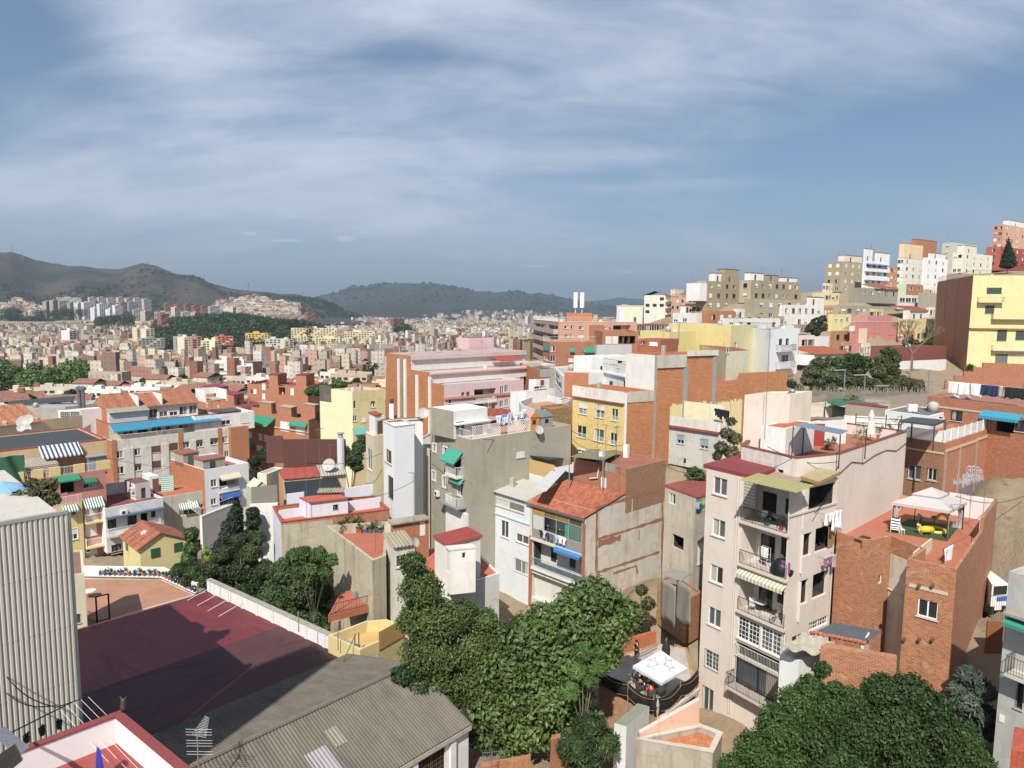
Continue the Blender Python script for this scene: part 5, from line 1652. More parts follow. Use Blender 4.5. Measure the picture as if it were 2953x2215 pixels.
t_=thing('clothes_line','clothes lines strung from an iron bar over the white terrace in the bottom left corner','clothes line',(pp.x,pp.y,wt.z1))
MB().tube([a,b_],.025,IRON(),4).build('bar',t_)
MB().tube([a.lerp(b_,.5),Vector((pp.x+.09,pp.y+.09,wt.z1+.6))],.03,IRON(),4).build('post',t_)
m_=MB()
for i in range(5):
 p_=a.lerp(b_,(i+.1)/4.2);q_=p_-hd(-52)*9-ZUP*.6
 m_.tube([p_,q_],.007,pl('#e5e5e0',.5),3)
m_.build('line',t_)
P_=at(Z('E',835,1470),24.0)
cloth(P_,hd(130),.42,.95,CL('#1a34a8'),'bright blue garment hanging on the lines over the white terrace','laundry','laundry',fold=.06)
P_=wt.pts[2]+ZUP*.08+hd(100)*.2
t_=thing('owl_figure','small dark bird figure perched on the corner of the white terrace parapet','figurine',P_)
MB().lathe(P_,[(0,0),(.09,0),(.13,.15),(.12,.3),(.09,.38),(.1,.46),(.07,.54),(0,.56)],pl('#4a3a36',.6),10).build('body',t_,smooth=True)
m_=MB();m_.tube([P_+Vector((-.05,0,.5)),P_+Vector((-.14,0,.66))],.03,pl('#6a5a52',.6),4,.004);m_.tube([P_+Vector((.05,0,.5)),P_+Vector((.14,0,.66))],.03,pl('#6a5a52',.6),4,.004);m_.build('ear',t_)
for i,(x,y)in enumerate(((230,1440),(365,1375),(512,1320))):
 P_=at(Z('E',x,y),30.5+i*1.2)
 pot_plant(P_,'hanging pot plant in front of the corrugated cladding',.35,.3,'#3a3a34',seed=i,group='pots on the corrugated cladding')
a,b_,c_=at(Z('E',-60,1300),23),at(Z('E',218,1530),21.5),at(Z('E',50,1290),24.5)
m_=MB();corr(at(Z('E',-80,1360),22),at(Z('E',150,1560),20.5),at(Z('E',40,1300),24),.12,.015,pl('#dfe3ea',.5,.2),m_)
meta(m_.build('metal_roof_edge'),'strip of silvery corrugated roof in the very bottom left corner','roof')
m_=MB();corr(at(Z('E',-120,1620),17),at(Z('E',-60,1800),15.5),at(Z('E',130,1450),20.0),.17,.03,fibre('#9a8d72',.8),m_);m_.mats=m_.mats
meta(m_.build('old_roof_edge'),'old lichen-covered corrugated roof in the very bottom left corner','roof')
zr=-27.0
RB=roofm('#7c2832',.6,.6,.16,3.2);RB2=roofm('#553034',.35,.75,.1,3.8)
def zc(z,*l):return[onz(Z(*k),z)for k in l]
bu=House('flat_roofed_hall','low hall with a large burgundy flat roof and a long white parapet',None,None,None,(1,41.2),-33,st('#d9d4cb'),None,RB,par=.0,poly=[Z('E',350,560),Z('E',1392,1432),Z('F',958,738),Z('E',1795,140)])
bu.pts[0]=bu.pts[1]-(bu.pts[2]-bu.pts[1]).normalized()*26;bu.pts.insert(0,bu.pts[0]+(bu.pts[3]-bu.pts[2])*1.0)
bu.pts=[bu.pts[0],bu.pts[1],bu.pts[2],bu.pts[3],bu.pts[4]]
n_=len(bu.pts);bu.fs=[Face(bu.pts[i],bu.pts[(i+1)%n_],bu.z0,bu.z1,st('#d9d4cb'),bu)for i in range(n_)]
bu.done();zr=bu.z1
m_=MB();p_=zc(zr+.01,('E',1392,1430),('F',955,736),('F',312,438),('E',560,1085));p_[3]=p_[2]-(p_[1]-p_[0]).normalized()*40;p_[0]=p_[1]-(p_[1]-p_[0]).normalized()*40
m_.poly(p_,RB2);m_.build('dark_membrane',bu.root)
a,b_=bu.pts[4],bu.pts[3];dd=(b_-a).normalized();nn=Vector((dd.y,-dd.x,0))
WP=st('#e6e6e4',.25)
m_=MB();m_.box(a+ZUP*.002-dd*.2,b_-a+dd*.5,-nn*.35,ZUP*1.15,WP)
L_=(b_-a).length
for k in range(9):m_.box(a+dd*(L_*(k+.4)/9)+nn*.001,dd*.35,nn*.09,ZUP*1.1,WP)
m_.build('parapet',bu.root)
m_=MB();m_.box(a+ZUP*1.153-dd*.2+nn*.06,b_-a+dd*.5,-nn*.5,ZUP*.06,st('#a8a294',.8));m_.build('coping',bu.root)
for k in range(4):
 p_=a+dd*(L_*(.02+k*.085));MB().tube([p_+nn*2.3+ZUP*.03,p_+nn*.1+ZUP*.5,p_+nn*.02+ZUP*1.1],.03,pl('#d9d4cc',.5),4).build('vent_tube',bu.root)
pz=-26.6
te=House('plant_terrace','brown paved terrace lined with flower pots behind the burgundy roof',None,None,None,(0,61.0),-34,st('#cfc8ba',.5),None,roofm('#b08062',.45),par=.02,poly=[Z('E',560,505),Z('E',1240,292),Z('E',1690,165),Z('E',1400,30),Z('E',560,20)]);te.done();tz=te.z1+.0
a,b_,c_=onz(Z('E',560,15),tz),onz(Z('E',1400,30),tz),onz(Z('E',1700,170),tz)
m_=MB()
for p0,p1 in((a,b_),(b_,c_)):m_.box(p0+ZUP*.003,p1-p0,Vector((.1,.25,0)),ZUP*1.3,WP)
m_.build('white_wall',te.root)
m_=MB()
for p0,p1 in((a,b_),(b_,c_)):
 d_=(p1-p0);m_.box(p0+ZUP*.35+Vector((0,-.45,0)),d_,Vector((.05,.4,0)),ZUP*.07,FRAME())
m_.build('plant_shelf',te.root)
i=0
for p0,p1,n_ in((a.lerp(b_,.35),b_,13),(b_,c_,11)):
 for k in range(n_):
  p_=p0.lerp(p1,(k+.5)/n_)+Vector((.05,-.28,.43));col_=('#b5603c','#b5603c','#2b56a8','#3a3a3a','#a8603c','#6fa3c4')[(k*7+n_)%6]
  nm_={'#b5603c':'clay','#a8603c':'clay','#2b56a8':'bright blue','#3a3a3a':'dark','#6fa3c4':'pale blue'}[col_]
  pot_plant(p_,'small plant in a %s pot on the white shelf of the brown paved terrace'%nm_,.4+.2*(k%3),.35,col_,seed=i,group='%s pots on the white shelf'%nm_);i+=1
P_=onz(Z('E',770,190),tz);table(P_,'round garden table with a mosaic top on the brown paved terrace',.65,.75)
cr=House('cream_house','cream wall with a small barred window beside the plant terrace',Z('E',728,-20),Z('E',590,0),('L',7,-33),58,-32,st('#d6cfb4',.3),None,par=.1)
cr.L.wins('E',[(620,335,692,410,'db')]);cr.done()
ga=onz(Z('E',838,410),tz);gb_=onz(Z('E',945,382),tz)
m_=MB();
for p_ in(ga,gb_):m_.tube([p_,p_+ZUP*2.6],.09,IRON(),4)
m_.tube([ga+ZUP*2.6,gb_+ZUP*2.6],.07,IRON(),4);m_.tube([ga+ZUP*.15,gb_+ZUP*.15],.05,IRON(),4)
meta(m_.build('iron_gate'),'black iron gate frame at the edge of the brown paved terrace','gate')
rail(ga,ga+Vector((-1.2,.6,0)),.9,None,name='railing_short');meta(bpy.data.objects['railing_short'],'short iron railing beside the black gate frame','railing')
FC=fibre('#7b7266',.75)
ro=[(('F',-330,1590),35.5),(('F',1205,885),48.0)]
g0,g1=onz(Z('F',-330,1600),-24.6),onz(Z('F',1230,872),-24.6)
e0,e1=onz(Z('F',400,2120),-26.6),onz(Z('F',1880,1335),-26.6)
v0,v1=onz(Z('E',1300,1470),zr+.15),onz(Z('F',1010,700),zr+.15)
dd=(g1-g0).normalized();n_=Vector((dd.y,-dd.x,0))
wE=(e1-g1).dot(n_);wV=-(v1-g1).dot(n_)
L_=(g1-g0).length;ext=2.5
t_=thing('workshop','long workshop with gabled grey corrugated roofs and a white wall with mullioned windows','workshop',(g0+g1)/2-ZUP*8)
G0,G1=g0-dd*4,g1+dd*ext
corr(G0,G1,G0+n_*wE-ZUP*2.0,.21,.04,FC,rows=4).build('front_roof',t_)
corr(G0,G1,G0-n_*(wV+.3)-ZUP*2.1,.21,.04,fibre('#746c62',.85),rows=4).build('rear_roof',t_)
m_=MB();m_.tube([G0+ZUP*.05+dd*(i*(G1-G0).length/60)for i in range(61)],.16,FC,7);m_.build('ridge_cap',t_)
for f0,f1,w0,w1,c_ in((.46,.535,.42,.98,'#a8a0a8'),(.56,.60,.28,.5,'#9a9488')):
 A0=G0.lerp(G1,f0)+n_*wE*w0-ZUP*(2.0*w0)+ZUP*.035;U_=(G1-G0)*(f1-f0)
 corr(A0,A0+U_,A0+n_*wE*(w1-w0)-ZUP*2.0*(w1-w0),.21,.03,fibre(c_,.5)).build('patch_sheet',t_)
f=Face(G0+n_*(wE-.3),G1+n_*(wE-.3),-34,G0.z-2.15,st('#eceae6',.25),type('X',(),{'root':t_})())
for k in range(12):
 u0=2.0+k*3.1
 if u0+2.2<f.L:f.win((u0+.0,f.z1-2.1,u0+2.2,f.z1-.55),'nx')
m_=MB();f.wall(m_)
for k in range(13):
 u0=.9+k*3.1
 if u0<f.L-.6:m_.box(f.pt(u0+1.55-1.0,f.z0,.003),f.u*.45,f.n*.18,ZUP*(f.z1-f.z0-.1),f.m)
m_.build('wall',t_)
m_=MB();m_.box(f.pt(-.5,f.z1-.25,.003),f.u*(f.L+.5),f.n*.3,ZUP*.28,st('#bdb6a8',.6));m_.build('eave_beam',t_)
P_=onz(Z('E',1712,1660),-24.9);P_=at(Z('E',1712,1700),33)
tp_=at(Z('E',1775,1225),P_.y)
t_=thing('tv_antenna','large many-toothed television antenna standing above the grey corrugated roof','antenna',P_)
MB().tube([P_-ZUP*1.5,Vector((P_.x,P_.y,at(Z('E',1712,1330),P_.y).z))],.035,pl('#b5b5b2',.4,.5),5).build('mast',t_)
m_=MB();q0,q1=at(Z('E',1712,1385),33),at(Z('E',1785,1220),34.5)
m_.tube([q0,q1],.025,pl('#b5b5b2',.4,.5),4)
for i in range(14):
 c_=q0.lerp(q1,i/13);w_=.42-.02*i;m_.tube([c_-Vector((w_,-.1,0)),c_+Vector((w_,-.1,0))],.014,pl('#c5c5c2',.4,.5),3)
c_=at(Z('E',1712,1470),33)
for zz in(-.45,-.3,.0,.15,.3,.6,.75,.9):m_.tube([c_+Vector((-.62,0,zz)),c_+Vector((.7,0,zz))],.014,pl('#c5c5c2',.4,.5),3)
m_.build('aerial',t_)
P_=at(Z('G',55,1660),37);antenna(P_-ZUP*1.5,at(Z('G',60,1500),37).z-P_.z+1.5,80,'television antenna in front of the big leafy tree at the bottom of the picture',None,n=9)
m_=MB();bwm=bk('#b5704a','#b59a7c',.29,.09)
a,b_=at(Z('G',-40,1640),38),at(Z('G',390,1560),39);m_.box(a-ZUP*4,b_-a,Vector((0,.4,0)),ZUP*3.9,bwm);meta(m_.build('brick_wall'),'low brick wall with a white coping at the bottom edge under the big tree','wall')
a,b_=at(Z('G',560,1480),41),at(Z('G',735,1440),42);m_=MB();m_.box(a-ZUP*5,b_-a,Vector((.1,.5,0)),ZUP*5.5,bwm);meta(m_.build('brick_pillar'),'crumbling brick pillar showing between the trees at the bottom','pillar')
sh=House('garden_shed','white garden shed with a mossy roof below the umbrella terrace',Z('G',1215,1300),Z('G',1110,1270),('L',3,40),42,-32,st('#dcdcd8',.5),None,roofm('#8a927c',.6),par=0);sh.done()
# left block
PY=st('#e6cf86',.3);PN=st('#c9847c',.25)
zc_=at(Z('A',905,757),88)
pk=House('apartment_building','pink and yellow apartment building at the left with white balconies and a cluttered roof terrace',toX(zc_,hd(224),Z('A',-150,0)[0]),('L',10,-46),zc_,0,-33,PN,PN,roofm('#b5705a',.3),par=.9,cope=None)
f=pk.R
yu1=f.uz(Z('A',700,1100))[0];yu0=f.uz(Z('A',440,1100))[0]
f.wins('A',[(712,845,830,918,'ws'),(735,1075,850,1150,'wS'),(735,1230,835,1330,'wS'),(735,1415,840,1500,'wS'),(520,865,640,960,'o'),(560,1090,660,1160,'ws'),(590,1270,668,1365,'wsf'),(600,1465,655,1540,'wS')])
m_=MB()
pk.done()
zt_=f.uz(Z('A',620,1045))[1];A0=f.pt(yu0-5,zt_,.5)
yl=House('','',A0,f.pt(yu0-5,zt_,-.4),f.pt(yu1,zt_,.5),0,-33,PY,PY,roofm('#b5705a'),par=.0,root=pk.root,terr=False)
yl.R.wins('A',[(560,1090,660,1160,'ws'),(592,1270,668,1365,'wsf'),(605,1470,655,1540,'wS')]);yl.done()
rail(A0+f.u*.0+ZUP*.02,yl.C+ZUP*.02,1.0,pk.root,FRAME(),.16)
for x0,y0,x1,y1 in((720,1100,905,1190),(725,1300,912,1400)):f.balc('A',x0,y0,x1,y1+5,1.1,m=PY)
u_,z_=f.uz(Z('A',760,1470));f.ac(u_,z_)
f.awn('A',715,830,830,870,.5,m=pl('#1f7a5c',.8));f.awn('A',715,1000,880,1080,1.2,m=stripe('#e8ebe4','#2f7a5e',.3));yl.R.awn('A',535,1065,665,1110,.9,m=stripe('#e8ebe4','#2f7a5e',.3));f.awn('A',460,810,680,855,.8,m=pl('#1f8a68',.8))
for x in(425,640,840,100,270):
 a_=f.uz(Z('A',x,770))[0];MB().box(f.pt(a_,f.z1+.002,-.3),f.u*(1.5 if x>800 else 1.2),f.n*.28,ZUP*1.1,PY).build('parapet_pier',pk.root)
rail(f.pt(f.uz(Z('A',130,860))[0],f.z1,-.15),f.pt(f.uz(Z('A',840,770))[0],f.z1,-.15),1.0,pk.root,FRAME(),.16)
zb2=pk.z1-.9;A1=f.pt(f.L-1.0,0,-4.2)
at_z=at(Z('A',800,520),A1.y).z
A1.z=at_z
att=House('','',f.pt(-8,at_z,-4.2),('L',13,-46),f.pt(f.L+1.5,at_z,-4.2),0,zb2,st('#d9b98c',.3),None,roofm('#3f4448',.4,.9,.3),par=.25,cope=pl('#b03a36',.8),root=pk.root,terr=False)
att.done()
att.R.awn('A',330,540,675,640,2.2,m=stripe('#d5dae2','#3b4a68',.5))
a=att.R;p0,p1=a.pt(a.uz(Z('A',70,640))[0],zb2+2.3,3.2),a.pt(a.uz(Z('A',445,640))[0],zb2+2.3,3.2)
m_=corr(p0,p1,p0-a.n*3.1+ZUP*.5,.3,.02,fibre('#a8a294',.5));m_.build('lean_to_roof',pk.root)
m_=MB();m_.box(p0-ZUP*1.5,p1-p0,-a.n*.05,ZUP*1.5,stripe('#8a5a48','#cfc4b4',.2));m_.build('blind',pk.root)
p0,p1=a.pt(a.uz(Z('A',690,560))[0],zb2+2.4,3.0),a.pt(a.uz(Z('A',860,560))[0],zb2+2.4,3.0)
slab([p0,p1,p1-a.n*3,p0-a.n*3],.12,st('#a39a86',.7),'shed_roof',pk.root)
m_=MB();m_.box(p0-ZUP*2.4-a.n*.2,p1-p0,-a.n*.05,ZUP*2.38,pl('#8f9aa5',.4));m_.build('glazed_screen',pk.root)
m_=MB();gnet=pl('#2f6a4c',.8)
p0=f.pt(f.uz(Z('A',-60,900))[0],pk.z1,.1);p1=f.pt(f.uz(Z('A',215,800))[0],pk.z1,.1)
m_.grid(lambda u_,v_:p0.lerp(p1,u_)+ZUP*(v_*3.2)+f.n*(.25*math.sin(u_*11+v_*4)),20,8,gnet);meta(m_.build('garden_netting',smooth=True),'green netting hung over the roof terrace of the pink and yellow building','netting')
for x,y,d_,r_ in((205,350,99,.95),(240,330,101,.8),(185,400,97,.6),(232,408,98,.6)):
 p_=at(Z('A',x,y),d_);dish(p_-ZUP*(.95+0),165,'satellite dish in the cluster of four on the dark roof behind the striped awning',r_,group='cluster of four satellite dishes')
def simple(name,label,A,B,C,d,base,ml,mr=None,roof=None,par=.4,wl=None,wr=None,cope=None,cat='building',huts=(),grp=None):
 h=House(name,label,A,B,C,d,base,ml,mr,roof,par,cope,cat,grp)
 for f_,w_ in((h.L,wl),(h.R,wr)):
  if w_:
   if isinstance(w_[0],str):f_.wins(w_[0],w_[1:])
   else:f_.grid(w_[0],w_[1],**(w_[2]if len(w_)>2 else{}))
 h.done()
 for q_ in huts:h.hut(*q_)
 return h
CRM,WHT,GRY=st('#e8dcb4',.3),st('#ecebe8',.35),st('#b9b3a6',.6)
tl=simple('tiled_house','low cream house with an orange tile roof at the far left edge',Z('A',345,345),Z('A',-120,400),('L',8,20),120,-34,CRM,CRM,tile('#bb7850'),.0)
p0,p1=tl.B+ZUP*.1,tl.A+ZUP*.1
corr(tl.L.pt(-3,tl.z1+.05,.5),tl.L.pt(tl.L.L+.3,tl.z1+.05,.5),tl.L.pt(-3,tl.z1+2.6,-7),.3,.06,tile('#bb7850')).build('tile_roof',tl.root)
simple('white_house','white house with a glazed upper room between the tile-roofed house and the long block',Z('A',690,245),Z('A',500,250),('L',6,40),128,-34,WHT,None,WHT,.2,('A',(520,262,690,325,'wx')))
so_=simple('warehouse','long low grey warehouse with a row of tilted solar panels on its roof',Z('A',560,220),Z('A',-200,250),('L',20,30),160,-40,GRY,GRY,roofm('#a5a8a8',.3),.3)
for i in range(16):
 x=60+i*33;p_=at(Z('A',x,213-i*2.7),166)
 t_=thing('solar_panel','tilted solar panel in the row on the grey warehouse roof','solar panel',p_,'solar panels on the grey warehouse')
 m_=MB();m_.box(p_,Vector((2.1,.0,0)),Vector((0,1.0,1.1)),Vector((0,-.06,.06)),glass(.05));m_.build('panel',t_)
 m_=MB();m_.tube([p_+Vector((0,1,0)),p_+Vector((0,1,1.05))],.04,pl('#b0b4b5',.4),4);m_.build('support',t_)
LW=st('#dcd9d2',.7);OB=bk('#b8744e','#c4a284',.25,.1,.4,.01)
zA=Z('A',962,515)
lb=House('apartment_building','long white apartment block with brick piers, blue awnings and an orange tiled top',zA,Z('A',880,480),Z('A',2122,385),122,-36,OB,LW,roofm('#b5705a',.3),par=.9)
R=lb.R
R.wins('A',[(1003,600,1062,660,'w'),(1158,578,1215,638,'w'),(1310,555,1386,612,'wBS'),(1462,530,1535,595,'wBS'),(1578,520,1632,575,'wBs'),(1695,503,1748,565,'wBs'),(1812,488,1880,545,'wBs'),(1915,475,1965,530,'w'),(1003,735,1068,798,'w'),(1160,710,1220,770,'wBs'),(1312,685,1388,748,'wBS'),(1008,868,1070,925,'wBS'),(1935,598,1970,650,'w')])
lb.done()
for x0,x1,y_ in((962,1003,520),(1540,1578,445),(1882,1915,405)):
 a_,b_=R.uz(Z('A',x0,600))[0],R.uz(Z('A',x1,600))[0];MB().box(R.pt(max(0,a_),R.z0,.003),R.u*(b_-max(0,a_)),R.n*.12,ZUP*(R.z1-R.z0+.2),OB).build('brick_pier',lb.root)
m_=MB();a_=R.uz(Z('A',1970,500))[0];m_.box(R.pt(a_,R.z0,.003),R.u*(R.L-a_),R.n*1.2,ZUP*(R.z1-R.z0+.2),OB)
m_.build('brick_pier',lb.root)
for x,x1 in((1068,1148),(1225,1303),(1398,1455),(1640,1690)):a_=R.uz(Z('A',x,650))[0];MB().box(R.pt(a_,R.z0,.003),R.u*(R.uz(Z('A',x1,650))[0]-a_),R.n*.18,ZUP*(R.z1-R.z0-1.6),LW).build('pilaster',lb.root)
z2=at(Z('A',880,365),125).z
A2=R.pt(.5,z2,-3.4)
l2=House('','',A2,('L',9,-46),R.pt(R.L*.82,z2,-3.4),0,lb.z1-.9,OB,st('#e2dcc8',.4),roofm('#b5705a',.3),par=.5,root=lb.root,terr=False,cope=pl('#b0523c',.8))
l2.R.grid(7,(2.3,),w=1.8,h=1.9,kind=('oq','wq','ws'),u0=.1,u1=.98);l2.done()
l2.R.awning(.2,6.5,l2.z1-.15,2.4,1.0,pl('#1f86a8',.8));l2.R.awning(6.6,19.5,l2.z1-.1,2.2,.9,pl('#1f86a8',.8))
z3=at(Z('A',1160,225),130).z
l3=House('','',A2+R.u*1-R.n*2.0+ZUP*(z3-z2),('L',7.5,-46),l2.C-R.n*2.0+ZUP*(z3-z2)-R.u*3,0,z2-.5,OB,st('#ecebe6',.3),tile('#b87450'),par=.0,root=lb.root,terr=False)
l3.R.grid(8,(2.2,),w=1.5,h=1.7,kind=('wBS','wq','ws'),u0=.05,u1=1);l3.done()
corr(l3.R.pt(-.3,z3+.05,.6),l3.R.pt(l3.R.L+.3,z3+.05,.6),l3.R.pt(-.3,z3+2.4,-5.2),.3,.06,tile('#b87450')).build('tile_roof',lb.root)
corr(l3.R.pt(-.3,z3+.05,-10.5),l3.R.pt(l3.R.L+.3,z3+.05,-10.5),l3.R.pt(-.3,z3+2.4,-5.1),.3,.06,tile('#b87450')).build('tile_roof',lb.root)
m_=MB();e_=l3.R
for k_ in(-.28,):m_.poly([e_.pt(k_,z3-.0,.5),e_.pt(k_,z3+2.35,-5.2),e_.pt(k_,z3,-10.4)],OB)
m_.build('gable_wall',lb.root)
for uu in(4.5,17):
 m_=MB();w_=st('#ecebe6',.3);e_=l3.R
 for s_ in(0,4.2):m_.box(e_.pt(uu+s_,z3-.1,.3),e_.u*.25,-e_.n*5.2,ZUP*2.3,w_)
 m_.box(e_.pt(uu,z3+1.0,-4.9),e_.u*4.2,e_.n*.2,ZUP*1.3,w_);m_.box(e_.pt(uu+.25,z3+.25,.2),e_.u*3.95,-e_.n*4.9,ZUP*.05,roofm('#b0a698',.3));m_.build('roof_notch',lb.root)
m_=MB();l2r=l2.R
m_.box(l2r.pt(.3,z2+.003,-.1),l2r.u*6.4,-l2r.n*1.8,ZUP*1.9,pl('#c9cdd0',.4));m_.build('glazed_room',lb.root)
corr(l2r.pt(.0,z2+2.0,.5),l2r.pt(7,z2+2.0,.5),l2r.pt(.0,z2+2.6,-2.0),.3,.03,fibre('#a09a88',.5)).build('lean_to_roof',lb.root)
rail(R.pt(.3,lb.z1,-.1),R.pt(R.L*.5,lb.z1,-.1),.9,lb.root,FRAME(),.2)
l4=House('','',l2.C+ZUP*0+R.n*1.5-R.u*5,('L',8,-46),l2.C+R.n*1.5+R.u*7,0,lb.z1-.9,st('#ecebe8',.3),st('#ecebe8',.3),roofm('#b5705a'),par=.8,root=lb.root,terr=False)
l4.R.grid(3,(2.2,),w=1.8,h=1.6,kind=('wS','ws'),u0=.02,u1=1);l4.done()
for x in(688,722):
 P_=at(Z('A',x,230),133);t_=thing('chimney','shiny steel flue standing behind the left end of the long white block','chimney',P_-ZUP*3,'steel flues behind the long white block')
 MB().tube([P_-ZUP*3,Vector((P_.x,P_.y,at(Z('A',x,70),133).z))],.35,pl('#a8aaac',.3,.8),9).build('flue',t_);MB().lathe((P_.x,P_.y,at(Z('A',x,75),133).z),[(.6,0),(.6,.5),(0,.9)],pl('#a8aaac',.3,.8),9).build('cowl',t_)
th9=House('terrace_house','white terrace house with a burgundy roof deck and stair hut behind the pink building',Z('A',905,1098),('L',8,-46),Z('A',1405,1005),86,-31.5,WHT,st('#dedee0',.35),roofm('#8a4a48',.3),par=.3)
f=th9.R;f.wins('A',[(925,1190,1003,1270,'d'),(1098,1155,1180,1235,'d'),(1215,1135,1275,1245,'o'),(1302,1118,1340,1170,'d'),(962,1405,1045,1480,'db')])
f.strip(0,f.uz(Z('A',1100,1175))[1]+.45,f.L,f.uz(Z('A',1100,1175))[1]+.6,.8,pl('#5a6a80',.7),'canopy');f.ac(*f.uz(Z('A',1065,1145)));f.balcony(0,f.L*.9,f.uz(Z('A',1050,1300))[1],1.2,st('#cfc8c0',.5),1.0,pl('#cfcfcf',.5));th9.done()
m_=MB();hz=th9.z1-.3
A_=onz(Z('A',1170,1028),hz);C_=onz(Z('A',1300,1000),hz);B_=onz(Z('A',1078,990),hz)
h9=House('','',Vector((A_.x,A_.y,at(Z('A',1205,885),A_.y).z)),B_,C_,0,hz,st('#dcd3d0',.25),None,pl('#7a5250',.8),par=0,root=th9.root,terr=False)
h9.R.wins('A',[(1218,918,1258,1025,'dq')]);h9.done();u_,z_=h9.L.uz(Z('A',1150,950));h9.L.ac(u_,z_)
m_=MB();a,b_=onz(Z('A',905,975),hz),onz(Z('A',1290,930),hz);m_.box(a,b_-a,Vector((0,.2,0)),ZUP*1.5,WHT);m_.build('rear_parapet',th9.root)
c10=House('concrete_house','stained grey concrete house with a terracotta roof deck',Z('A',1395,1000),('L',9,-50),Z('A',1782,938),93,-33,st('#bdb7a6',.8),st('#c4bfae',.9),roofm('#b86848',.3),par=.25)
f=c10.R;f.wins('A',[(1545,1070,1700,1150,'wq'),(1732,1055,1752,1082,'d')]);f.awn('A',1540,1040,1705,1092,.7,m=stripe('#dfe6df','#5a8a7a',.3));c10.done()
h_=c10.hut(.5,.8,.05,.25,2.4,pl('#e6e6e2',.6),cap=False,name='white_cabin');
m_=MB();p_=c10.rp(.45,.27,.01);m_.box(p_,hd(60)*1.6,hd(-30)*.1,ZUP*2.3,stripe('#dfe8e2','#6fb59a',.3));m_.build('striped_curtain',c10.root)
w11=House('white_house','white modern house with a long brick side wall, behind the dark conifer',Z('A',1762,765),Z('A',1466,672),Z('A',2142,700),96,-34,OB,st('#e9ebee',.2),roofm('#a85548',.3),par=.6)
f=w11.R;f.wins('A',[(1818,845,1868,910,'w'),(1890,815,2060,915,'h'),(1818,1010,1865,1065,'w'),(1892,955,2060,1060,'o')]);f.balc('A',1888,890,2062,940,.3);f.awn('A',1890,945,2062,1000,.8,m=pl('#2f55a0',.8));f.awn('A',1888,795,2062,835,.8,m=pl('#cfc4a8',.8));w11.done()
w11.hut(.1,.35,.05,.55,1.7,st('#b3ab98',.5),roofm('#9a5a48',.3));w11.hut(.6,.85,.0,.35,1.9,st('#b3ab98',.5),roofm('#9a5a48',.3))
YL=st('#e0d090',.2)
y12=House('yellow_house','pale yellow house with a shallow brown tile gable and dark green shutters',Z('A',1208,1440),Z('A',1055,1322),Z('A',1612,1352),76,-33.0,YL,YL,YL,par=0)
y12.R.wins('A',[(1305,1440,1376,1515,'wq'),(1503,1392,1572,1463,'wq')]);y12.L.wins('A',[(1080,1392,1105,1462,'d')]);y12.done()
for x0,y0,x1,y1 in((1300,1438,1380,1518),(1500,1390,1575,1465)):y12.R.box('A',x0,y0,x1,y1,.05,pl('#2b5a42',.7),'shutter')
f=y12.R;hL=2.2;mid=f.L*.42;dp=(y12.B-y12.A).length;bk_=-f.n*dp*1.0
m_=MB();pkp=f.pt(mid,y12.z1+1.3,0);m_.poly([f.pt(0,y12.z1),f.pt(f.L,y12.z1),pkp],YL);m_.build('gable',y12.root)
ev=(y12.B-y12.A)
q0,q1=f.pt(-.5,y12.z1-.1,.3),f.pt(mid,y12.z1+1.38,.3)
corr(q0,q0+ev*1.05,q1,.22,.035,tile('#b0684a')).build('roof_slope',y12.root)
q0=f.pt(f.L+.6,y12.z1-.3,.3);corr(q0,q0+ev*1.05,q1,.22,.035,tile('#b0684a')).build('roof_slope',y12.root)
s12=House('white_annex','low white annex with outdoor steps and railings right of the yellow house',Z('A',1740,1165),Z('A',1720,1160),Z('A',2010,1060),84,-34,WHT,None,roofm('#d8cfc8',.3),par=.1)
s12.done();rail(s12.A,s12.C,1.0,s12.root,FRAME(),.3);rail(s12.A,s12.B+hd(-40)*5,1.0,s12.root,FRAME(),.3)
# middle tier
RBK=bk('#bb7a58','#bd967a',.25,.1,.5,.012)
h=House('apartment_building','dark red brick apartment block with large green awnings and brick huts on its roof deck',Z('B',568,330),Z('B',-30,238),Z('B',665,305),140,-38,RBK,RBK,roofm('#a06a54',.3),par=.6)
h.L.wins('B',[(45,432,77,485,'wS'),(137,450,170,508,'wS'),(182,458,214,516,'wS'),(268,475,300,530,'wS'),(400,505,432,560,'wS'),(448,515,482,568,'wS'),(120,550,168,600,'wS'),(322,345,400,430,'wSq'),(454,375,540,455,'wSq')])
h.L.awn('B',-20,290,148,350,2.4,m=pl('#168a68',.8));h.L.awn('B',100,300,285,375,2.4,m=pl('#168a68',.8));h.L.awn('B',415,345,560,390,.7,m=pl('#2f8a70',.8));h.L.awn('B',20,525,100,580,1.2,m=pl('#168a68',.8))
h.L.strip(0,h.L.uz(Z('B',300,400))[1],h.L.L,h.L.uz(Z('B',300,400))[1]+.12,.25,pl('#cfc8bc',.8),'band');h.done()
for q_ in((.25,.42,.1,.6,2.4),(.6,.78,.5,.9,2.4),(.0,.15,.55,.95,3.2)):h.hut(*q_[:4],q_[4],RBK,pl('#b5a496',.8))
simple('apartment_building','red brick apartment block with burgundy stair huts behind the green awnings',Z('J',560,1000),Z('J',40,975),Z('J',700,960),185,-44,RBK,RBK,roofm('#8a3a40',.3),.6,('J',(165,975,194,1030,'wS'),(92,1020,118,1065,'wS'),(165,1060,194,1110,'wS'),(410,1015,440,1075,'wS'),(70,1030,84,1060,'d'),(310,990,365,1075,'h'),(212,990,222,1020,'d')),huts=((.05,.22,.1,.6,3.4,RBK,pl('#8a2f38',.7)),(.55,.7,.2,.7,3.0,RBK,pl('#8a2f38',.7))))
g_=bpy.data.objects
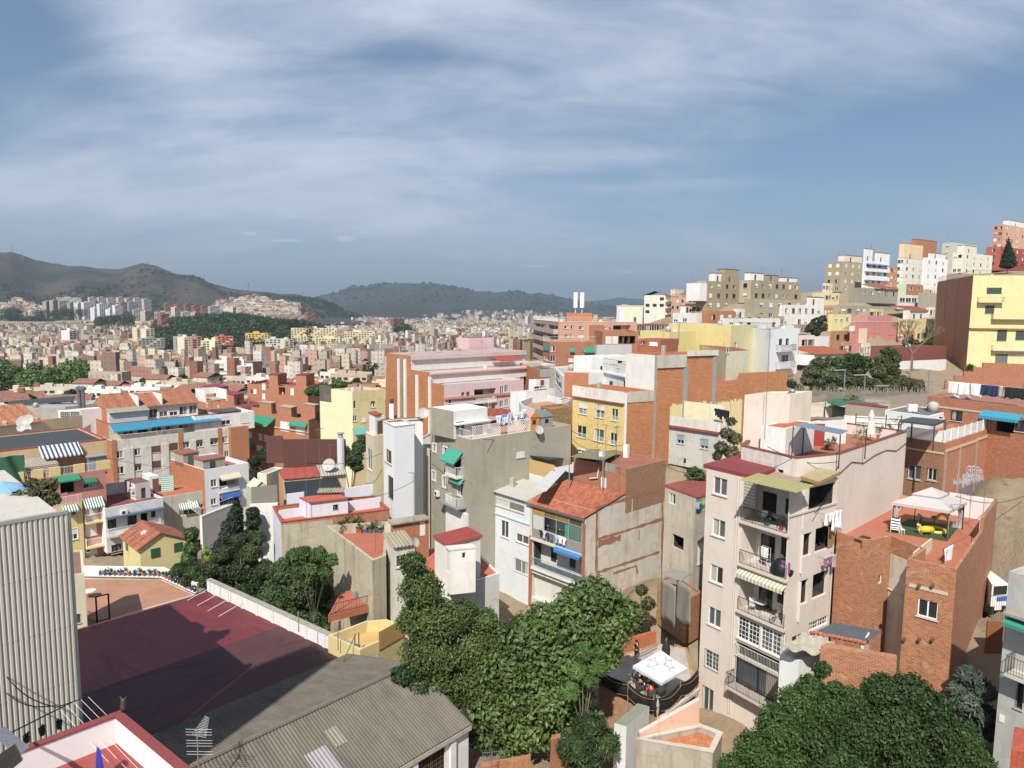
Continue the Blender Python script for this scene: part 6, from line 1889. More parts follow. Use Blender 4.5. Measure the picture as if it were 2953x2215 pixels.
simple('brick_hall','long low red brick building with burgundy roofs left of the green awnings',Z('I',2080,1480),Z('I',1700,1385),Z('I',2290,1440),168,-42,RBK,RBK,roofm('#8f3a40',.3),.3,(3,(2.2,5.2),dict(w=1.2,h=1.2,kind=('wS','ws'))),huts=((.2,.5,.1,.5,2.6,RBK,pl('#8f2f38',.7)),(.7,.98,.2,.8,3.0,RBK,pl('#8f2f38',.7))))
CC=st('#ece2b4',.15)
h=House('apartment_building','cream building with a windowless clad side, left of the tall orange brick gable',Z('B',945,87),Z('B',760,64),Z('B',1228,66),122,-37,CC,st('#d6c891',.45),roofm('#b0a08a',.4),par=.5)
h.L.wins('B',[]);h.R.wins('B',[(952,165,978,235,'wq'),(1102,170,1140,225,'wBs'),(947,295,985,345,'w'),(1022,305,1063,350,'wS'),(1100,292,1130,335,'wBS'),(1190,280,1222,322,'wS')]);h.done()
P_=h.B;z_=at(Z('B',665,175),P_.y+1).z
x_=toX(Vector((P_.x,P_.y,z_)),(h.B-h.A).normalized()*1,Z('B',665,0)[0])
l_=House('','',Vector((P_.x,P_.y,z_))+h.L.n*.02,x_,('L',8,47),0,-37,CC,CC,roofm('#b0a08a'),par=.1,root=h.root,terr=False);l_.done()
slats(l_.B+ZUP*.01,l_.A+ZUP*.01,3.0,MB(),DARK());m_=MB();slats(l_.B+ZUP*.01,l_.A+ZUP*.01,3.0,m_,pl('#6a6460',.7));m_.build('slat_screen',h.root)
h.R.awn('B',940,400,1060,450,1.6,m=pl('#5aa79c',.8))
OB2=bk('#b8744a','#d6a880',.42,.2,.7,.02);PKW=st('#d9bcbc',.25)
h=House('apartment_building','tall pinkish apartment building with an orange brick gable striped in white and stepped balcony terraces',Z('J',1735,985),('X',Z('J',1232,0)[0],-38),Z('K',330,880),118,-36,OB2,PKW,roofm('#b9a39a',.3),par=.4)
f=h.R;Kx=lambda x:f.uz(Z('K',x,950))[0]
f.wins('J',[(1885,1050,1910,1115,'wBs'),(1928,1045,1955,1110,'wBs'),(1775,1095,1800,1150,'wBs'),(1995,1020,2182,1110,'h'),(1995,1140,2182,1230,'h')])
f.wins('K',[(126,938,156,1000,'w'),(165,928,196,990,'w'),(122,1062,154,1120,'w'),(166,1052,197,1112,'w')])
f.balc('J',1992,1080,2184,1135,.3);f.balc('K',-10,1020,92,1065,.3);f.strip(0,f.z1-.0-2.6,f.L,f.z1-2.2,.3,st('#c98a78',.3),'band');h.done()
f=h.L
def stepup(root,A,B,C,base,ml,mr,roof,par,**k):
 q_=House('','',A,B,C,0,base,ml,mr,roof,par,root=root,terr=False,**k);return q_
def gp(x,y):
 q_=toX(h.A,hd(-38),Z('J',x,0)[0]);q_.z=at(Z('J',x,y),q_.y).z;return q_+h.L.n*.006
zA2,zA3=gp(1615,878),gp(1452,735)
s1=stepup(h.root,zA2,('X',Z('J',1236,0)[0],-38),('L',32,47),h.z1-.3,OB2,st('#e6ddda',.3),roofm('#b9a39a'),.4)
s1.R.grid(10,(2.0,),w=2.2,h=1.7,kind=('hq','oq','dq','wsq'),u0=.02,u1=.98);s1.done()
rail(h.R.pt(.2,h.z1,-.1),h.R.pt(h.R.L,h.z1,-.1),1.0,h.root,FRAME(),.2)
s2=stepup(h.root,zA3+h.L.n*.006,('X',Z('J',1240,0)[0],-38),('L',29,47),s1.z1-.3,OB2,st('#e6e2dc',.3),roofm('#b9a39a'),.0)
s2.R.grid(8,(2.9,),w=1.3,h=1.9,kind=('dq','wBq'),u0=.02,u1=.98);s2.done()
s2.R.strip(0,s2.z1-.8,s2.R.L,s2.z1+.02,.5,PKW,'pink_parapet')
rail(s1.R.pt(.2,s1.z1,-.1),s1.R.pt(30,s1.z1,-.1),1.1,h.root,pl('#e0c9c4',.6),.2)
s1.R.strip(0,s1.z1-.5,30,s1.z1-.2,.4,st('#d9a89a',.2),'terrace_edge')
m_=MB();Lf=s2.L
for x0,x1 in((1345,1357),(1398,1412),(1610,1625),(1500,1515)):
 ff=h.L;tz_=(s2.z1-.8)if x1<1430 else s1.z1-.8 if x1<1650 else h.z1
 a_,b_=ff.uz(Z('J',x0,1000))[0],ff.uz(Z('J',x1,1000))[0]
 m_.box(ff.pt(a_,-34,.01),ff.u*(b_-a_),ff.n*.3,ZUP*(tz_+34),st('#ece6da',.3))
m_.build('white_stripe',h.root)
m_=MB();a_,b_=h.L.uz(Z('J',1360,1000))[0],h.L.uz(Z('J',1396,1000))[0];m_.box(h.L.pt(a_,-34,.02),h.L.u*(b_-a_),h.L.n*.05,ZUP*(s2.z1+33.5),st('#9a8a78',.6));m_.build('lightwell',h.root)
tw=stepup(h.root,at(Z('J',1955,582),150),('L',4,-43),('L',7,47),s2.z1-.1,st('#e3bcbc',.2),st('#e9c4c4',.2),pl('#8a3f3a',.7),0);tw.L.grid(1,(3.4,),w=.9,h=2,kind='d');tw.done()
slab([s2.R.pt(19,s2.z1-1.7,3.6),s2.R.pt(25,s2.z1-1.7,3.6),s2.R.pt(25,s2.z1-1,.6),s2.R.pt(19,s2.z1-1,.6)],.1,pl('#a8452f',.8),'rust_awning',h.root)
WT=st('#eceef0',.12)
h=House('white_tower_house','tall narrow bright white house with a dark window above a yellow sill',Z('B',1305,392),Z('B',1212,345),Z('B',1478,372),74,-30,WT,WT,roofm('#e0dfda',.3),par=.5,cope=pl('#cfc9bf',.8))
h.L.wins('B',[(1236,590,1282,700,'dq'),(1257,820,1298,1010,'nbq')]);h.L.box('B',1230,703,1285,712,.1,pl('#d9a02f',.6),'yellow_sill');h.done()
k_=House('','',Z('B',1242,350),Z('B',1210,327),Z('B',1552,335),77.5,-29,WT,WT,roofm('#9a8a70',.5),par=.15,cope=pl('#8f5f48',.8),root=h.root,terr=False);k_.R.wins('B',[(1462,365,1490,425,'wbWq')]);k_.done()
P_=onz(Z('B',1285,330),k_.z1-.1);t_=thing('chimney','slim white chimney with a dark cap on the roof of the tall white house','chimney',P_);MB().cbox(P_,.5,.5,1.9,WT).build('stack',t_);MB().cbox(P_+ZUP*1.9,.4,.4,.5,pl('#5a3a30',.8)).build('cap',t_)
P_=onz(Z('B',1555,345),k_.z1-.1);dish(P_,170,'white satellite dish at the right end of the tall white house roof',.65,group=None)
simple('cream_house','narrow cream house with a cluttered balcony left of the tall white house',Z('B',1125,470),Z('B',1060,435),Z('B',1212,455),80,-31,st('#d9cdb4',.5),st('#ece0b0',.2),GRY,.3,('B',(1075,580,1112,760,'w')),huts=((.1,.9,.3,.9,2.6,WHT),))
simple('cream_house','narrow cream house with two teal awnings between the white tower and the grey building',Z('B',1612,590),Z('B',1482,512),('L',8,12),79.3,-30,st('#e3dac4',.45),None,GRY,.3,('B',(1495,640,1530,700,'w'),(1500,880,1540,940,'w')))
GY=st('#a29c8a',.5);GY2=st('#b0a995',.4)
h=House('grey_apartment_building','big grey rendered building with teal awnings and a roof terrace full of toys',Z('B',1962,505),Z('B',1622,405),Z('C',738,375),72,-29,GY,GY2,roofm('#b58a72',.3),par=.35)
GB_=h
f=h.L;f.wins('B',[(1697,345,1742,425,'wbWq'),(1640,540,1668,608,'wf'),(1730,570,1770,645,'wf'),(1634,775,1662,855,'wf'),(1724,820,1758,915,'wf'),(1815,650,1880,760,'o'),(1845,870,1892,985,'w'),(1838,1130,1890,1260,'wbWq')])
for y0,y1 in((700,805),(965,1068)):f.balc('B',1800,y0,1902,y1,.9)
f.awn('B',1775,590,1900,700,1.2,m=pl('#2f9c86',.8));f.awn('B',1820,825,1915,870,.6,m=pl('#4f9c90',.8))
u_,z_=f.uz(Z('B',1688,985));f.ac(u_,z_)
m_=MB()
for l_ in([(1635,700),(1760,800),(1765,930)],[(1780,540),(1770,800)],[(1720,440),(1720,560)],[(1645,410),(1640,520)]):m_.tube([f.pt(*f.uz(Z('B',*p_)),.1)for p_ in l_],.05,pl('#8f897c',.6),5)
m_.build('drainpipe',h.root)
u0,z0,u1,z1=f.rect('B',1750,1050,1930,1120);f.strip(u0,z1-.1,u1,z1+.05,1.2,pl('#8f8f8a',.7),'porch_roof')
f.box('B',1770,1100,1945,1640,.3,st('#e6e4e0',.3),'white_base')
h.R.wins('C',[(265,600,338,655,'wS')]);h.done();za=h.z1-.35
tp_=at(Z('B',1818,256),74.2)
s1=stepup(h.root,tp_,('X',Z('B',1624,0)[0],-43),('X',Z('B',2110,0)[0],47),za,GY,st('#ecece8',.2),roofm('#eeeeec',.1),.12);s1.R.wins('B',[(1838,345,1915,470,'wq'),(1985,370,2070,475,'dq')]);s1.done()
s1.R.strip(0,s1.z1-1.5,s1.R.L,s1.z1-1.35,.7,st('#e9e6e0'),'canopy')
rail(s1.R.pt(4.5,s1.z1,.6),s1.R.pt(s1.R.L,s1.z1,.6),.9,h.root,FRAME(),.2)
a,b_,c_,d_=at(Z('C',18,300),80),at(Z('C',275,295),84),at(Z('C',215,240),88),at(Z('C',10,228),84)
t_=thing('canopy','red ribbed canopy over the roof terrace of the grey building','canopy',Vector((a.x+2,a.y+3,za)))
corr(d_,c_,a,.35,.05,tile('#b5503c',.3,.4)).build('canopy_roof',t_)
m_=MB()
for p_ in(a,b_):m_.tube([Vector((p_.x,p_.y,za)),p_],.05,FRAME(),4)
m_.build('posts',t_)
def lattice(P0,P1,h_,label):
 m_=MB();d_=P1-P0;L_=d_.length;n_=int(L_/.32);w_=FRAME()
 for i in range(-4,n_+4):
  for s_ in(1,-1):
   x0=i*.32;x1=x0+s_*h_
   a0,a1=max(0,min(L_,x0)),max(0,min(L_,x1))
   if abs(a0-a1)<.05:continue
   y0=(a0-x0)/(x1-x0)*h_;y1=(a1-x0)/(x1-x0)*h_
   m_.tube([P0+d_*(a0/L_)+ZUP*y0,P0+d_*(a1/L_)+ZUP*y1],.022,w_,3)
 m_.tube([P0,P1],.03,w_,4);m_.tube([P0+ZUP*h_,P1+ZUP*h_],.03,w_,4)
 meta(m_.build('lattice_screen'),label,'lattice screen')
R=h.R;U_=lambda x:R.uz(Z('C',x,440))[0]
lattice(R.pt(.3,h.z1+.02,-.1),R.pt(U_(135),h.z1+.02,-.1),1.35,'white lattice screen at the near corner of the grey building terrace')
lattice(R.pt(U_(195),h.z1+.02,-.1),R.pt(U_(395),h.z1+.02,-.1),1.4,'white lattice screen behind which washing hangs on the grey building terrace')
rail(h.L.pt(h.L.L*.62,h.z1,-.1),h.L.pt(h.L.L-.1,h.z1,-.1),.9,h.root,FRAME(),.2)
rg=random.Random(12)
for i in range(18):
 u_=U_(170+i*14);cols=('#e8e8ec','#c9d6e4','#e3c4cc','#6f9cc4','#f0f0f0','#b9c4d0')
 cloth(R.pt(u_,h.z1+rg.uniform(1.6,2.3),-.8-rg.random()),R.u,.6,rg.uniform(.6,1.1),CL(cols[i%6]),'pastel garment on the airers of the grey building terrace','laundry','laundry','washing on the grey building terrace',sh=('shirt','towel')[i%2])
def playhouse(x,y,w_,hh,c1,c2,lab):
 P_=R.pt(U_(x),za+.003,-1.6);t_=thing('playhouse',lab,'playhouse',P_)
 MB().box(P_,R.u*w_,-R.n*w_,ZUP*hh,pl(c1,.6)).build('wall',t_)
 m_=MB();a_,b_=P_+ZUP*(hh+.003)-R.u*.1+R.n*.1,P_+ZUP*(hh+.003)+R.u*(w_+.1)+R.n*.1;e_=-R.n*(w_+.2);mid=a_.lerp(b_,.5)+ZUP*.7
 m_.poly([a_,mid,mid+e_,a_+e_],pl(c2,.6));m_.poly([mid,b_,b_+e_,mid+e_],pl(c2,.6));m_.poly([a_,b_,mid],pl(c1,.6));m_.poly([a_+e_,mid+e_,b_+e_],pl(c1,.6));m_.build('roof',t_)
 m_=MB();m_.box(P_+R.u*w_*.3+ZUP*(hh*.45)+R.n*.003,R.u*w_*.3,R.n*.02,ZUP*hh*.35,DARK());m_.build('window',t_)
playhouse(460,0,1.7,1.5,'#d98f3a','#d9938a','orange toy house with a pink roof on the grey building terrace')
playhouse(565,0,1.9,1.4,'#9aa19c','#6f7a76','grey-green toy house on the grey building terrace')
P_=R.pt(U_(445),h.z1-.9,.3);dish(P_,150,'white satellite dish on the right wall of the grey building',.55,group=None)
# centre front cluster
LIL=st('#dfe0ea',.2);RR=roofm('#c05a40',.25);DC=st('#c4b99f',1.0)
h=House('terraced_house','low house with lilac-white parapets, a red roof deck and a central roof room',Z('B',330,1215),Z('B',258,1080),Z('B',1265,1105),66,-31,st('#dcdfe8',.3),bk('#b8714a','#b59a7c',.29,.09),RR,par=.55,cope=pl('#a8503c',.8))
h.R.strip(0,h.z0,h.R.L*.46,h.z1-.3,.06,DC,'render_coat');h.done();RH=h
zf_=h.z1-.55
s1=House('','',Vector((onz(Z('B',575,1190),zf_).x,onz(Z('B',575,1190),zf_).y,at(Z('B',575,1048),onz(Z('B',575,1190),zf_).y).z)),('L',2.2,-43),('X',Z('B',905,0)[0],62),0,zf_,LIL,LIL,RR,par=0,root=h.root,terr=False)
s1.R.wins('B',[(778,1062,820,1108,'dbq')]);s1.done()
slab([p_+ZUP*.003 for p_ in(s1.A+s1.R.n*.2,s1.C+s1.R.n*.2,s1.D,s1.B)],.14,RR,'roof_slab',h.root,pl('#b5533c',.8))
for q0,q1,hh in(((905,1125),(1190,1085),1.1),((310,1190),(525,1160),.9),((880,1045),(1125,1005),1.6),((380,1090),(530,1070),1.5)):
 a,b_=onz(Z('B',*q0),zf_),onz(Z('B',*q1),zf_);MB().box(a,b_-a,Vector((0,.2,0)),ZUP*hh,LIL).build('inner_parapet',h.root)
h2_=House('terraced_house','low orange house with a red and grey sheet roof and a sagging black awning',Z('B',350,850),Z('B',308,775),Z('B',890,805),76,-31,st('#d9a06a',.4),st('#d6c0a0',.5),roofm('#b04a38',.4),par=.0)
h2_.R.wins('B',[(700,880,800,1000,'o'),(380,900,470,1000,'o')]);h2_.done();f=h2_.R
m_=MB();u0,z0,u1,z1=f.rect('B',355,860,815,960);m_.grid(lambda a_,b_:f.pt(u0+(u1-u0)*a_,h2_.z1-.2-1.3*b_-.35*math.sin(a_*3.1)*b_,.1+2.6*b_),20,6,pl('#1f242b',.7));m_.build('black_awning',h2_.root,smooth=True)
corr(f.pt(f.L*.58,h2_.z1+.15,.4),f.pt(f.L,h2_.z1+.15,.4),f.pt(f.L*.58,h2_.z1+.7,-3.2),.3,.05,fibre('#b5b0a2',.6)).build('sheet_roof',h2_.root)
corr(f.pt(0,h2_.z1+.1,.2),f.pt(f.L*.57,h2_.z1+.1,.2),f.pt(0,h2_.z1+.6,-3.2),.9,.02,pl('#a8483a',.7)).build('sheet_roof',h2_.root)
corr(at(Z('B',635,960),71),at(Z('B',870,955),71.5),at(Z('B',660,920),73),.3,.06,fibre('#b9ab92',.6)).build('lean_to_roof',h2_.root)
P_=onz(Z('B',848,790),h2_.z1-.2);t_=thing('chimney','pale round chimney with a cowl on the sheet roof above the black awning','chimney',P_);MB().tube([P_,P_+ZUP*4.2],.42,st('#cfd0d4',.3),10).build('stack',t_);MB().lathe(P_+ZUP*4.2,[(.3,0),(.3,.5),(.45,.55),(.45,.65),(0,.7)],pl('#a8a8a4',.5),10).build('cowl',t_)
dish(onz(Z('B',745,790),h2_.z1+.2),190,'white satellite dish beside the pale round chimney',.75,group=None)
m_=MB();fm=stripe('#6a4034','#57342c',.25)
for a_,b_,d0,d1 in(((205,705),(350,705),84,83),((355,745),(890,738),80,82),((350,705),(355,745),83,80)):
 p0,p1=at(Z('B',*a_),d0),at(Z('B',*b_),d1);m_.box(p0,p1-p0,Vector((0,.08,0)),ZUP*3.4,fm)
meta(m_.build('reed_fence'),'dark brown reed fence round the deck behind the black awning','fence')
simple('outbuilding','low cream outbuilding with an air conditioner in front of the brown reed fence',Z('B',205,800),Z('B',125,790),Z('B',350,745),80,-32,st('#ddd6bc',.4),WHT,GRY,.1)
sh=House('garden_shed','pale green ribbed metal garden shed left of the orange house',Z('B',95,930),('L',2.5,-40),Z('B',240,925),78,-30.5,stripe('#b9c4a4','#a8b494',.2),stripe('#b9c4a4','#a8b494',.2),pl('#c4ceb4',.6),par=0)
sh.done();f=sh.R;q_=sh.B-sh.A
m_=MB();mid=f.pt(f.L/2,sh.z1+.9);m_.poly([f.pt(0,sh.z1),f.pt(f.L,sh.z1),mid],pl('#b9c4a4',.6))
for a_ in(0,f.L):m_.poly([f.pt(a_,sh.z1,.2),mid+f.n*.2,mid+q_,f.pt(a_,sh.z1)+q_],pl('#c4ceb4',.6))
m_.build('gable_roof',sh.root)
a,b_=at(Z('B',75,1020),74),at(Z('B',300,1000),74);m_=MB();m_.box(a-ZUP*.8,b_-a,Vector((0,.08,0)),ZUP*2.2,stripe('#8f877c','#6f685e',.12));meta(m_.build('wooden_fence'),'weathered grey wooden fence below the green shed','fence')
a,b_=at(Z('B',60,1060),73.5),at(Z('B',300,1050),73.5);m_=MB();m_.box(a-ZUP*8,b_-a,Vector((0,.3,0)),ZUP*8,st('#e3e2dc',.3));meta(m_.build('garden_wall'),'tall whitewashed garden wall beneath the grey wooden fence','wall')
pt_=House('pot_terrace','sunken terracotta roof terrace full of flower pots behind a long stained concrete wall',None,None,None,(2,57.5),-31,DC,None,roofm('#b5654a',.3),par=.9,th=.25,poly=[Z('B',715,1240),Z('B',1120,1545),Z('B',1235,1500),Z('B',1245,1205)],mats=[DC,DC,DC,DC])
pt_.done();zp_=pt_.z1-.9
for i in range(22):
 x,y=((860+22*(i%9),1255+6*(i//9))if i<9 else((850,1295+10*(i-9))if i<12 else(960+28*(i-12),1300+3*(i%3))))
 nm_=('clay','blue','green')[0 if i<15 else i%3];P_=onz(Z('B',x,y),zp_)
 pot_plant(P_,'plant in a %s pot on the sunken terracotta terrace'%nm_,.3+(i%4)*.3,.4,{'clay':'#b5603c','blue':'#2f5f9a','green':'#3f8a5a'}[nm_],seed=40+i,group='%s pots on the sunken terrace'%nm_)
bh=House('brick_hut','brick hut with a worn cement roof on the edge of the flower-pot terrace',Z('B',1275,1235),Z('B',1242,1205),Z('B',1605,1185),63,-31,st('#e3dfd6',.4),bk('#b8714a','#b59a7c',.29,.09),roofm('#a89c86',.8),par=0);bh.R.wins('B',[(1525,1205,1575,1330,'nSq')]);bh.done()
slab([p_+ZUP*.003 for p_ in(bh.A+bh.R.n*.3,bh.C+bh.R.n*.3,bh.D,bh.B)],.15,roofm('#a89c86',.8),'roof_slab',bh.root)
sb=House('balcony_shack','brick-edged terracotta balcony propped on a stone pillar beside the yellow wall',None,None,None,(1,55),-29.6,bk('#b5603f','#a58a70',.29,.09),None,roofm('#b5654a',.3),par=.05,poly=[Z('F',735,345),Z('F',740,350),Z('F',1120,255),Z('F',1085,130),Z('F',850,130)]);
sb.z0=sb.z1-.55
for f in sb.fs:f.z0=sb.z0
sb.done()
m_=MB();m_.tube([at(Z('F',800,380),55.5),at(Z('F',800,380),55.5)-ZUP*5],.45,st('#a8957a',.9),8);m_.build('pillar',sb.root)
rail(sb.fs[1].pt(.2,sb.z1,-.1),sb.fs[1].pt(sb.fs[1].L,sb.z1,-.1),.9,sb.root)
P_=onz(Z('F',830,200),sb.z1);chair(P_,30,'dark folding chair on the brick-edged balcony','#3a3034');P_=onz(Z('F',985,180),sb.z1)
meta(MB().lathe(P_,[(0,0),(.14,0),(.19,.4),(.17,.4),(.14,.03)],pl('#2f8fb5',.5),10).build('bucket'),'blue bucket on the brick-edged balcony','bucket')
yw=House('yellow_walled_yard','small yard with curved yellow walls and a reed screen left of the big tree',None,None,None,(1,50.5),-33,st('#dcc888',.3),None,roofm('#cfa860',.3),par=.9,th=.2,poly=[Z('F',735,515),Z('F',1010,640),Z('F',1170,570),Z('F',1400,440),Z('F',1240,375),Z('F',1060,390)])
yw.done();f=yw.fs[2]
m_=MB();m_.box(f.pt(0,f.z1-.7,.02),f.u*f.L,f.n*.05,ZUP*1.5,stripe('#c9a25a','#b08c48',.08));m_.build('reed_screen',yw.root)
for i,(x,y)in enumerate(((966,640),(1000,620),(820,560),(480,400))):
 a=at(Z('F',x,y),51.5);b_=at(Z('F',x,y-(130 if i<3 else 90)),51.5);m_=MB();m_.tube([a-ZUP*.8,b_],.05 if i<2 else .04,pl('#3f6a4a' if i<2 else '#8a8478',.7),5);meta(m_.build('fence_post'),'green or grey fence post along the white parapet of the burgundy roof','post','fence posts by the white parapet')
m_=MB();a,b_=at(Z('F',975,500),51.5),at(Z('F',850,775),49);m_.tube([a,b_],.04,pl('#3f6a4a',.7),5);meta(m_.build('fence_brace'),'slanting green brace propping the fence post at the end of the white parapet','post')
hy=House('white_house','white house with a terracotta yard roof and a red-roofed hut right behind the tall tree',None,None,None,(1,57),-31,st('#e6e2d6',.5),None,roofm('#bf6a48',.3),par=.15,poly=[Z('B',1215,1560),Z('F',1790,110),Z('F',2212,-20),Z('B',1960,1400),Z('B',1500,1450)],mats=[st('#ecebe6',.3),st('#dcdad2',.6),CRM,CRM,CRM])
hy.fs[0].wins('F',[(1268,20,1345,130,'ws')]);hy.done()
s1=House('','',Z('B',1770,1420),Z('B',1655,1345),Z('B',2050,1345),57.5,hy.z1-.2,st('#ece6de',.25),st('#efe9df',.25),pl('#8f3f38'),par=0,root=hy.root,terr=False);s1.z0=hy.z1-.15
s1.done();slab([p_+ZUP*.003 for p_ in[(s1.pts[k]+(s1.pts[k]-(s1.A+s1.D)/2)*.09)for k in range(4)]],.22,roofm('#a03a36',.4),'roof_slab',hy.root,pl('#a8563c',.8))
s2_=House('','',Z('B',1790,1460),Z('B',1750,1430),Z('B',2008,1440),56,hy.z1-.15,st('#efe9df',.25),st('#efe9df',.25),st('#e0dcd0',.5),par=0,root=hy.root,terr=False);s2_.R.wins('B',[(1888,1475,1925,1530,'wq')]);s2_.L.wins('B',[(1752,1462,1785,1640,'wSq')]);s2_.done()
slab([p_+ZUP*.003 for p_ in[(s2_.pts[k]+(s2_.pts[k]-(s2_.A+s2_.D)/2)*.09)for k in range(4)]],.12,st('#dcd8cc',.6),'hut_slab',hy.root)
ch=House('corrugated_hut','old white hut with a mossy corrugated roof left of the red-roofed white hut',Z('B',1320,1425),Z('B',1236,1350),Z('B',1480,1400),57,-30,st('#dad5ca',.9),st('#dad5ca',.8),GRY,par=0);ch.R.wins('B',[(1322,1500,1400,1600,'w')]);ch.done()
corr(ch.A-ch.R.u*.3+ch.R.n*.3+ZUP*.02,ch.C+ch.R.n*.3+ZUP*.02,ch.B-ch.R.u*.3+ZUP*.5,.28,.06,fibre('#a8a084',.7)).build('sheet_roof',ch.root)
dish(at(Z('B',1490,1480),57),120,'white satellite dish between the corrugated hut and the red-roofed hut',.42,group=None)
# yellow house and brick party walls
YB=bk('#efd08a','#d9bc7c',.4,.2,.2,.03);PW=bk('#c4713c','#cfae88',.42,.2,1.0,.028)
h=House('yellow_apartment_building','yellow brick apartment house with balcony windows and a tall bare brick side wall',Z('K',1203,990),Z('K',755,930),('X',Z('K',1452,0)[0],60.5),92,-27,YB,PW,roofm('#a8705c',.4),par=.7)
h.L.wins('K',[(802,1080,877,1180,'wsr'),(950,1108,1027,1212,'wsr'),(1086,1132,1142,1235,'wr'),(790,1280,868,1382,'wr'),(936,1310,1020,1415,'wr'),(1074,1342,1136,1445,'wr'),(790,1465,860,1510,'ws')]);h.done()
zz=h.L.uz(Z('K',960,1050))[1];h.L.strip(0,zz,h.L.L,h.z1+.01,.12,st('#e9e3da',.8),'cornice');h.L.strip(-.1,zz-.12,h.L.L,zz,.35,pl('#a0604a',.8),'ledge')
h.R.strip(0,h.z0,.35,h.z1-.1,.05,WHT,'corner_strip');h.R.strip(.4,h.R.uz(Z('K',1320,1075))[1],h.R.L,h.z1+.01,.08,st('#c9beac',.8),'cement_cap')
A2=Vector((h.C.x,h.C.y,0));A2.z=at(Z('K',1452,672),A2.y).z
h2_=House('brick_apartment_building','tall windowless orange brick party-wall building with grey concrete pillars and a red flat roof',A2,('L',5.5,-36),('X',Z('K',1990,0)[0],60.5),0,-24,st('#e6e4de',.3),PW,roofm('#9a4a44',.3),par=.3)
h2_.done();f=h2_.R
for x0,x1,top_,c_ in((1440,1472,0,'#a8a095'),(1705,1740,1.6,'#9aa0a0'),(1955,1985,.5,'#9aa0a0')):
 a_,b_=f.uz(Z('K',x0,900))[0],f.uz(Z('K',x1,900))[0];f.strip(max(0,a_),f.z0,min(f.L,b_),f.z1-top_,.12,st(c_,.5),'concrete_pillar')
a_,b_=f.uz(Z('K',1470,900))[0],f.uz(Z('K',1720,900))[0];f.strip(a_+.05,f.uz(Z('K',1600,778))[1],b_,f.z1+.01,.2,st('#c9c2b4',.9),'cement_cap')
a_,b_=f.uz(Z('K',1728,900))[0],f.uz(Z('K',1990,900))[0];f.strip(a_,f.uz(Z('K',1860,675))[1],b_,f.z1+.5,.25,st('#d9d2c6',.8),'cement_cap')
h3_=House('brick_wall_house','lower orange brick house stepping down behind the grey house with the washing',h2_.C+ZUP*(at(Z('K',1985,930),h2_.C.y).z-h2_.z1)+h2_.R.u*.02,('L',10,-36),('X',Z('L',775,0)[0],62),0,-22,PW,PW,roofm('#a8604c',.4),par=.5);h3_.done()
u_=h3_.R.L;
for a_,b_,c_ in((.32,1.0,1.6),):
 m_=MB();m_.box(h3_.R.pt(u_*a_,h3_.z1+.002,-.2),h3_.R.u*u_*(b_-a_),h3_.R.n*.2,ZUP*c_,PW);m_.build('brick_parapet',h3_.root)
m_=MB();f=h2_.R;rg=random.Random(1);yp_=st('#e8d79a',.3)
for f,x0,x1 in((h2_.R,1590,1980),(h3_.R,1995,2210)):
 a_=f.uz(Z('K',x0,1150));b_=f.uz(Z('K',x1,1150));n_=24
 for i in range(n_):
  t0,t1=a_[0]+(b_[0]-a_[0])*i/n_,a_[0]+(b_[0]-a_[0])*(i+1)/n_
  tp0=f.uz(Z('K',1780,1085))[1]+rg.uniform(-.25,.25);
  m_.poly([f.pt(t0,f.z0,.02),f.pt(t1,f.z0,.02),f.pt(t1,tp0,.02),f.pt(t0,tp0,.02)],yp_,[(t0,0),(t1,0),(t1,5),(t0,5)])
m_.build('yellow_paint',h2_.root)
h=House('white_house','white house with stepped roofs, small windows and a plain terrace above the yellow building',Z('K',1305,800),Z('K',1015,745),('L',4,60),98,-24,st('#e4e5e6',.3),st('#c9bfa8',.6),roofm('#d0cfca',.3),par=.4);h.L.wins('K',[(1065,895,1098,955,'d'),(1188,890,1212,985,'dq'),(1245,925,1270,970,'d')]);h.done()
zz=h.L.uz(Z('K',1160,850))[1];h.L.strip(0,zz,h.L.L,zz+.25,.3,WHT,'cornice');rail(h.L.pt(0,h.z1,-.1),h.L.pt(h.L.L,h.z1,-.1),.9,h.root,sp=.5)
simple('white_house','plain white house with a blank wall beside a patch of orange brick',Z('K',910,685),('X',Z('K',762,0)[0],-40),('X',Z('K',1260,0)[0],62),112,-24,WHT,st('#e9e9e6',.3),GRY,.3,None,('K',(990,765,1010,795,'d'),(1140,720,1180,740,'d')))
simple('brick_house','low house with a square patch of orange brick wall framed in white',Z('K',890,825),Z('K',682,815),('L',6,47),106,-25,OB,WHT,GRY,.3)
simple('white_house','low white house with a faded awning and shaded porch left of the orange brick patch',Z('K',665,850),Z('K',595,770),('L',6,47),112,-26,WHT,WHT,GRY,.3,('K',(602,830,640,870,'d'),(610,890,655,940,'d')))
h=House('terrace_house','rounded white terrace house with brick-panelled parapets and washing behind it',None,None,None,(1,96),-29,st('#dfe0e2',.4),None,roofm('#b58a70',.3),par=.9,poly=[Z('K',290,1070),Z('K',310,1100),Z('K',470,1160),Z('K',740,1060),Z('K',480,1000)]);h.done()
h.fs[1].strip(0,h.z1-1.5,h.fs[1].L,h.z1-1.25,.35,pl('#a8604c',.8),'ledge')
simple('stone_faced_house','low house faced in brown stone right below the rounded white terrace',Z('K',560,1135),Z('K',475,1105),Z('K',745,1115),90,-29,bk('#a88658','#7a6444',.4,.1,.6),bk('#a88658','#7a6444',.4,.1,.6),roofm('#b5704c'),.3)
simple('white_house','white house with a corrugated screen and glazed veranda beside the pink building',Z('K',350,980),Z('K',215,985),Z('K',600,955),104,-28,WHT,WHT,roofm('#8a4a42',.3),.1,None,('K',(420,935,520,960,'w')),huts=((.3,.8,.5,.95,1.8,WHT,pl('#9a4f45',.7)),))
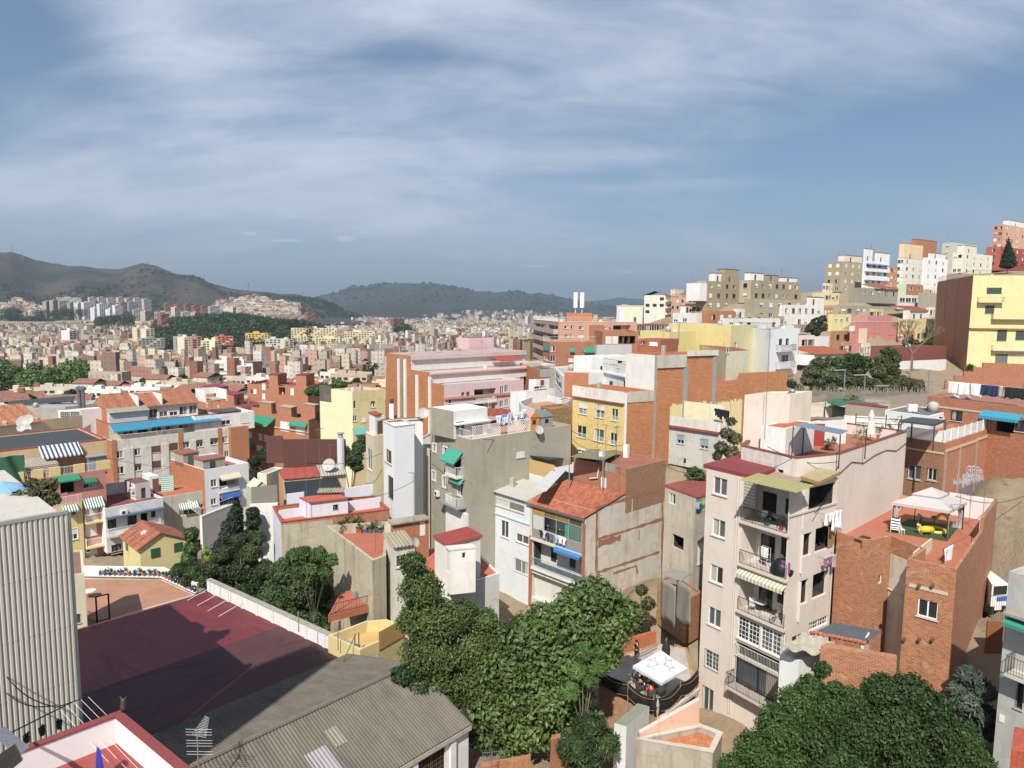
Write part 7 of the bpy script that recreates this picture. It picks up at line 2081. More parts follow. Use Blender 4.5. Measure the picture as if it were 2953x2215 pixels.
simple('white_house','small white rooftop house with a brown canopy left of the yellow building',Z('K',660,1060),Z('K',610,1050),Z('K',745,1040),99,-28,st('#dfe2ea',.3),st('#dfe2ea',.3),roofm('#8a5a4a',.4),.1)
h=House('grey_house','grey rendered house with two blue-blind windows and a tiled eave below the brick party wall',Z('C',2018,452),Z('C',1586,388),Z('C',2125,430),84,(Z('C',1990,790)[0],Z('C',1990,790)[1]),st('#cbc8bd',.6),st('#e6e6e2',.4),roofm('#b06a50'),par=.0)
h.L.wins('C',[(1652,462,1712,538,'wb'),(1853,498,1922,582,'wb'),(1708,662,1728,705,'dq')]);h.done()
for x0,y0,x1,y1 in((1655,464,1710,505),(1855,500,1920,555)):h.L.box('C',x0,y0,x1,y1,-.0+.02,pl('#8fb4c8',.7),'blue_blind')
h.L.strip(0,h.z1-.02,h.L.L,h.z1+.2,.35,tile('#b5583c',.2,.2),'tiled_eave');h.R.strip(0,h.z1-.02,h.R.L,h.z1+.2,.35,tile('#b5583c',.2,.2),'tiled_eave')
m_=MB();pw_=st('#dcd8ce',.5);L=h.L
m_.box(L.pt(0,h.z1+.21,-.25),L.u*(L.L+.1),L.n*.22,ZUP*1.15,pw_);m_.box(h.R.pt(.0,h.z1+.21,-.25),h.R.u*h.R.L,h.R.n*.22,ZUP*.9,st('#eceae6',.3));m_.build('parapet',h.root)
q_=stepup(h.root,L.pt(L.L*.62,h.z1+3.2,-2.5),('L',4,-43),L.pt(L.L*.86,h.z1+3.0,-2.5),h.z1,st('#e8dfb4',.3),st('#e9e4cc',.3),fibre('#a8957a',.6),0);q_.done()
for i in range(6):cloth(L.pt(L.L*(.8+i*.042),h.z1+2.9-i*.02,-1.2),L.u,.5,.9+.2*(i%3),CL('#17181c'),'black garment on the washing line of the grey house below the party wall','laundry','laundry','black washing on the grey house',sh=('shirt','towel')[i%2])
m_=MB();m_.tube([L.pt(L.L*.78,h.z1+2.95,-1.2),L.pt(L.L*1.08,h.z1+2.8,-1.2)],.012,FRAME(),3);m_.tube([L.pt(L.L*.78,h.z1,-1.2),L.pt(L.L*.78,h.z1+3,-1.2)],.03,FRAME(),3);m_.tube([L.pt(L.L*1.08,h.z1,-1.2),L.pt(L.L*1.08,h.z1+2.8,-1.2)],.03,FRAME(),3);meta(m_.build('clothes_line'),'clothes line with black washing on the grey house','clothes line')
# K row: orange and brick blocks
SA=st('#dca48c',.2)
h=House('apartment_building','salmon apartment block with stacked balconies at its left end and a white-railed roof',Z('K',630,385),Z('K',413,362),('X',Z('K',1310,0)[0],66),175,-34,st('#b9a08f',.3),SA,roofm('#b58a78',.3),par=.3,cope=WHT)
h.R.wins('K',[(680,417,718,443,'w'),(735,415,753,447,'w'),(806,421,843,451,'w'),(1013,426,1045,447,'w'),(1100,412,1250,465,'hq'),(682,492,720,520,'w'),(730,485,752,520,'w'),(800,497,845,520,'wS')]);
for y in(400,490,575,665):h.L.wins('K',[(425,y,520,y+55,'h'),(540,y+12,622,y+65,'h')])
h.done();rail(h.B,h.A,1.2,h.root,FRAME(),.4);rail(h.A,h.C,1.2,h.root,FRAME(),.4)
for y in(440,520,600,690):
 a_,b_=h.L.uz(Z('K',418,y))[0],h.L.uz(Z('K',630,y))[0];zz=h.L.uz(Z('K',520,y+22))[1];h.L.balcony(a_,b_,zz,1.3,st('#c9ada0',.3),1.1,solid=True)
a_,b_=h.R.uz(Z('K',895,450))[0],h.R.uz(Z('K',1010,450))[0];h.R.strip(a_,h.z0,b_,h.z1-.7,.6,RBK,'brick_bay')
P_=h.rp(.3,.38);t_=thing('mobile_mast','rooftop hut of brick carrying two white cylindrical mobile antennas','antenna',P_);MB().cbox(P_,7,5,2.6,RBK).build('base',t_)
for s_ in(-.9,.9):MB().tube([P_+Vector((s_,0,2.6)),P_+Vector((s_,0,4)),P_+Vector((s_,0,4.01))],.1,FRAME(),6).build('stem',t_);MB().tube([P_+Vector((s_,0,4.0)),P_+Vector((s_,0,8.2))],.62,FRAME(),10).build('antenna_drum',t_)
h=House('apartment_building','red brick block with green window awnings, in front of the salmon block',Z('K',555,556),Z('K',497,545),('X',Z('K',958,0)[0],68),160,-35,RBK,RBK,roofm('#b58a78'),.5)
h.R.wins('K',[(560,588,602,640,'w'),(720,612,762,645,'w'),(846,600,938,655,'h'),(560,675,602,725,'w'),(715,697,760,730,'wS')]);h.L.wins('K',[(503,585,550,630,'w'),(503,670,550,715,'w')]);h.done()
for r_ in((720,612,762,645),(846,600,938,655)):h.R.awn('K',*r_,.5,m=pl('#1f9c78',.8))
h.L.awn('K',503,585,550,632,.2,m=pl('#1f9c78',.8));rail(h.A,h.C,1.2,h.root,FRAME(),.35);rail(h.B,h.A,1.2,h.root,FRAME(),.35)
simple('cream_building','narrow cream windowless building left of the salmon block',Z('K',385,530),Z('K',318,535),Z('K',410,528),185,-38,st('#e9ddb0',.15),st('#b09a5a',.3),GRY,.2)
simple('brick_house','low dark brick house with black covers on its roof, below the red brick block',Z('K',470,795),Z('K',295,740),Z('K',600,790),128,-32,RBK,st('#a8a498',.5),roofm('#5a5a5c',.4),.3)
simple('yellow_house','low bright yellow wall and roof left of the red brick block',Z('K',345,745),Z('K',300,735),Z('K',500,725),140,-33,st('#dfc878',.2),st('#ecdc9a',.2),GRY,.1)
simple('brick_house','brick house with a glazed dark attic between the salmon block and the big yellow wall',Z('K',1205,400),('L',8,-40),('X',Z('K',1575,0)[0],75),190,-24,RBK,bk('#a0604a','#a8705a',.25,.07),roofm('#4a4a4e',.2),.1,None,(7,(4.6,1.9),dict(w=1.9,h=1.5,kind='wq')),huts=((.1,.7,.15,.45,5.0,st('#e9e2c8',.2),WHT),))
simple('white_tower','white ivy-draped stair tower left of the dark glazed attic',Z('K',1155,262),Z('K',1132,262),('X',Z('K',1195,0)[0],70),186,-24,WHT,WHT,WHT,.1)
simple('brick_house','dark brick house with a railed terrace full of plants in the middle of the slope',Z('K',1010,470),Z('K',940,450),('X',Z('K',1320,0)[0],70),150,-28,RBK,RBK,roofm('#a0604c',.3),.3,None,(5,(2.6,),dict(w=1.7,h=1.7,kind=('hq','wSq','oq'))))
simple('grey_house','long pale grey blank-walled house above the white terraces',Z('K',960,585),Z('K',945,582),('X',Z('K',1262,0)[0],66),135,-27,st('#c4c4c4',.3),st('#c9c9ca',.25),GRY,.2)
YW=st('#ecdd8f',.25)
h=simple('yellow_building','large blank pale yellow building with a stepped top, left of the bright white cube house',Z('K',2118,415),Z('K',1582,398),('L',12,42),128,-22,YW,st('#e0d6a0',.3),roofm('#b5a890',.3),.4,None,('K',(2142,560,2165,630,'w')),cope=None)
simple('yellow_building','lower blank yellow wall running left from the large yellow building',Z('K',1588,470),Z('K',1335,458),('L',10,42),126,-22,YW,YW,roofm('#b5705a',.3),.3)
simple('brick_house','small red brick house with a white shutter in front of the lower yellow wall',Z('K',1510,535),Z('K',1322,528),('L',6,42),116,-23,bk('#b8623f','#b5806a',.25,.07),None,roofm('#a8604c'),.1,('K',(1340,550,1380,580,'d'),(1412,555,1485,590,'wS')))
simple('cream_house','cream house with a ragged tiled lean-to in front of the large yellow building',Z('K',2080,640),Z('K',1845,580),('L',7,48),112,-21,st('#e9e2b4',.3),st('#dcd9bc',.4),tile('#a8603c'),.0,None,('K',(2080,600,2098,655,'w')))
WC=st('#eef1f5',.06)
h=House('white_house','bright white cube house with a blank left side and grey-railed balconies',Z('L',680,732),Z('L',475,720),Z('L',848,728),128,-14.5,WC,WC,roofm('#b5b0a8',.3),par=.3)
h.R.wins('L',[(727,792,747,830,'dq'),(768,790,788,828,'dq'),(742,890,782,930,'dq')]);h.done()
h.R.balc('L',710,825,805,862,1.0,rm=pl('#4a4c50',.6));h.R.balc('L',706,930,800,965,1.0,rm=pl('#7a8084',.6))
rail(h.B,h.A,1.0,h.root,IRON(),.4)
# hillside on the right
def HS(label,xA,yA,xB,xC,d,yb,cl,cr=None,roof=None,wl=None,wr=None,azl=-38,azr=56,name='apartment_building',par=.3,huts=(),cat='building',z='L',cope=None,dirt=.35):
 A=at(Z(z,xA,yA),d)
 b_=at(Z(z,xA,yb),d).z-.5
 ml=cl if not isinstance(cl,str)else st(cl,dirt);mr=ml if cr is None else cr if not isinstance(cr,str)else st(cr,dirt)
 h=House(name,label,A,('X',Z(z,xB,0)[0],azl),('X',Z(z,xC,0)[0],azr),0,b_,ml,mr,roof,par,cope,cat)
 for q in h.pts:TERR.append((q.x,q.y,h.z0+.4))
 for f_,w_ in((h.L,wl),(h.R,wr)):
  if w_:
   rows=[2.2+2.9*k for k in range(w_[1])]
   f_.grid(w_[0],rows,w=w_[2]if len(w_)>2 else 1.3,h=1.3,kind=w_[3]if len(w_)>3 else('w','wS','ws','d'),u0=.04,u1=.96)
 h.done()
 for q_ in huts:h.hut(*q_)
 return h
TAN,TB='#a89a7c','#b9ad92'
h=HS('tan apartment block with a white glazed corner bay at the left end of the hillside',285,440,228,490,215,620,TAN,TAN,None,(1,2),(4,4,1.4),huts=((.1,.9,.55,1.0,4.2,st(TAN),pl('#8a7a64')),(.2,.8,.3,.5,2.8,WHT)))
h.L.strip(-1,h.z1-6.2,h.L.L+.5,h.z1-.8,3.5,WHT,'glazed_bay')
HS('tan apartment block with a small white roof storey, next to the white-bayed block',560,436,490,865,205,562,TB,TAN,None,(1,3),(7,3),huts=((.1,.6,.0,.25,2.4,WHT),(.1,.8,.3,.55,2.0,st(TAN)),(.2,.8,.65,.95,1.6,WHT)))
HS('long low tan block with a dark green shutter below the tan apartment blocks',580,550,520,935,190,665,TAN,TB,roofm('#a58a78'),None,(6,2,1.6))
HS('orange brick house below the tan blocks',300,622,262,462,165,705,OB,OB,None,None,(3,2),name='brick_house')
HS('small white house with a striped awning left of the orange brick house',175,635,85,264,166,702,'#e4e2da','#eceae4',None,(3,1),None,name='white_house',huts=((.3,.6,.1,.4,2,WHT),))
HS('long white terrace house with iron railings above the white cube house',400,668,385,735,152,725,'#e6e4de','#e6e4de',None,None,(6,1),name='white_house')
h=HS('white stepped house with solar panels and an outdoor stair on the hillside',745,585,732,1000,182,745,'#e9e8e4','#e9e8e4',None,None,(6,3),name='white_house',huts=((.1,.5,.6,1.,2.5,WHT,glass(.04)),))
HS('tall tan apartment block beside the tall white block on the skyline',1112,322,1012,1240,262,500,TAN,TB,None,(2,6),(3,6),huts=((.0,.4,.1,.9,2.6,st('#e9ddcb')),))
h=HS('tall white apartment block with blue awnings on the skyline',1246,318,1236,1397,256,478,'#eceeee','#eceeee',None,None,(4,6,1.8),huts=((.1,.9,.0,.3,4.6,WHT),(.1,.9,.45,1.,3.6,WHT)))
for k in(1,2,3):h.R.balcony(.3,h.R.L*.95,h.z1-3.1*k-.6,.9,WHT,1.0,solid=True)
h.R.awning(1,h.R.L*.9,h.z1-1,1.0,.5,pl('#2f5f9a'));h.R.awning(1,h.R.L*.9,h.z1-14,1.0,.5,pl('#2f5f9a'))
HS('narrow orange block showing between the two tall white blocks',1400,352,1396,1448,285,480,'#c98a5c','#c98a5c',None,None,(2,4))
HS('cream and peach apartment block with balustrades on the skyline',1482,300,1448,1608,292,468,'#ecebe6','#eceae0',None,(2,5),(3,5),huts=((.0,.9,.0,.9,6.2,st('#ecd0a8'),pl('#c98a6a')),(.1,.9,.55,1.6,8.5,OB,OB)))
HS('white apartment block with a row of windows right of the cream and peach block',1612,300,1600,1750,284,492,'#f0f0f0','#f0f0f0',None,None,(3,5),huts=((.1,.9,.2,.9,2.4,WHT),))
HS('grey windowless tower block behind the cream houses on the skyline',1775,208,1718,1927,330,395,'#c4bfb5','#d6d2c6',None,(1,3),(2,2))
HS('cream apartment building with dark railings in front of the grey tower block',1842,268,1782,2022,292,388,'#e2ddc9','#ece8d6',None,(2,4),(4,4),huts=((.2,.9,.1,.5,3.4,st('#e9e4cf')),))
HS('tall salmon apartment block at the top right edge',2088,98,2026,2290,345,235,'#c98e78','#dcaa90',None,(2,5),(6,5),huts=((.2,.8,.2,.8,3,WHT),))
HS('terracotta-red apartment block below the salmon block',2072,232,1984,2300,308,372,'#b8604a','#a84a3c',None,(1,4),(6,4))
BB=bk('#c08468','#a08070',.25,.08,.35,.01)
h=HS('large yellow apartment block with a bare dark brick side wall at the right edge',1905,408,1690,2520,150,985,BB,st('#e6d698',.3),roofm('#b5a898'),None,None,20,101,par=.4)
f=h.R;yl2=pl('#e8d88e')
f.wins('L',[(1985,480,2075,560,'h'),(1975,590,2030,640,'wS'),(2048,738,2106,805,'d'),(2160,745,2215,800,'d'),(2035,885,2110,960,'wbW'),(2120,880,2200,960,'wbW')])
for y0,y1,m_,s_ in((525,568,pl('#4f9a8a'),True),(640,668,YW,True),(810,858,pl('#cfc4b8'),False),(915,968,pl('#cfc4b8'),False)):
 a_=f.uz(Z('L',1925 if y0<600 else 2010,y1));b2_=f.uz(Z('L',2080 if y0<600 else 2400,y1))
 f.balcony(max(.2,a_[0]),b2_[0],a_[1],1.1,pl('#d9cf9a')if y0<700 else pl('#cfc8bc'),1.0,rm=m_,solid=(y0==640))
for x0,x1,y0,y1 in((1985,2075,482,520),(2048,2106,738,805),(2160,2215,745,800),(2035,2110,885,960),(1975,2030,590,640)):
 f.box('L',x0,y0,x1,y1,.05,pl('#3a4a44',.7),'shutter')
f.strip(0,h.z1-11.5,f.L,h.z1-11.2,.4,tile('#a87a50'),'tiled_ledge');rail(h.A,h.C,1.1,h.root,IRON(),.3);rail(h.B,h.A,1.1,h.root,IRON(),.5)
for u_ in(.28,.62):h.L.strip(h.L.L*u_,h.z0,h.L.L*u_+.35,h.z1-.2,.1,st('#a89a8c'),'concrete_pillar')
h.L.strip(0,h.z1-14,.7,h.z1-.05,.12,st('#d9cfa8',.7),'corner_strip')
HS('grey rendered house with a terrace railing in the middle of the hillside',1178,592,1098,1452,212,655,'#a39a8a','#a89f90',None,(2,1),(7,2,1.5))
h=HS('grey house with a red tiled roof above the railed grey house',1218,482,1150,1450,226,565,'#9e9484','#a89f90',None,None,(5,2,1.6),name='grey_house')
corr(h.R.pt(h.R.L*.35,h.z1+.1,.6),h.R.pt(h.R.L,h.z1+.1,.6),h.R.pt(h.R.L*.35,h.z1+1.6,-5),.4,.06,tile('#a8563c')).build('tile_roof',h.root)
HS('yellow house with a balustraded roof left of the pink house',1052,640,1024,1166,195,745,'#e6d690','#e8dc9c',None,None,(3,2),name='yellow_house',cope=pl('#d9c890'))
h=HS('pink house with a large blank panel and small white windows on the hillside',1182,690,1160,1456,168,868,'#c98480','#d68c88',None,(1,1),None,name='pink_house',cope=WHT)
h.R.wins('L',[(1295,730,1308,755,'w'),(1325,730,1343,755,'w'),(1385,732,1422,765,'wS')]);h.R.box('L',1210,728,1258,818,.06,st('#ecd8b8',.2),'panel')
k_=HS('pink upper storey set back on the pink house with white window frames',1262,650,1190,1412,176,690,'#d9928c','#d9928c',None,None,(4,1,1.2,'d'),name='roof_storey')
HS('yellow house with a small terrace right of the pink house',1462,672,1452,1692,178,805,'#e9d68a','#ecd98e',None,None,(5,2),name='yellow_house')
HS('grey-brown long retaining hall with a burgundy wall beneath the pink house',1462,842,1285,1745,150,928,'#8a5148','#8a4a42',roofm('#7a706c'),name='burgundy_hall',azr=62)
HS('whitewashed lower wall under the burgundy hall',1465,928,1455,1742,146,992,'#dcdad4','#e2e0da',GRY,name='garden_wall',cat='wall',azr=62)
h=HS('white house with a small red tiled roof in front of the grey hillside houses',1520,622,1480,1655,200,668,'#e4e2e0','#e4e2e0',tile('#a84a38'),None,(3,1,1.2,'d'),name='white_house')
corr(h.R.pt(0,h.z1+.1,.5),h.R.pt(h.R.L,h.z1+.1,.5),h.R.pt(0,h.z1+1.5,-6),.4,.06,tile('#a84a38')).build('tile_roof',h.root)
HS('house with a white-framed glazed veranda on the hillside',1455,525,1447,1572,214,602,'#d9d4c8','#e6e2da',None,None,(3,2,3.2,'w'),name='veranda_house')
HS('small grey blank house right of the glazed veranda',1592,512,1572,1706,216,604,'#a8a090','#b0a898',None,name='grey_house')
HS('small green and brick terrace house under the white skyline block',1500,460,1448,1602,250,520,'#c9d8b0',OB,None,None,(2,1,2.5,'w'),name='terrace_house')
HS('long yellow low building below the tan skyline block',960,512,930,1095,235,580,'#dcc88e','#e0cf98',None,None,(6,2),name='yellow_building',azr=65)
HS('peach house with a glazed dark window beside the white cube house',862,772,848,945,148,872,'#e6d2bc','#ead8c4',None,None,(2,1,2,'d'),name='peach_house')
HS('small white house with flues right of the peach house',950,778,944,1030,150,870,'#e6e2de','#e6e2de',roofm('#a8503c'),name='white_house')
HS('low brick house left of the pink house',1060,745,1042,1160,168,868,OB,'#b58a6a',None,None,(2,1,1.4,'d'),name='brick_house')
h=HS('low building with a long ragged orange tile roof above the park trees',940,890,835,1180,134,940,WHT,'#cfc4b4',tile('#b5613f'),name='tiled_house',azr=64)
corr(h.R.pt(0,h.z1+.1,.4),h.R.pt(h.R.L,h.z1+.1,.4),h.R.pt(0,h.z1+1.2,-7),.35,.07,tile('#b5613f')).build('tile_roof',h.root)
BRR=bk('#b27454','#9a7a68',.29,.09,.3,.01)
p0=at(Z('L',1735,1040),112);p1=toX(p0,hd(118),Z('L',2420,0)[0]);L_=(p1-p0).length;dd=(p1-p0).normalized()
m_=MB()
for k in range(6):
 hh=min(k*.75,3.0)
 m_.box(p0+dd*(L_*(k/12 if k<5 else 5/12))+ZUP*-7,dd*(L_/12 if k<5 else L_*7/12),Vector((.1,.35,0)),ZUP*(7+hh),BRR)
meta(m_.build('brick_retaining_wall'),'stepped red brick retaining wall below the yellow block at the right edge','wall')
w=House('brick_house','brick house at the right edge with a blue scalloped awning below a row of washing',Z('D',2330,232),Z('D',1382,125),('L',9,50),66,-18.5,BRR,None,roofm('#a8705c'),.1)
w.L.wins('D',[(1582,255,1680,340,'db'),(1970,330,2130,440,'o'),(2135,335,2250,435,'d')]);w.done()
u0,z0,u1,z1=w.L.rect('D',1865,265,2215,330);w.L.awning(u0,u1,z1,1.0,.5,stripe('#1f86a0','#2f9ab4',.3),val=.3)
zz=w.L.uz(Z('D',1700,245))[1];w.L.strip(0,zz-.1,w.L.L,zz+.08,.06,st('#c9b8a8'),'band')
L=w.L;us=lambda x:L.uz(Z('D',x,100))[0]
m_=MB();m_.tube([L.pt(us(1520),w.z1+1.75,-.5),L.pt(us(2200),w.z1+1.75,-.5)],.012,FRAME(),3);meta(m_.build('clothes_line'),'long clothes line on the roof of the brick house at the right edge','clothes line')
for x,ww,c_,lab,g_ in((1530,.95,'#f2f2f2','white sheet',1),(1618,1.0,'#f2f2f2','white sheet',1),(1722,1.05,'#f2f2f2','white sheet',1),(1808,.5,'#24365f','navy garment',2),(1850,.8,'#24365f','navy garment',2),(1915,.5,'#24365f','navy garment',2),(1968,.5,'#b9a99a','beige garment',3),(2010,.6,'#26262a','black garment',4),(2060,.9,'#26262a','black garment',4),(2130,.6,'#26262a','black garment',4)):
 cloth(L.pt(us(x),w.z1+1.75,-.5),L.u,ww*1.1,1.35 if g_==1 else 1.1,CL(c_),lab+' on the long line of the brick house at the right edge','laundry','laundry',{1:'white sheets on the long line',2:'navy washing on the long line',4:'black washing on the long line'}.get(g_))
bwl=House('brick_wall','rough brick yard wall on a cement footing at the top of the dry grass slope',Z('D',2350,480),Z('D',1960,430),('L',.4,50),67,-17,BRR,None,BRR,0,cat='wall',terr=False);bwl.L.strip(0,bwl.z0,bwl.L.L,bwl.z1-3.4,.3,st('#bdb4a4',.8),'footing');bwl.done()
rw_=House('retaining_wall','pale cement retaining wall at the foot of the dry grass slope',Z('D',2330,1500),Z('D',1962,1408),('L',.5,50),55.5,-27,st('#cfc9b8',.5),None,GRY,0,cat='wall',terr=False);rw_.done()
bw3=House('brick_house','narrow rough brick return wall behind the graffiti wall',Z('D',1925,470),('L',3,-35),Z('D',2015,435),70,-21,BRR,bk('#b58a6c','#a89078',.29,.1,.7,.012,patch=.3),GRY,0);bw3.done()
h=House('white_house','white flat-roofed house with a grey felt roof and an air conditioner behind the closed parasol',Z('D',1400,300),Z('D',1015,248),Z('D',1592,252),71,-19,st('#e9e9e8',.15),None,roofm('#6d6f6c',.3),.05);h.L.wins('D',[(1470,300,1520,330,'w')]);h.done();P_=h.rp(.55,.3,.02);m_=MB().cbox(P_,1.0,.4,.8,pl('#dedcd6',.6));m_.build('air_conditioner',h.root)
HS('tan rendered house with a red roof edge left of the grey felt roof',985,225,675,1042,80,330,'#a89c88','#b0a490',roofm('#8a4a40'),z='D',name='tan_house',azl=-35,cope=pl('#a03a3a'))
HS('low house with a patched grey lean-to roof behind the metal canopy',480,352,245,660,68,420,'#d0c8ba','#cfc6b4',roofm('#7f7b70',.8),z='D',name='old_house',azl=-48,par=0)
HS('cream courtyard wall with brick pillars at the foot of the park',560,225,250,1060,88,300,'#d9cdb4','#d6ccb8',GRY,z='D',name='courtyard_wall',cat='wall',azl=-60)
a,b_,c_,d_=at(Z('D',500,180),88),at(Z('D',660,225),84),at(Z('D',940,190),90),at(Z('D',610,140),96)
t_=thing('shade_sail','dark green shade sail stretched at the foot of the park','shade sail',(a+c_)/2-ZUP*3)
m_=MB();m_.grid(lambda u_,v_:a.lerp(b_,u_).lerp(d_.lerp(c_,u_),v_)-ZUP*(.9*math.sin(u_*3.14)*math.sin(v_*3.14)),10,10,pl('#2f6b5c',.8));m_.build('sail',t_,smooth=True)
for p_ in(a,c_,d_):MB().tube([p_-ZUP*3,p_],.05,IRON(),4).build('post',t_)
for x,yt,yb,d_ in((1118,985,1150,104),(1240,1015,1160,100),(1378,1080,1190,98),(1630,985,1100,112)):
 P_=at(Z('L',x,yb),d_);tz_=at(Z('L',x,yt),d_).z
 t_=thing('street_lamp','grey lamp post with a flat sideways lamp head in the park','street lamp',P_,'park lamp posts')
 MB().tube([P_,Vector((P_.x,P_.y,tz_))],.11,pl('#8f959a',.5,.4),6,.07).build('pole',t_);MB().box(Vector((P_.x-1.7,P_.y-.2,tz_)),Vector((1.8,0,.05)),Vector((0,.4,0)),ZUP*.14,pl('#a8adb2',.4,.4)).build('lamp_head',t_)
m_=MB();rg=random.Random(9)
for i in range(150):
 P_=at(Z('L',830+i*5.4,1178+i*.1),98-i*.06);m_.tube([P_,P_+ZUP*rg.uniform(1.6,2.4)],.05,pl('#8f877c',.8),3)
meta(m_.build('paling_fence'),'long uneven paling fence along the lower edge of the park','fence')
# town, hills, ground
for(x,y,d)in[(0,1150,420),(400,1130,430),(800,1130,420),(0,1085,800),(500,1075,850),(1000,1075,700),(1300,1060,700),(0,1010,1300),(500,1005,1400),(1000,1000,1400),(1400,990,1500),(0,955,2100),(500,952,2200),(1000,955,2500),(1400,950,3000),(0,925,2700),(500,922,2800),(900,925,3400),(1200,928,5200),(1600,928,6000),(0,905,3100),(500,905,3200),(1200,918,8000),(1700,918,9000),(2000,925,5000),(2500,925,4000),(0,1290,200),(500,1260,220),(1200,1180,300),(1700,1090,420),(1650,1020,900),(1000,1215,260),(1250,1205,270),(1450,1190,270),(1400,1120,420),(1100,1130,420),(1500,1060,700),(1550,1180,260),(300,1240,270),(700,1230,270),(0,1230,280),(-800,960,2000),(-800,1100,500),(-800,1500,90),(-800,910,3000),(3600,700,500),(3600,1000,150),(3600,1500,50),(3000,780,700),(2600,850,600)]:
 p=at((x,y),d);TERR.append((p.x,p.y,p.z))
for(z,x,y,d)in(('D',2000,700,66.5),('D',2150,700,65),('D',2100,850,64),('D',1960,1000,62),('D',2150,1100,60),('D',2250,1000,60),('D',2050,1250,58.5),('D',1990,1380,57.5),('D',2200,1380,56),('H',1960,420,52),('H',1990,300,53),('H',1900,750,47),('H',1950,600,49),('H',1850,1000,44),('L',1000,1100,116),('L',1300,1060,130),('L',1500,1000,143),('L',1600,1100,112),('L',1250,1180,99),('L',900,1000,126),('L',1720,1000,140)):
 p=at(Z(z,x,y),d);TERR.append((p.x,p.y,p.z))
for(x,y,z)in((0,12,-38),(-30,20,-36),(30,15,-38),(0,-60,-38),(-200,-100,-38),(200,-100,-30),(-10,36,-35),(12,40,-34),(40,40,-32),(-40,60,-35),(0,60,-33)):TERR.append((x,y,z))
TP=np.array(TERR);TAZ=np.arctan2(TP[:,0],TP[:,1]);TLD=np.log(np.hypot(TP[:,0],TP[:,1])+8)
def th(x,y):
 x=np.atleast_1d(np.asarray(x,float));y=np.atleast_1d(np.asarray(y,float));out=np.empty(len(x))
 for s in range(0,len(x),4000):
  a=np.arctan2(x[s:s+4000],y[s:s+4000])[:,None]-TAZ[None];a=(a+np.pi)%(2*np.pi)-np.pi
  l=np.log(np.hypot(x[s:s+4000],y[s:s+4000])+8)[:,None]-TLD[None]
  w_=1.0/((a*2.2)**2+(l*1.3)**2+2e-4)**2
  out[s:s+4000]=(w_*TP[:,2][None]).sum(1)/w_.sum(1)
 return out
t=NT('ground');o_=t.obj
n1=t.ramp(t.noise(o_,.05,8,.65),.4,.62);n2=t.ramp(t.noise(o_,.8,8,.75),.35,.7);n3=t.ramp(t.noise(o_,5,6,.75),.5,.7)
c=t.mix(n2,(.36,.26,.155,1),(.22,.165,.10,1));c=t.mix(t.ramp(t.noise(o_,.35,6,.7),.56,.66),c,(.09,.11,.05,1));c=t.mix(n3,c,(.30,.26,.2,1));t.col(t.mix(t.n('ShaderNodeMath',{0:n1,1:.35},operation='MULTIPLY').outputs[0],c,(.26,.23,.19,1)))
t.b.inputs['Roughness'].default_value=1;t.bump(t.noise(o_,2.5,8,.8),.8,.3)
GM=t.m
naz,nd_=300,150
azs=np.concatenate([np.linspace(-55,60,240),np.linspace(63,302,59)]);rs=np.exp(np.linspace(math.log(9),math.log(30000),nd_))
AA,RR_=np.meshgrid(np.radians(azs),rs);gx,gy=(RR_*np.sin(AA)).ravel(),(RR_*np.cos(AA)).ravel();gz_=th(gx,gy)
na=len(azs);V=[(0,0,-38)]+list(zip(gx,gy,gz_));F=[]
for j in range(nd_-1):
 for i in range(na):
  i2=(i+1)%na;F.append((1+j*na+i,1+j*na+i2,1+(j+1)*na+i2,1+(j+1)*na+i))
for i in range(na):F.append((0,1+(i+1)%na,1+i))
def rawmesh(name,V,F,m,smooth=True):
 me=bpy.data.meshes.new(name);me.from_pydata(V,[],F);me.materials.append(m);me.update()
 if smooth:me.polygons.foreach_set('use_smooth',[True]*len(me.polygons))
 o=bpy.data.objects.new(name,me);COL.objects.link(o);return o
meta(rawmesh('ground',V,F,GM),kind='structure')
def hillmat(c1,c2,c3,s):
 t=NT('hillside');o_=t.obj
 a=t.ramp(t.noise(o_,s,10,.68,.4),.43,.56);b=t.ramp(t.noise(o_,s*13,5,.75),.53,.58)
 c=t.mix(t.ramp(t.noise(o_,s*20,4,.7),.3,.7),lin(c1,.34),lin(c2,.28));c=t.mix(a,c,lin(c3,.42));t.col(t.mix(t.n('ShaderNodeMath',{0:b,1:.8},operation='MULTIPLY').outputs[0],c,lin(c3,.3)))
 t.b.inputs['Roughness'].default_value=1;return t.m
HV=[]
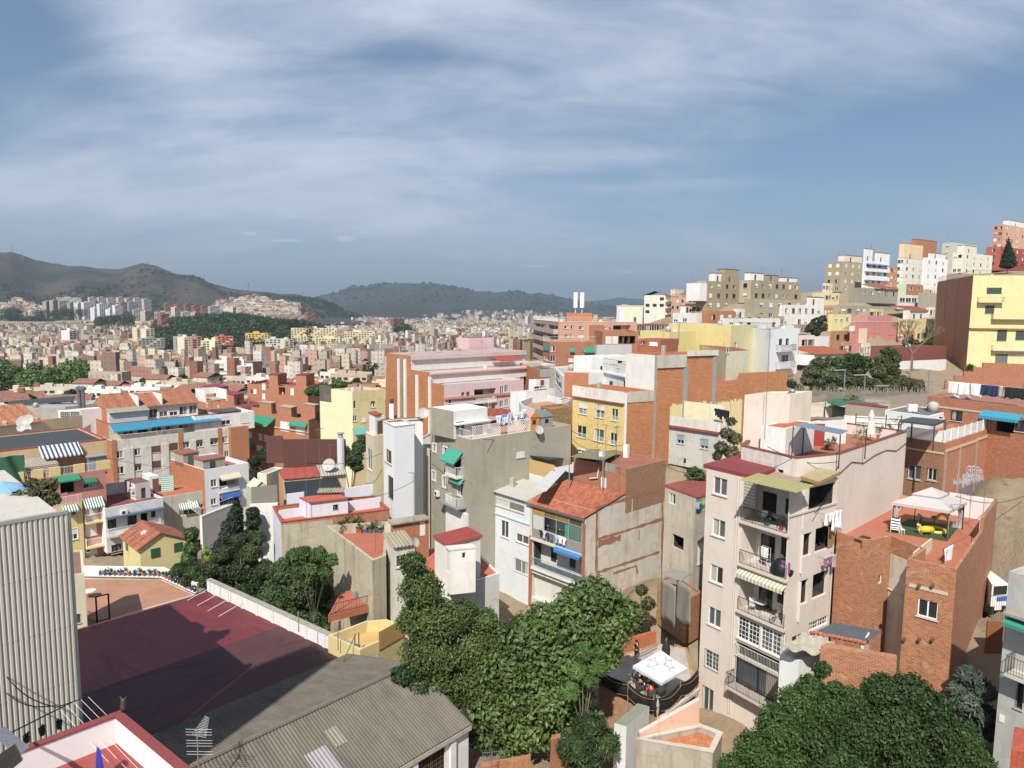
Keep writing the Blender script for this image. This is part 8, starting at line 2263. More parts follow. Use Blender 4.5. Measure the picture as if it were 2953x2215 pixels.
def hill(pts,d0,d1,mat,seed,zb,rough=.12,name='hills',back=1.35):
 """pts: skyline (src px); the slope climbs from distance d0 to the ridge at d1 and falls behind it"""
 rg=np.random.default_rng(seed);xs=np.array([p[0]for p in pts],float);ys=np.array([p[1]for p in pts],float)
 n=360;px=np.linspace(xs[0],xs[-1],n);py=np.interp(px,xs,ys);py=py+np.interp(px,np.linspace(xs[0],xs[-1],90),rg.normal(size=90))*.8
 rows=46;V=[]
 ph=rg.random(8)*6.3
 for i in range(n):
  T=at((px[i],py[i]),d1);sx_,sy_=T.x/d1,1.0
  for j in range(rows):
   t_=j/(rows-1)*1.45
   d=d0+(d1-d0)*t_ if t_<1 else d1+(d1*back-d1)*(t_-1)/.45
   s_=math.sin(min(t_,1)*math.pi/2)**1.25 if t_<1 else max(0,1-(t_-1)/.45)
   env=math.sin(min(t_,1)*math.pi)if t_<1 else 0
   u_=i/n*(xs[-1]-xs[0])/140
   g_=sum(math.sin(u_*(1.1+k*.9)+ph[k]+t_*(2-k*.7))/(1+k*.6)for k in range(6))
   z=zb+(T.z-zb)*s_+(T.z-zb)*rough*env*g_
   V.append((sx_*d,sy_*d,z))
 F=[(i*rows+j,(i+1)*rows+j,(i+1)*rows+j+1,i*rows+j+1)for i in range(n-1)for j in range(rows-1)]
 HV.append(np.array(V))
 return meta(rawmesh(name,V,F,mat),kind='structure')
zi=lambda z,l:[Z(z,*p)for p in l]
H1=[(-900,800),(-300,760)]+zi('I',[(0,152),(100,140),(160,158),(300,205),(500,245),(700,272),(860,290),(1000,290),(1100,280),(1220,268),(1340,290),(1500,345),(1700,370),(1800,402),(2000,455)])+zi('J',[(0,172),(150,182),(300,200),(470,202),(560,232),(700,255),(800,300),(900,348)])+[(1080,925)]
HM1=hillmat('#877766','#6f6456','#3b4434',.0035)
hill(H1,2700,3700,HM1,2,-60,.1)
H2=zi('J',[(500,330),(620,238),(740,205),(820,195),(900,170),(960,142),(1130,138),(1290,115),(1390,110),(1480,130),(1600,122),(1700,145),(1850,160),(1990,180),(2070,178)])+zi('K',[(0,125),(100,130),(180,122),(290,122),(400,145),(570,152),(700,182),(850,202),(1000,240),(1300,300),(1700,340),(2200,380)])+[(2700,935)]
HM2=hillmat('#3f4a34','#4a5238','#2f3b2a',.0016)
hill(H2,6200,9000,HM2,5,-110,.1)
hill(zi('K',[(700,230),(930,207),(1000,198),(1160,172),(1230,182),(1290,178),(1400,200),(1560,205),(1700,235),(1800,258),(2100,300),(2400,330)])+[(3000,935)],9800,13500,HM2,8,-110,.08)
hill(zi('J',[(640,330),(900,300),(1150,290),(1400,270),(1500,262),(1650,300),(1900,380),(2100,400)])+[(1600,930)],4600,5800,hillmat('#5a5340','#4f4c38','#37402c',.003),11,-90,.1)
BLK=[]
def block(z,x0,x1,y0,d,col,label,fl=None,yb=None,depth_=16,az=None,group=None):
 BLK.append((Z(z,x0,0)[0]-4,Z(z,x1,0)[0]+4,Z(z,0,yb-8)[1],d))
 a,b=at(Z(z,x0,y0),d),at(Z(z,x1,y0),d*1.01);zb=th([a.x],[a.y])[0]-5 if yb is None else at(Z(z,x0,yb),d).z-5
 t_=thing('tower_block',label,'tower block',(a.x,a.y,zb),group);b.z=a.z;U=b-a;n=U.cross(ZUP).normalized();n=-n if n.y<0 else n
 m_=MB();m_.box(Vector((a.x,a.y,zb)),U,n*depth_,ZUP*(a.z-zb),st(col,.3));u=U.normalized();L_=U.length;nf=max(2,int((a.z-zb)/3));k_=max(2,int(L_/(6 if d>1800 else 4.5)))
 for f_ in range(nf):
  for k in range(k_):
   m_.box(Vector((a.x,a.y,a.z-2.3-f_*3))+u*(L_*(k+.18)/k_)-n*.2,u*(L_/k_*.62),n*.21,ZUP*1.5,DARK()if(k+f_)%5 else pl('#cfc4b4'))
 m_.build('wall',t_);MB().box(a+u*L_*.3+n*3+ZUP*.01,u*L_*.25,n*6,ZUP*3,st(col,.3)).build('roof_hut',t_)
G1,G2,G3='grey concrete tower slabs at the hill foot','white stepped tower slabs','red brick tower slabs at the hill foot'
for x0,x1,y0,yb in((395,455,565,690),(455,510,555,695),(510,600,560,700),(600,668,575,700)):block('I',x0,x1,y0,2350,'#a89e90','grey concrete tower slab in the leftmost row below the brown hill',yb=yb,group=G1)
for x0,x1,y0,yb in((668,720,580,715),(720,790,572,710),(812,860,620,720),(855,925,585,715),(945,990,632,725),(990,1058,598,725)):block('I',x0,x1,y0,2250,'#d9dadb','white slab of the stepped tower complex below the brown hill',yb=yb,group=G2)
for x0,x1,y0 in((485,700,530),(770,850,530),(850,930,530),(930,1010,535),(1018,1090,530),(1090,1160,538),(1160,1240,535),(1240,1306,545)):block('I',x0,x1,y0,2650,'#b9b4ac','pale grey slab in the long row behind the white towers',yb=640,group='pale slabs in the rear row')
for x0,x1,y0,c in((785,940,575,'#8f8a92'),(820,870,565,'#a86a68'),(1040,1110,572,'#a86a68'),(1110,1190,572,'#8f8a92'),(930,1040,578,'#8f8a92')):block('I',x0,x1,y0,2500,c,'mauve or red slab squeezed between the white towers',yb=640,group='mauve slabs between the white towers')
for x0,x1,y0 in((1425,1510,580),(1510,1600,592),(1600,1670,586),(1670,1740,596),(1740,1822,600)):block('I',x0,x1,y0,2450,'#8f5c50','red brick tower slab in the row behind the wooded hill',yb=700,group=G3)
for x0,x1,y0,yb,c in((1150,1250,636,720,'#b0a898'),(1250,1290,650,720,'#b9b4a8'),(1330,1500,655,750,'#b5ae9e'),(1570,1665,655,720,'#c4b8a0'),(1505,1560,615,720,'#c4bda8'),(1810,1895,605,700,'#a8a49c'),(1870,1970,672,710,'#a89c8c'),(1968,1998,620,705,'#c9c4b4'),(2008,2034,618,700,'#c9c4b4'),(1680,1725,660,720,'#b8a888'),(1730,1840,660,730,'#94705c')):block('I',x0,x1,y0,2050,c,'pale tower block standing among trees left of the wooded hill',yb=yb,group='pale towers left of the wooded hill')
block('I',1387,1457,672,1500,'#9c5a50','dark red tower block standing in front of the wooded hill',yb=810);block('I',1455,1490,770,1480,'#9c5a50','low red wing beside the dark red tower block',yb=800)
block('I',1178,1255,790,1100,'#e0d3a8','cream block left of the wooded hill',yb=880);block('I',1255,1328,800,1090,'#e6dcb8','paler cream block right beside the cream block',yb=880)
block('I',597,655,817,1000,'#e6e4de','small bright white block in the middle of the left town',yb=870);block('I',1515,1620,870,900,'#a8a8a4','grey block with a blue stripe below the wooded hill',yb=965)
for x0,x1,y0,c in((1655,1740,870,'#b58a78'),(1742,1850,905,'#e4dab0'),(1850,1905,900,'#e9dfb8'),(1585,1655,875,'#e4dcc0')):block('I',x0,x1,y0,880,c,'cream or brown block in the row below the wooded hill',yb=985,group='row of blocks below the wooded hill')
block('I',1840,2010,868,1000,'#c46a50','orange-red block below the wooded hill',yb=915);block('I',1190,1415,885,960,'#8f9088','long grey balcony block in the left town',yb=940);block('I',975,1085,1012,560,'#c9743f','orange blank-walled block in the near left town',yb=1145);block('I',1145,1265,1035,570,'#a8a498','grey office block beside the orange blank-walled block',yb=1130)
block('I',1850,2040,1090,430,'#e2e2de','white modern block with dark balconies in the near town',yb=1230);block('I',2010,2180,1120,415,'#e6e6e2','second white modern block beside the first',yb=1230);block('I',1310,1470,1015,640,'#e0c48a','yellow block with a blue awning strip in the left town',yb=1075)
for x0,x1,y0,yb,d in((415,815,497,600,1120),(470,655,566,670,1090),(600,935,585,690,1080),(875,1140,528,620,1140),(990,1100,625,735,1050),(1100,1270,615,710,1060)):block('J',x0,x1,y0,d,'#e2d2a4','long cream hospital-like block in the cluster right of the wooded hill',yb=yb,group='cream blocks right of the wooded hill')
block('J',20,240,542,1110,'#dcb75c','bright yellow block at the foot of the wooded hill',yb=590);block('J',195,360,592,950,'#c9cfc4','white and green block left of the cream cluster',yb=680);block('J',360,437,596,950,'#d6d4b8','cream and green block beside the white and green block',yb=680)
block('J',1300,1345,418,2600,'#8f4a44','left half of the dark red twin tower on the plain',yb=490);block('J',1345,1392,414,2620,'#8f4a44','right half of the dark red twin tower on the plain',yb=490);block('K',365,392,333,3600,'#cfd2d4','lone pale tower on the plain before the middle hills',yb=418);block('J',556,625,358,2300,'#8f5f54','dark red tower behind the wooded hill',yb=440);block('J',220,560,378,2400,'#a88a7a','long brownish slab behind the wooded hill',yb=440)
def winmat():
 t=NT('town_walls');a=t.n('ShaderNodeAttribute',attribute_name='col');u=t.uv
 b=t.n('ShaderNodeTexBrick',{'Vector':u,'Scale':1.0,'Brick Width':3.2,'Row Height':3.0,'Mortar Size':.95,'Mortar Smooth':0.05,'Color1':(0,0,0,1),'Color2':(.35,.35,.35,1),'Mortar':(1,1,1,1)});b.offset=0
 cc=t.mix(b.outputs[0],t.mix(.55,a.outputs[0],(.06,.06,.07,1)),a.outputs[0]);t.col(t.mix(t.ramp(t.noise(t.obj,.08,4),.4,.7),cc,t.mix(.3,cc,(.2,.17,.14,1))));t.b.inputs['Roughness'].default_value=.9;return t.m
WM=winmat()
PALW=['#d9cfbe','#e6dfd0','#c9b496','#e8dcb4','#b07c62','#9c6450','#cfa48c','#b9ab98','#ece8e0','#d6c6a8','#c9beb0','#937060']
PALR=['#a07c68','#a89a8a','#a8755c','#c4b8a8','#94705f','#8f8a84','#c2a894','#9a9288']
rgn=np.random.default_rng(77)
CX_,CY_,CW,CD,CH,CA=[],[],[],[],[],[]
d=240.0
while d<8600:
 s_=13.5 if d<900 else 15+(d-900)*.0062
 a0,a1=-40,(8 if d<330 else 16 if d<900 else 24)
 k=int(math.radians(a1-a0)*d/s_)
 az_=np.radians(a0+(a1-a0)*(np.arange(k)+rgn.random(k)*.5)/k)
 dj=d+(rgn.random(k)-.5)*s_*.7
 CX_.append(dj*np.sin(az_));CY_.append(dj*np.cos(az_))
 CW.append(s_*rgn.uniform(.6,1.7,k));CD.append(s_*rgn.uniform(.45,.8,k));hh=rgn.uniform(5,10.5,k);hh[rgn.random(k)<.08]*=1.7;CH.append(hh)
 CA.append(np.radians(np.round(np.sin(az_*7+d/400)*2)*22+20));d+=s_*(.92 if d<900 else .8)
X_,Y_,W_,D_,H_,A_=(np.concatenate(q)for q in(CX_,CY_,CW,CD,CH,CA))
def pxy(x,y,z):
 w=y*FW.y+z*FW.z;return CX+FPX*(x*RT.x+y*RT.y+z*RT.z)/w,CY-FPX*(x*UP.x+y*UP.y+z*UP.z)/w
Z_=th(X_,Y_);PX,PY_=pxy(X_,Y_,Z_)
dist=np.hypot(X_,Y_)
hp=np.array([(p.x,p.y)for o in bpy.data.objects if o.parent is None and o.type=='EMPTY' for p in[o.location]])
near=np.array([np.min((hp[:,0]-x)**2+(hp[:,1]-y)**2)if dd<260 else 1e9 for x,y,dd in zip(X_,Y_,dist)])
wood=lambda px,py:((px>440)&(px<940)&(dist>1150)&(dist<1900))|((px<275)&(dist>400)&(dist<560))|((px>480)&(px<560)&(dist>520)&(dist<640))|((px>1000)&(px<1090)&(dist>330)&(dist<520))
keep=(near>300)&~wood(PX,PY_)&((dist<2600)|(rgn.random(len(X_))<.85))&~((PX<900)&(dist>2750))&(PX<2300)&(np.abs(np.sin(X_*.013)+np.sin(Y_*.011+1))>.12)
PT=pxy(X_,Y_,Z_+H_+2)[1]
for(a,b,c,d)in BLK:keep&=~((PX>a)&(PX<b)&(dist<d)&(PT<c))
X_,Y_,W_,D_,H_,A_,Z_,PX,dist=(q[keep]for q in(X_,Y_,W_,D_,H_,A_,Z_,PX,dist))
od=np.argsort(dist);ind,rest=od[:290],od[290:]
def houseproto(w,d,h,seed):
 rg=random.Random(seed);m_=MB();wallm,rf=OBJC,roofm(PALR[seed%len(PALR)],.4)
 P=Vector((-w/2,-d/2,-6));m_.box(P,Vector((w,0,0)),Vector((0,d,0)),ZUP*(h+6),wallm)
 m_.poly([Vector((-w/2+.3,-d/2+.3,h+.02)),Vector((w/2-.3,-d/2+.3,h+.02)),Vector((w/2-.3,d/2-.3,h+.02)),Vector((-w/2+.3,d/2-.3,h+.02))],rf)
 if seed%3==0:
  a_,b_=Vector((-w/2-.4,0,h+1.9)),Vector((w/2+.4,0,h+1.9));y_=d/2+.5
  for s_ in(-1,1):m_.poly([Vector((-w/2-.4,s_*y_,h)),Vector((w/2+.4,s_*y_,h)),b_,a_][::s_*-1],tile(('#b0765a','#a06c56')[seed%2],.5,.6))
 else:
  for k in range(rg.randint(1,3)):x_=rg.uniform(-w/2+.5,w/2-4);y_=rg.uniform(-d/2+.5,d/2-3.5);m_.box(Vector((x_,y_,h+.02)),Vector((rg.uniform(2,3.5),0,0)),Vector((0,rg.uniform(2,3),0)),ZUP*rg.uniform(1.2,2.6),wallm)
  m_.box(Vector((-w/2,-d/2,h)),Vector((w,0,0)),Vector((0,.25,0)),ZUP*.9,wallm);m_.box(Vector((-w/2,d/2-.25,h)),Vector((w,0,0)),Vector((0,.25,0)),ZUP*.9,wallm)
 fl=int(h/3)
 for s_,(ax,L_,off)in enumerate(((0,w,d/2),(0,w,-d/2),(1,d,w/2),(1,d,-w/2))):
  n_=int(L_/2.6);rowst=rg.random()<.3
  for f_ in range(fl):
   for k in range(n_):
    if rg.random()<.15:continue
    c_=-L_/2+(k+.5)*L_/n_;z_=h-2.4-f_*3;ww=1.9 if rowst else 1.0;sg=1 if off>0 else-1
    mm=DARK()if rg.random()<.7 else pl('#e2ddd2',.7)
    if ax==0:m_.box(Vector((c_-ww/2,off,z_)),Vector((ww,0,0)),Vector((0,sg*.05,0)),ZUP*1.4,mm)
    else:m_.box(Vector((off,c_-ww/2,z_)),Vector((0,ww,0)),Vector((sg*.05,0,0)),ZUP*1.4,mm)
   if rowst and ax==0:m_.box(Vector((-L_/2,off,h-3-f_*3)),Vector((L_,0,0)),Vector((0,(1 if off>0 else-1)*.9,0)),ZUP*.8,wallm)
 return m_
t=NT('town_house_wall');oi=t.n('ShaderNodeObjectInfo');t.col(t.mix(t.ramp(t.noise(t.obj,.5,6,.7),.4,.75),oi.outputs['Color'],t.mix(.35,oi.outputs['Color'],(.16,.13,.1,1))));t.b.inputs['Roughness'].default_value=.9;OBJC=t.m
protos=[(houseproto(w,d,h,i),w,d,h)for i,(w,d,h)in enumerate(((10,9,6),(13,9,7),(9,9,9),(14,10,9),(12,8,6),(17,10,10),(10,10,7),(19,9,7),(12,9,7),(10,10,11)))]
pm={}
CN=['beige','off-white','tan','cream','brick-red','dark red','salmon','grey-beige','white','sand','grey','brown']
for n_,i in enumerate(ind):
 k=int(rgn.integers(0,len(protos)));
 if k not in pm:
  o=protos[k][0].build('town_house',None,origin=(0,0,0));pm[k]=o
 else:o=pm[k].copy();COL.objects.link(o)
 ci=int(rgn.integers(0,len(PALW)));o.location=(X_[i],Y_[i],Z_[i]+1);o.rotation_euler=(0,0,float(A_[i]));o.color=lin(PALW[ci],.8)
 meta(o,'%s %s house among the tightly packed roofs of the near valley town'%(CN[ci],'tile-roofed' if k%3==0 else 'flat-roofed'),'house','%s %s valley houses'%(CN[ci],'tile-roofed' if k%3==0 else 'flat-roofed'))
def boxes(name,X,Y,Z,W,D,H,A,label):
 n=len(X);c_,s_=np.cos(A),np.sin(A);V=np.empty((n,8,3))
 for k,(a,b)in enumerate(((-1,-1),(1,-1),(1,1),(-1,1))):
  x,y=a*W/2,b*D/2;V[:,k,0]=X+x*c_-y*s_;V[:,k,1]=Y+x*s_+y*c_;V[:,k,2]=Z-8;V[:,k+4]=V[:,k];V[:,k+4,2]=Z+H
 q=np.array([(0,1,5,4),(1,2,6,5),(2,3,7,6),(3,0,4,7),(4,5,6,7)]);idx=(np.arange(n)[:,None,None]*8+q[None]).reshape(-1)
 me=bpy.data.meshes.new(name);me.vertices.add(n*8);me.loops.add(n*20);me.polygons.add(n*5)
 me.vertices.foreach_set('co',V.ravel());me.loops.foreach_set('vertex_index',idx.astype(np.int32));me.polygons.foreach_set('loop_start',np.arange(0,n*20,4,dtype=np.int32))
 uv=np.zeros((n,5,4,2));
 for f_ in range(4):
  L_=W if f_%2==0 else D;uv[:,f_,1,0]=uv[:,f_,2,0]=L_;uv[:,f_,2,1]=uv[:,f_,3,1]=H+8
 l_=me.uv_layers.new(name='UVMap');l_.data.foreach_set('uv',uv.astype(np.float32).ravel())
 pw,pr=np.array([lin(c,.8)for c in PALW]),np.array([lin(c,.72)for c in PALR]);r_=np.random.default_rng(3)
 col=np.empty((n,5,4));col[:,:4]=pw[r_.integers(0,len(pw),n)][:,None]*r_.uniform(.8,1.05,(n,1,1));col[:,4]=pr[r_.integers(0,len(pr),n)]
 at_=me.attributes.new('col','FLOAT_COLOR','FACE');at_.data.foreach_set('color',col.astype(np.float32).ravel());me.polygons.foreach_set('use_smooth',np.zeros(n*5,dtype=bool));me.materials.append(WM);me.update()
 o=bpy.data.objects.new(name,me);COL.objects.link(o);meta(o,label,'town',kind='stuff');return o
r=rest;hr=rgn.random(len(r))<.5
boxes('far_town',np.concatenate([X_[r],X_[r][hr]+1]),np.concatenate([Y_[r],Y_[r][hr]]),np.concatenate([Z_[r],Z_[r][hr]+H_[r][hr]+8]),np.concatenate([W_[r],W_[r][hr]*.4]),np.concatenate([D_[r],D_[r][hr]*.4]),np.concatenate([H_[r],np.full(hr.sum(),2.6)]),np.concatenate([A_[r],A_[r][hr]]),'endless pale and brick-coloured houses filling the valley out to the hills')
hx=[]
for(x0,x1,y0,y1,d0,d1,n_)in((620,860,855,910,3000,2700,900),(1200,1700,893,925,5200,4600,260),(0,130,865,905,2700,2600,120)):
 for k in range(n_):
  u,v=rgn.random(),rgn.random()**.7;p=at((x0+(x1-x0)*u,y0+(y1-y0)*(v+(1-v)*abs(u-.45)*.8)),d0+(d1-d0)*v);hx.append(p)
hx=np.array(hx);boxes('hillside_town',hx[:,0],hx[:,1],hx[:,2],rgn.uniform(10,26,len(hx)),rgn.uniform(8,14,len(hx)),rgn.uniform(6,16,len(hx)),rgn.uniform(0,1,len(hx)),'small pale houses climbing the foot of the distant hills')
rg=random.Random(21)
FILL=[(700,655,60,178),(905,640,50,190),(1330,645,50,205),(1000,600,60,205),(840,705,60,168),(1120,735,40,178),(1480,745,70,176),(1600,735,60,184),(1690,700,40,190),(1640,600,60,205),(1740,540,50,235),(1010,455,50,262),(1360,470,50,252),(560,640,60,172),(470,610,50,178),(1660,480,60,245),(1300,610,60,200),(1240,820,40,152),(1120,810,50,148)]
for i,(x,y,w_,d_)in enumerate(FILL):
 c1,c2=rg.choice((('#e6e0d4','off-white'),('#b5a88e','tan'),('#dcc48a','yellowish'),('#c98a6a','salmon'),('#e4d8c0','cream'),('#a89c8a','grey-beige')))
 h_=HS('small %s house squeezed between the taller blocks of the hillside'%c2,x,y,x-w_*.35,x+w_,d_,y+60,c1,c1,None,(1,2,1.1),(3,2,1.1),name='hillside_house',dirt=.6);h_.root['group']='small %s hillside houses'%c2
for h_ in CLUT:
 A,L1,L2=h_.A,(h_.B-h_.A).length,(h_.C-h_.A).length
 if h_ in(TT,HB,GB_,t)or h_.root.name.startswith(('terrace','walled','roof_ter','yellow_wall','plant','flat_r','white_van','pot_t','garden_w','brick_wall','retain','court','balcony'))or A.y<52 or min(L1,L2)<4.5 or len(h_.pts)!=4:continue
 for k in range(rg.randint(1,3)+(L1*L2>150)):
  P=h_.rp(rg.uniform(.15,.85),rg.uniform(.15,.85),.003);q_=rg.random()
  if q_<.35:MB().cbox(P,.5,.5,rg.uniform(.9,1.6),rg.choice((WHT,OB,GRY)),40).build('chimney',h_.root)
  elif q_<.6:MB().cbox(P,.9,.4,.7,pl('#d9d6cc',.6),40).build('air_conditioner',h_.root)
  elif q_<.75:MB().lathe(P,[(0,0),(.5,0),(.52,.9),(.3,1.1),(0,1.15)],pl('#b5b2a8',.7),10).build('water_tank',h_.root,smooth=True)
  else:a_=rg.uniform(0,360);e_=hd(a_)*rg.uniform(1.2,2.5);MB().tube([P+ZUP*.06,P+e_+ZUP*.06,P+e_+ZUP*rg.uniform(.6,1.2)],.05,pl('#8f8a80',.6),5).build('pipe',h_.root)
 if rg.random()<.6:antenna(h_.rp(rg.uniform(.2,.8),rg.uniform(.2,.8)),rg.uniform(2.5,5),rg.uniform(0,360),'thin television aerial on a mast above the roofs','television aerials above the roofs',boom=1.3,n=8)
# trees
LF=leafm('#27381a','#55703a');LD=leafm('#1c2b14','#3d5526');LG_=leafm('#2f4420','#6b8a42');LS=leafm('#39463a','#72806c');LO=leafm('#3a3f22','#7a7a4c')
def woods(name,label,cs,size,n,m,seed,shell=.5):o=leaves(cs,n,size,m,name,None,seed=seed,shell=shell,asp=.7);meta(o,label,'wood',kind='stuff')
cs=[]
for i in range(560):
 u=rgn.random();x=445+u*490;d_=rgn.uniform(1150,1750);ytop=912+30*abs(u-.42)**1.2*2.2;f_=(d_-1150)/600
 p=at((x,1000-(1000-ytop)*math.sin(f_*1.57)),d_);cs.append((p.x,p.y,p.z,rgn.uniform(9,16)))
woods('woodland','dark green wooded hill rising out of the valley town',cs,4.2,80000,LD,5)
cs=[]
for i in range(75):x=rgn.uniform(-60,270);d_=rgn.uniform(395,500);p=at((x,rgn.uniform(1048,1105)),d_);cs.append((p.x,p.y,p.z-2,rgn.uniform(4,7.5)))
woods('pine_grove','grove of rounded dark pines at the left edge of the town',cs,1.6,34000,LG_,6)
cs=[]
for x0,x1,y0,y1,d_,n_ in((105,240,895,915,2300,60),(280,380,915,935,1900,40),(690,920,985,1012,1000,50),(700,900,925,960,1150,30),(1050,1085,1050,1095,430,14),(1130,1190,940,955,1600,14),(0,60,890,915,2200,30)):
 for i in range(n_):dd_=d_*rgn.uniform(.95,1.1);p=at((rgn.uniform(x0,x1),rgn.uniform(y0,y1)),dd_);cs.append((p.x,p.y,p.z,dd_*rgn.uniform(.004,.008)))
for hi_,n_,r0,r1,sz,lab in((0,3600,4,11,4.2,'dark scrub and small trees dotted over the brown ridge'),(1,900,14,30,11,'dark woods covering the blue-green middle mountain')):
 v_=HV[hi_];v_=v_[np.hypot(v_[:,0],v_[:,1])<(3720 if hi_==0 else 9050)];v_=v_[v_[:,2]>-40];q_=v_[rgn.integers(0,len(v_),n_)]+rgn.normal(size=(n_,3))*np.array([6,6,0]);msk=np.sin(q_[:,0]*.006)+np.sin(q_[:,1]*.011+q_[:,0]*.003)+rgn.normal(size=n_)*.8>.1
 woods('hill_scrub',lab,[(a[0],a[1],a[2]+1,rgn.uniform(r0,r1))for a in q_[msk]],sz,60000,LD,9+hi_,.4)
woods('town_trees','scattered clumps of dark trees between the distant blocks',cs,3.0,30000,LD,7)
tp0=None
for i in range(90):
 d_=math.exp(rgn.uniform(math.log(230),math.log(900)));a_=rgn.uniform(-36,9);x,y=d_*math.sin(math.radians(a_)),d_*math.cos(math.radians(a_))
 z_=th([x],[y])[0]
 if tp0 is None:
  tp0=thing('tree','','tree',(0,0,0));leaves([(0,0,7,3),(1.5,.5,5.5,2.5),(-1.6,-.4,5.8,2.4),(.2,1.2,8.3,2)],2600,.9,LD,'crown',tp0,seed=3,shell=.5);m_=MB();m_.tube([(0,0,-3),(0,0,5)],.3,bark(),5);m_.build('trunk',tp0);r_=tp0
 else:
  r_=tp0.copy();COL.objects.link(r_)
  for c_ in list(tp0.children):q_=c_.copy();COL.objects.link(q_);q_.parent=r_
 r_.location=(x,y,z_+2);r_.scale=[rgn.uniform(.7,1.25)]*3;r_.rotation_euler=(0,0,rgn.uniform(0,6));meta(r_,'dark rounded tree standing between the roofs of the near valley town','tree','trees between the valley houses')
for x,yt,yb,d_ in((512,1040,1085,520),(537,1032,1085,520)):
 a,b_=at((x,yb),d_),at((x,yt),d_);t_=thing('cypress','tall dark cypress of the pair in the near town','tree',a,'pair of cypresses');h_=b_.z-a.z
 leaves([(a.x,a.y,a.z+h_*k/7,1.5*math.sin(.5+2.5*k/8))for k in range(1,8)],2500,.7,LD,'crown',t_,seed=2,squash=1.5);MB().tube([a-ZUP*2,a+ZUP*4],.25,bark(),5).build('trunk',t_)
def px(l,d,z='S'):return[(*Z(z,x,y),r_*ZN[z][2],d if len(q)==0 else q[0])for(x,y,r_,*q)in l]
tree('tall_tree','tall small-leaved dark tree left of the big broad-leaved tree',px([(1190,1625,42),(1215,1700,66),(1240,1780,80),(1300,1790,60),(1190,1790,50),(1340,1770,48),(1250,1880,95),(1360,1870,70),(1420,1850,62),(1400,1790,42),(1270,1980,90),(1370,1960,90),(1440,1960,60)],46),-34,leafm('#1b2a10','#627836'),.23,1.05,1)
tree('broadleaf_tree','huge broad-leaved green tree filling the bottom centre beside the umbrella terrace',px([(1710,1725,78),(1650,1790,95),(1750,1800,80),(1800,1760,45),(1560,1790,60),(1520,1850,90),(1620,1880,120),(1730,1880,70),(1460,1930,95),(1560,1980,130),(1640,1980,80),(1430,2040,90),(1520,2080,100),(1620,2080,90),(1680,2090,75),(1400,2110,60),(1480,2140,60)],45),-34,leafm('#1e3214','#718a42'),.34,1.0,2,asp=.6)
tree('ivy_bush','dark large-leaved ivy bush spilling over the grey corrugated roof',px([(1160,1950,45),(1200,1990,60),(1240,2040,55),(1150,1970,30),(1290,2060,40)],44.5),-33,leafm('#1e3216','#4a6a34'),.34,1.1,3)
tree('ailanthus','lighter feathery-leaved tree at the left corner of the umbrella terrace',px([(1680,1880,34),(1720,1920,38),(1660,1930,38),(1700,1960,34),(1640,1990,40),(1730,1880,22)],42.5),-33,leafm('#3c5a24','#7f9c4c'),.5,.8,4,asp=.16,trunk=.1)
tree('shrub_tree','low dark feathery bush at the bottom edge beneath the brick terrace',px([(1700,2100,60),(1660,2150,70),(1740,2140,55),(1690,2200,60)],41),-34,LF,.4,.9,5,asp=.25)
tree('privet_tree','broad glossy dark green hedge-like tree mass along the bottom right',px([(2620,2010,80),(2540,1990,55),(2460,2020,45),(2680,2040,60),(2560,2090,110),(2680,2110,90),(2470,2110,90),(2760,2150,80),(2600,2190,110),(2720,2220,90),(2480,2200,90),(2820,2200,60)],37),-33,leafm('#13230a','#43602a'),.2,1.1,6)
tree('privet_tree','left-hand dark green tree in front of the caged window of the beige block',px([(2370,1930,28),(2340,1985,45),(2300,2030,62),(2380,2040,65),(2250,2100,75),(2340,2120,85),(2190,2170,75),(2270,2190,80),(2380,2190,90),(2120,2215,50),(2410,1990,30)],36),-33,leafm('#1a2e10','#4b6c2c'),.19,1.1,7)
tree('loquat_tree','grey-green long-leaved loquat tree in the shade beside the brick house',px([(2790,1950,40),(2830,1990,45),(2780,2020,50),(2830,2060,50),(2760,1990,30),(2850,2110,35),(2800,2110,40)],38.5),-33,LS,.5,.9,8,asp=.25)
tree('conifer','dark conifer standing behind the low trees left of the lilac terraces',px([(682,1450,12),(681,1470,20),(678,1490,27),(672,1515,35),(668,1540,42),(690,1560,42),(655,1580,48),(700,1610,44),(640,1610,40)],75),-34,leafm('#1d2b1c','#3c5238'),.3,1,9)
tree('holm_oak','rounded dark evergreen tree left of the vine-covered patio',px([(650,1640,50),(700,1640,55),(740,1670,45),(640,1690,45),(700,1700,50),(760,1720,40),(620,1660,30),(790,1680,36)],70),-34,LD,.26,1.1,10)
tree('fig_tree','broad dark fig tree beside the white parapet of the burgundy roof',px([(860,1610,42),(820,1650,50),(900,1650,48),(870,1700,62),(800,1720,62),(920,1710,45),(850,1770,58),(770,1750,45),(910,1780,45),(940,1800,28),(850,1830,30)],63),-34,LF,.3,1.1,11)
tree('garden_tree','small tree right beside the yellow house',px([(552,1540,28),(555,1580,30),(545,1610,30)],73),-33,LG_,.26,1,12)
tree('garden_bush','bright yellow-green bush by the garden steps',px([(592,1590,16),(596,1610,16)],71),-33,leafm('#6a8a24','#a8c03c'),.22,1,13,cat='bush')
tree('garden_bush','round dark bush in front of the whitewashed wall under the green shed',px([(728,1480,26),(730,1505,28),(726,1540,28)],72),-33,LD,.24,1,14,cat='bush')
tree('garden_bush','tangle of dark bushes between the conifer and the concrete house with lilac parapets',px([(610,1640,34),(640,1600,30),(725,1590,40),(765,1640,36),(745,1550,26),(690,1560,30)],69),-33,leafm('#27331b','#5f6f3a'),.26,1,34,cat='bush')
tree('hedge','green bushes behind the white wall of the plant terrace',px([(520,1640,26),(560,1650,32),(590,1670,34),(540,1670,26),(500,1650,16),(620,1700,30)],71),-33,LF,.25,1,15,cat='hedge')
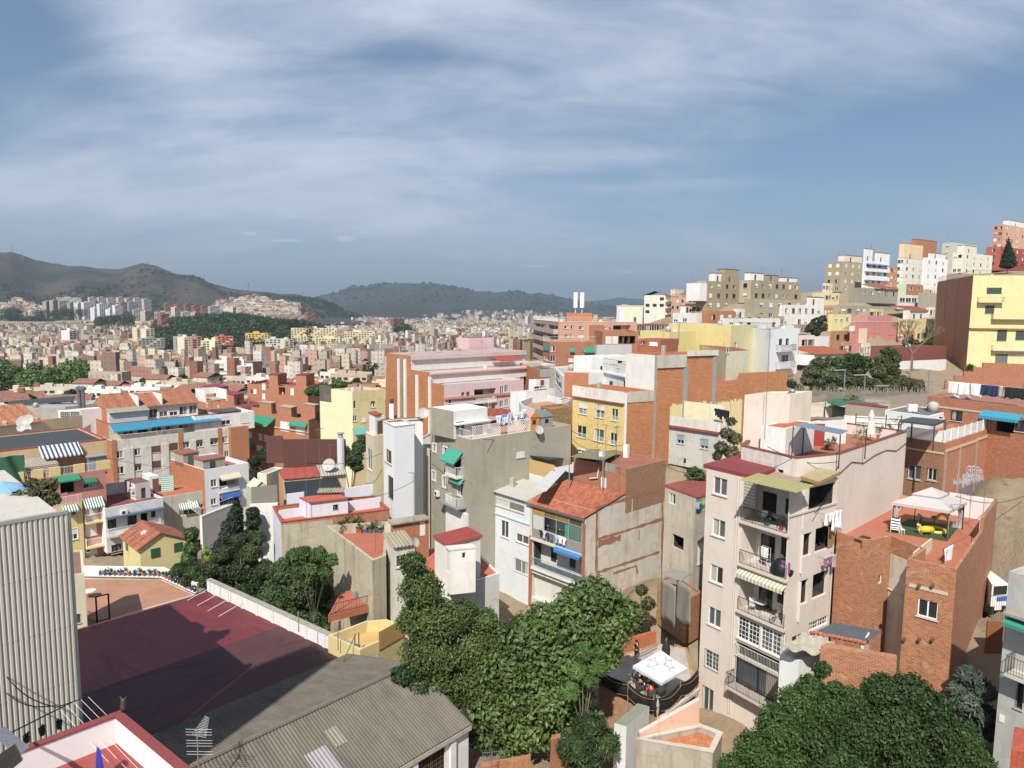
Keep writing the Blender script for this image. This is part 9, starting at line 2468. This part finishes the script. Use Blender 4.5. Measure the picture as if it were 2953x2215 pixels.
tree('shade_trees','dark trees in front of the red brick block with green awnings',px([(800,1290,32),(840,1295,30),(770,1310,26),(735,1330,22),(730,1370,24),(865,1305,16)],108),-36,LD,.4,1,16)
tree('garden_tree','leafy green tree between the cream clad building and the narrow cream house',px([(985,1300,30),(950,1310,22),(1035,1290,26),(1020,1320,34),(1030,1345,22),(1045,1270,18)],92),-34,LF,.34,1,17)
tree('plane_tree','pair of green trees behind the cream clad building',px([(915,1125,22),(945,1118,22),(970,1105,18),(985,1110,20),(890,1130,16)],165),-40,LG_,.55,1,18)
tree('roof_garden','tangled grey-green bushes filling the roof at the left edge behind the cladding',px([(110,1420,36),(60,1440,36),(140,1400,30),(20,1450,36),(150,1440,28),(100,1460,30),(90,1395,22)],41),-14,LO,.3,.9,19,cat='bush',trunk=.06)
tree('vine_pergola','green vine covering the patio below the stained concrete wall',px([(880,1595,28),(920,1600,32),(955,1615,26),(850,1605,24),(900,1640,34),(860,1650,30),(940,1650,26)],58),-34,LG_,.26,1,20,cat='vine',trunk=.03)
tree('birch_tree','thin loose-leaved tree between the grey house and the beige block',px([(2110,1215,18),(2095,1250,24),(2120,1265,26),(2080,1290,26),(2110,1305,28),(2070,1315,18)],66),-26,LO,.24,.55,21,trunk=.1)
tree('garden_tree','bright green bush behind the old concrete house',px([(2000,1360,22),(2020,1372,18),(1985,1370,14)],66),-26,LG_,.3,1,22,cat='bush')
tree('dry_vine','brownish climber and bush beside the brick outbuilding behind the big tree',px([(1850,1700,22),(1870,1740,26),(1845,1770,34),(1830,1810,34)],57),-30,LO,.26,.9,23,cat='bush')
tree('park_tree','large dark green tree in the middle of the hillside park',px([(1200,925,60),(1150,930,60),(1090,940,55),(1030,935,48),(1250,940,55),(1130,980,55),(1210,980,60)],120,'L'),-14,LF,.42,1,24)
tree('park_tree','olive-green tree right in the park in front of the burgundy hall',px([(1390,875,48),(1420,910,52),(1350,925,52),(1390,960,66),(1330,990,60),(1420,1000,50),(1380,1030,55)],117,'L'),-14,leafm('#36401f','#6f7a48'),.36,1,25)
tree('park_tree','grey-green shrubby tree at the left end of the park',px([(970,945,55),(930,990,62),(1010,1000,66),(1070,1030,60),(900,1040,50),(960,1060,60),(1130,1040,60),(1040,1080,55),(1190,1060,50)],112,'L'),-15,leafm('#3a4428','#75805a'),.36,1,26)
tree('park_scrub','dry brownish scrub along the fence of the park',px([(1250,1060,60),(1310,1080,55),(1180,1110,45),(1480,1060,62),(1560,1080,58),(1590,1130,45),(1420,1090,55),(840,1100,45),(800,1060,35),(1050,1120,45),(1350,1130,45),(900,1140,35),(1510,1140,40),(1120,1140,36)],108,'L'),-15.5,LO,.34,.8,27,cat='bush',trunk=.08)
tree('oleander','light green bush with pale flowers near the shade sail',px([(1180,1150,28),(1220,1160,28),(1140,1150,24)],94,'L'),-16,leafm('#4c6a24','#b0b878'),.3,.9,28,cat='bush')
tree('hillside_tree','dark tree between the white stepped house and the yellow house',px([(960,690,40),(930,720,40),(990,720,38),(950,745,40),(990,670,26),(900,740,20)],165,'L'),-8,leafm('#2c3520','#5a6444'),.5,1,29)
tree('palm_yucca','spiky white-flowering yucca below the yellow block',px([(1885,965,28),(1880,985,30)],112,'L'),-13,leafm('#3a5424','#8a9a58'),.9,.8,30,asp=.1,cat='plant')
tree('garden_tree','bush on the wall between the burgundy hall and the yellow house',px([(1520,800,28),(1490,815,20),(1560,810,18),(1640,810,26)],158,'L'),-9,LG_,.4,1,31,cat='bush')
tree('hillside_tree','low dark bushes on a roof left of the tan apartment block',px([(210,610,16),(185,618,14),(235,615,14)],175,'L'),-2,LD,.5,1,32,cat='bush')
tree('conifer','tall dark fir standing before the red block at the top right',px([(2117+3*math.sin(k*2.4),180+k*11,4+k*2.9)for k in range(16)],285,'L'),12,leafm('#152016','#33452f'),.55,1.5,33,squash=.5)
P_=at(Z('L',1528,990),140);t_=thing('bare_tree','bare leafless tree in front of the white wall at the top of the park','tree',P_);m_=MB();rg=random.Random(8)
def br(p,d_,L_,r_,k):
 q_=p+d_*L_;m_.tube([p,q_],r_,bark(),4,r_*.65)
 if k>0:
  for i in range(3):br(q_,(d_+Vector((rg.uniform(-.8,.8),rg.uniform(-.5,.5),rg.uniform(-.1,.5)))).normalized(),L_*.72,r_*.6,k-1)
br(P_,ZUP,3.6,.3,5);m_.build('branches',t_)
# aerials, cables, pylons
for i,(z,x,yt,yb,d_)in enumerate((('A',205,-20,300,96),('A',592,0,190,130),('A',1422,0,100,150),('B',553,430,1180,68),('B',665,400,900,72),('B',752,540,700,80),('B',1145,1180,1480,60),('B',1478,780,1400,60),('C',960,180,700,68),('C',1125,380,690,66),('C',2110,100,280,92),('C',1705,660,810,78),('K',1665,400,580,115),('L',640,725,1400,55),('L',118,690,830,118),('L',1088,265,300,262),('L',455,360,385,215),('L',620,360,430,205),('L',740,370,430,205),('L',1285,225,260,256),('L',1655,195,230,290),('L',1750,170,210,330),('L',200,390,430,215),('J',1460,560,900,120),('J',2060,600,800,130),('K',700,655,760,125),('L',2180,1060,1380,70))):
 P_=at(Z(z,x,yb),d_);antenna(P_,at(Z(z,x,yt),d_).z-P_.z,50+37*i,'thin television aerial on a mast above the roofs','television aerials above the roofs',boom=1.3,n=8)
m_=MB()
for q_ in((('C',735,480,88),('C',985,585,70)),(('C',1530,715,66),('C',1900,745,62)),(('D',1620,990,52),('D',2230,985,60)),(('A',1000,840,100),('A',1470,735,100)),(('C',-20,500,72),('C',735,420,95)),(('B',1200,760,72),('B',1060,880,70)),(('B',900,1000,66),('B',1480,860,70)),(('B',553,700,68),('B',1200,620,76)),(('A',592,560,100),('A',1465,740,98)),(('A',905,900,88),('A',1400,1010,86)),(('D',0,560,50),('D',620,690,50)),(('M',1035,300,51),('M',880,620,47)),(('K',1190,1450,90),('K',740,1320,92)),(('E',488,1135,27),('E',-60,720,36)),(('E',488,1120,27),('E',-60,900,36))):
 a,b_=(at(Z(*k[:3]),k[3])for k in q_);o_=MB().tube([a.lerp(b_,i/10)-ZUP*.6*math.sin(i/10*3.14)for i in range(11)],.03,DARK(),3).build('cable');meta(o_,'thin dark cable slung between two houses','cable','cables between the houses')
for i,(z,x,yt,yb,d_)in enumerate((('I',108,88,145,3700),('I',190,140,270,3500),('I',728,280,360,3450),('I',1273,208,275,3700),('I',1350,330,410,3450),('I',1468,290,340,3720),('I',1763,330,400,3720),('I',2142,402,470,3720),('J',50,105,170,3720),('J',478,205,260,3500),('J',735,210,265,4500),('J',870,215,300,4400))):
 a,b_=at(Z(z,x,yb),d_),at(Z(z,x,yt),d_);t_=thing('pylon','thin electricity pylon on the far brown ridge','pylon',a,'pylons on the far ridge');h_=b_.z-a.z;m_=MB();pm_=pl('#8a9094',.6)
 for s_ in(-1,1):m_.tube([a+Vector((s_*h_*.1,0,-10)),b_],.7,pm_,3)
 m_.build('tower',t_);m_=MB()
 for k in(.55,.7,.85):m_.tube([a+Vector((-h_*.15,0,h_*k)),a+Vector((h_*.15,0,h_*k))],.5,pm_,3)
 m_.build('crossarm',t_)
shade_tower=House('apartment_building','unseen slim tower added left of the frame to cast shadow on the burgundy roof',Vector((-28.9,0,25)),('L',4,-46),('L',5.6,44),0,-38,st('#d9cfc0',.3),None,GRY,.8,terr=False);shade_tower.done()  # added out of view, sized for the shadow it throws on the roofs
# air
m_=MB();hz=bpy.data.materials.new('haze');hz.use_nodes=True;N=hz.node_tree.nodes;N.remove(N['Principled BSDF']);v=N.new('ShaderNodeVolumePrincipled');v.inputs['Color'].default_value=(.68,.82,1,1);v.inputs['Density'].default_value=7.5e-5;v.inputs['Anisotropy'].default_value=.3
hz.node_tree.links.new(v.outputs[0],N['Material Output'].inputs['Volume'])
m_.box((-32000,-32000,-420),Vector((64000,0,0)),Vector((0,64000,0)),ZUP*1450,hz);meta(m_.build('haze'),kind='stuff')
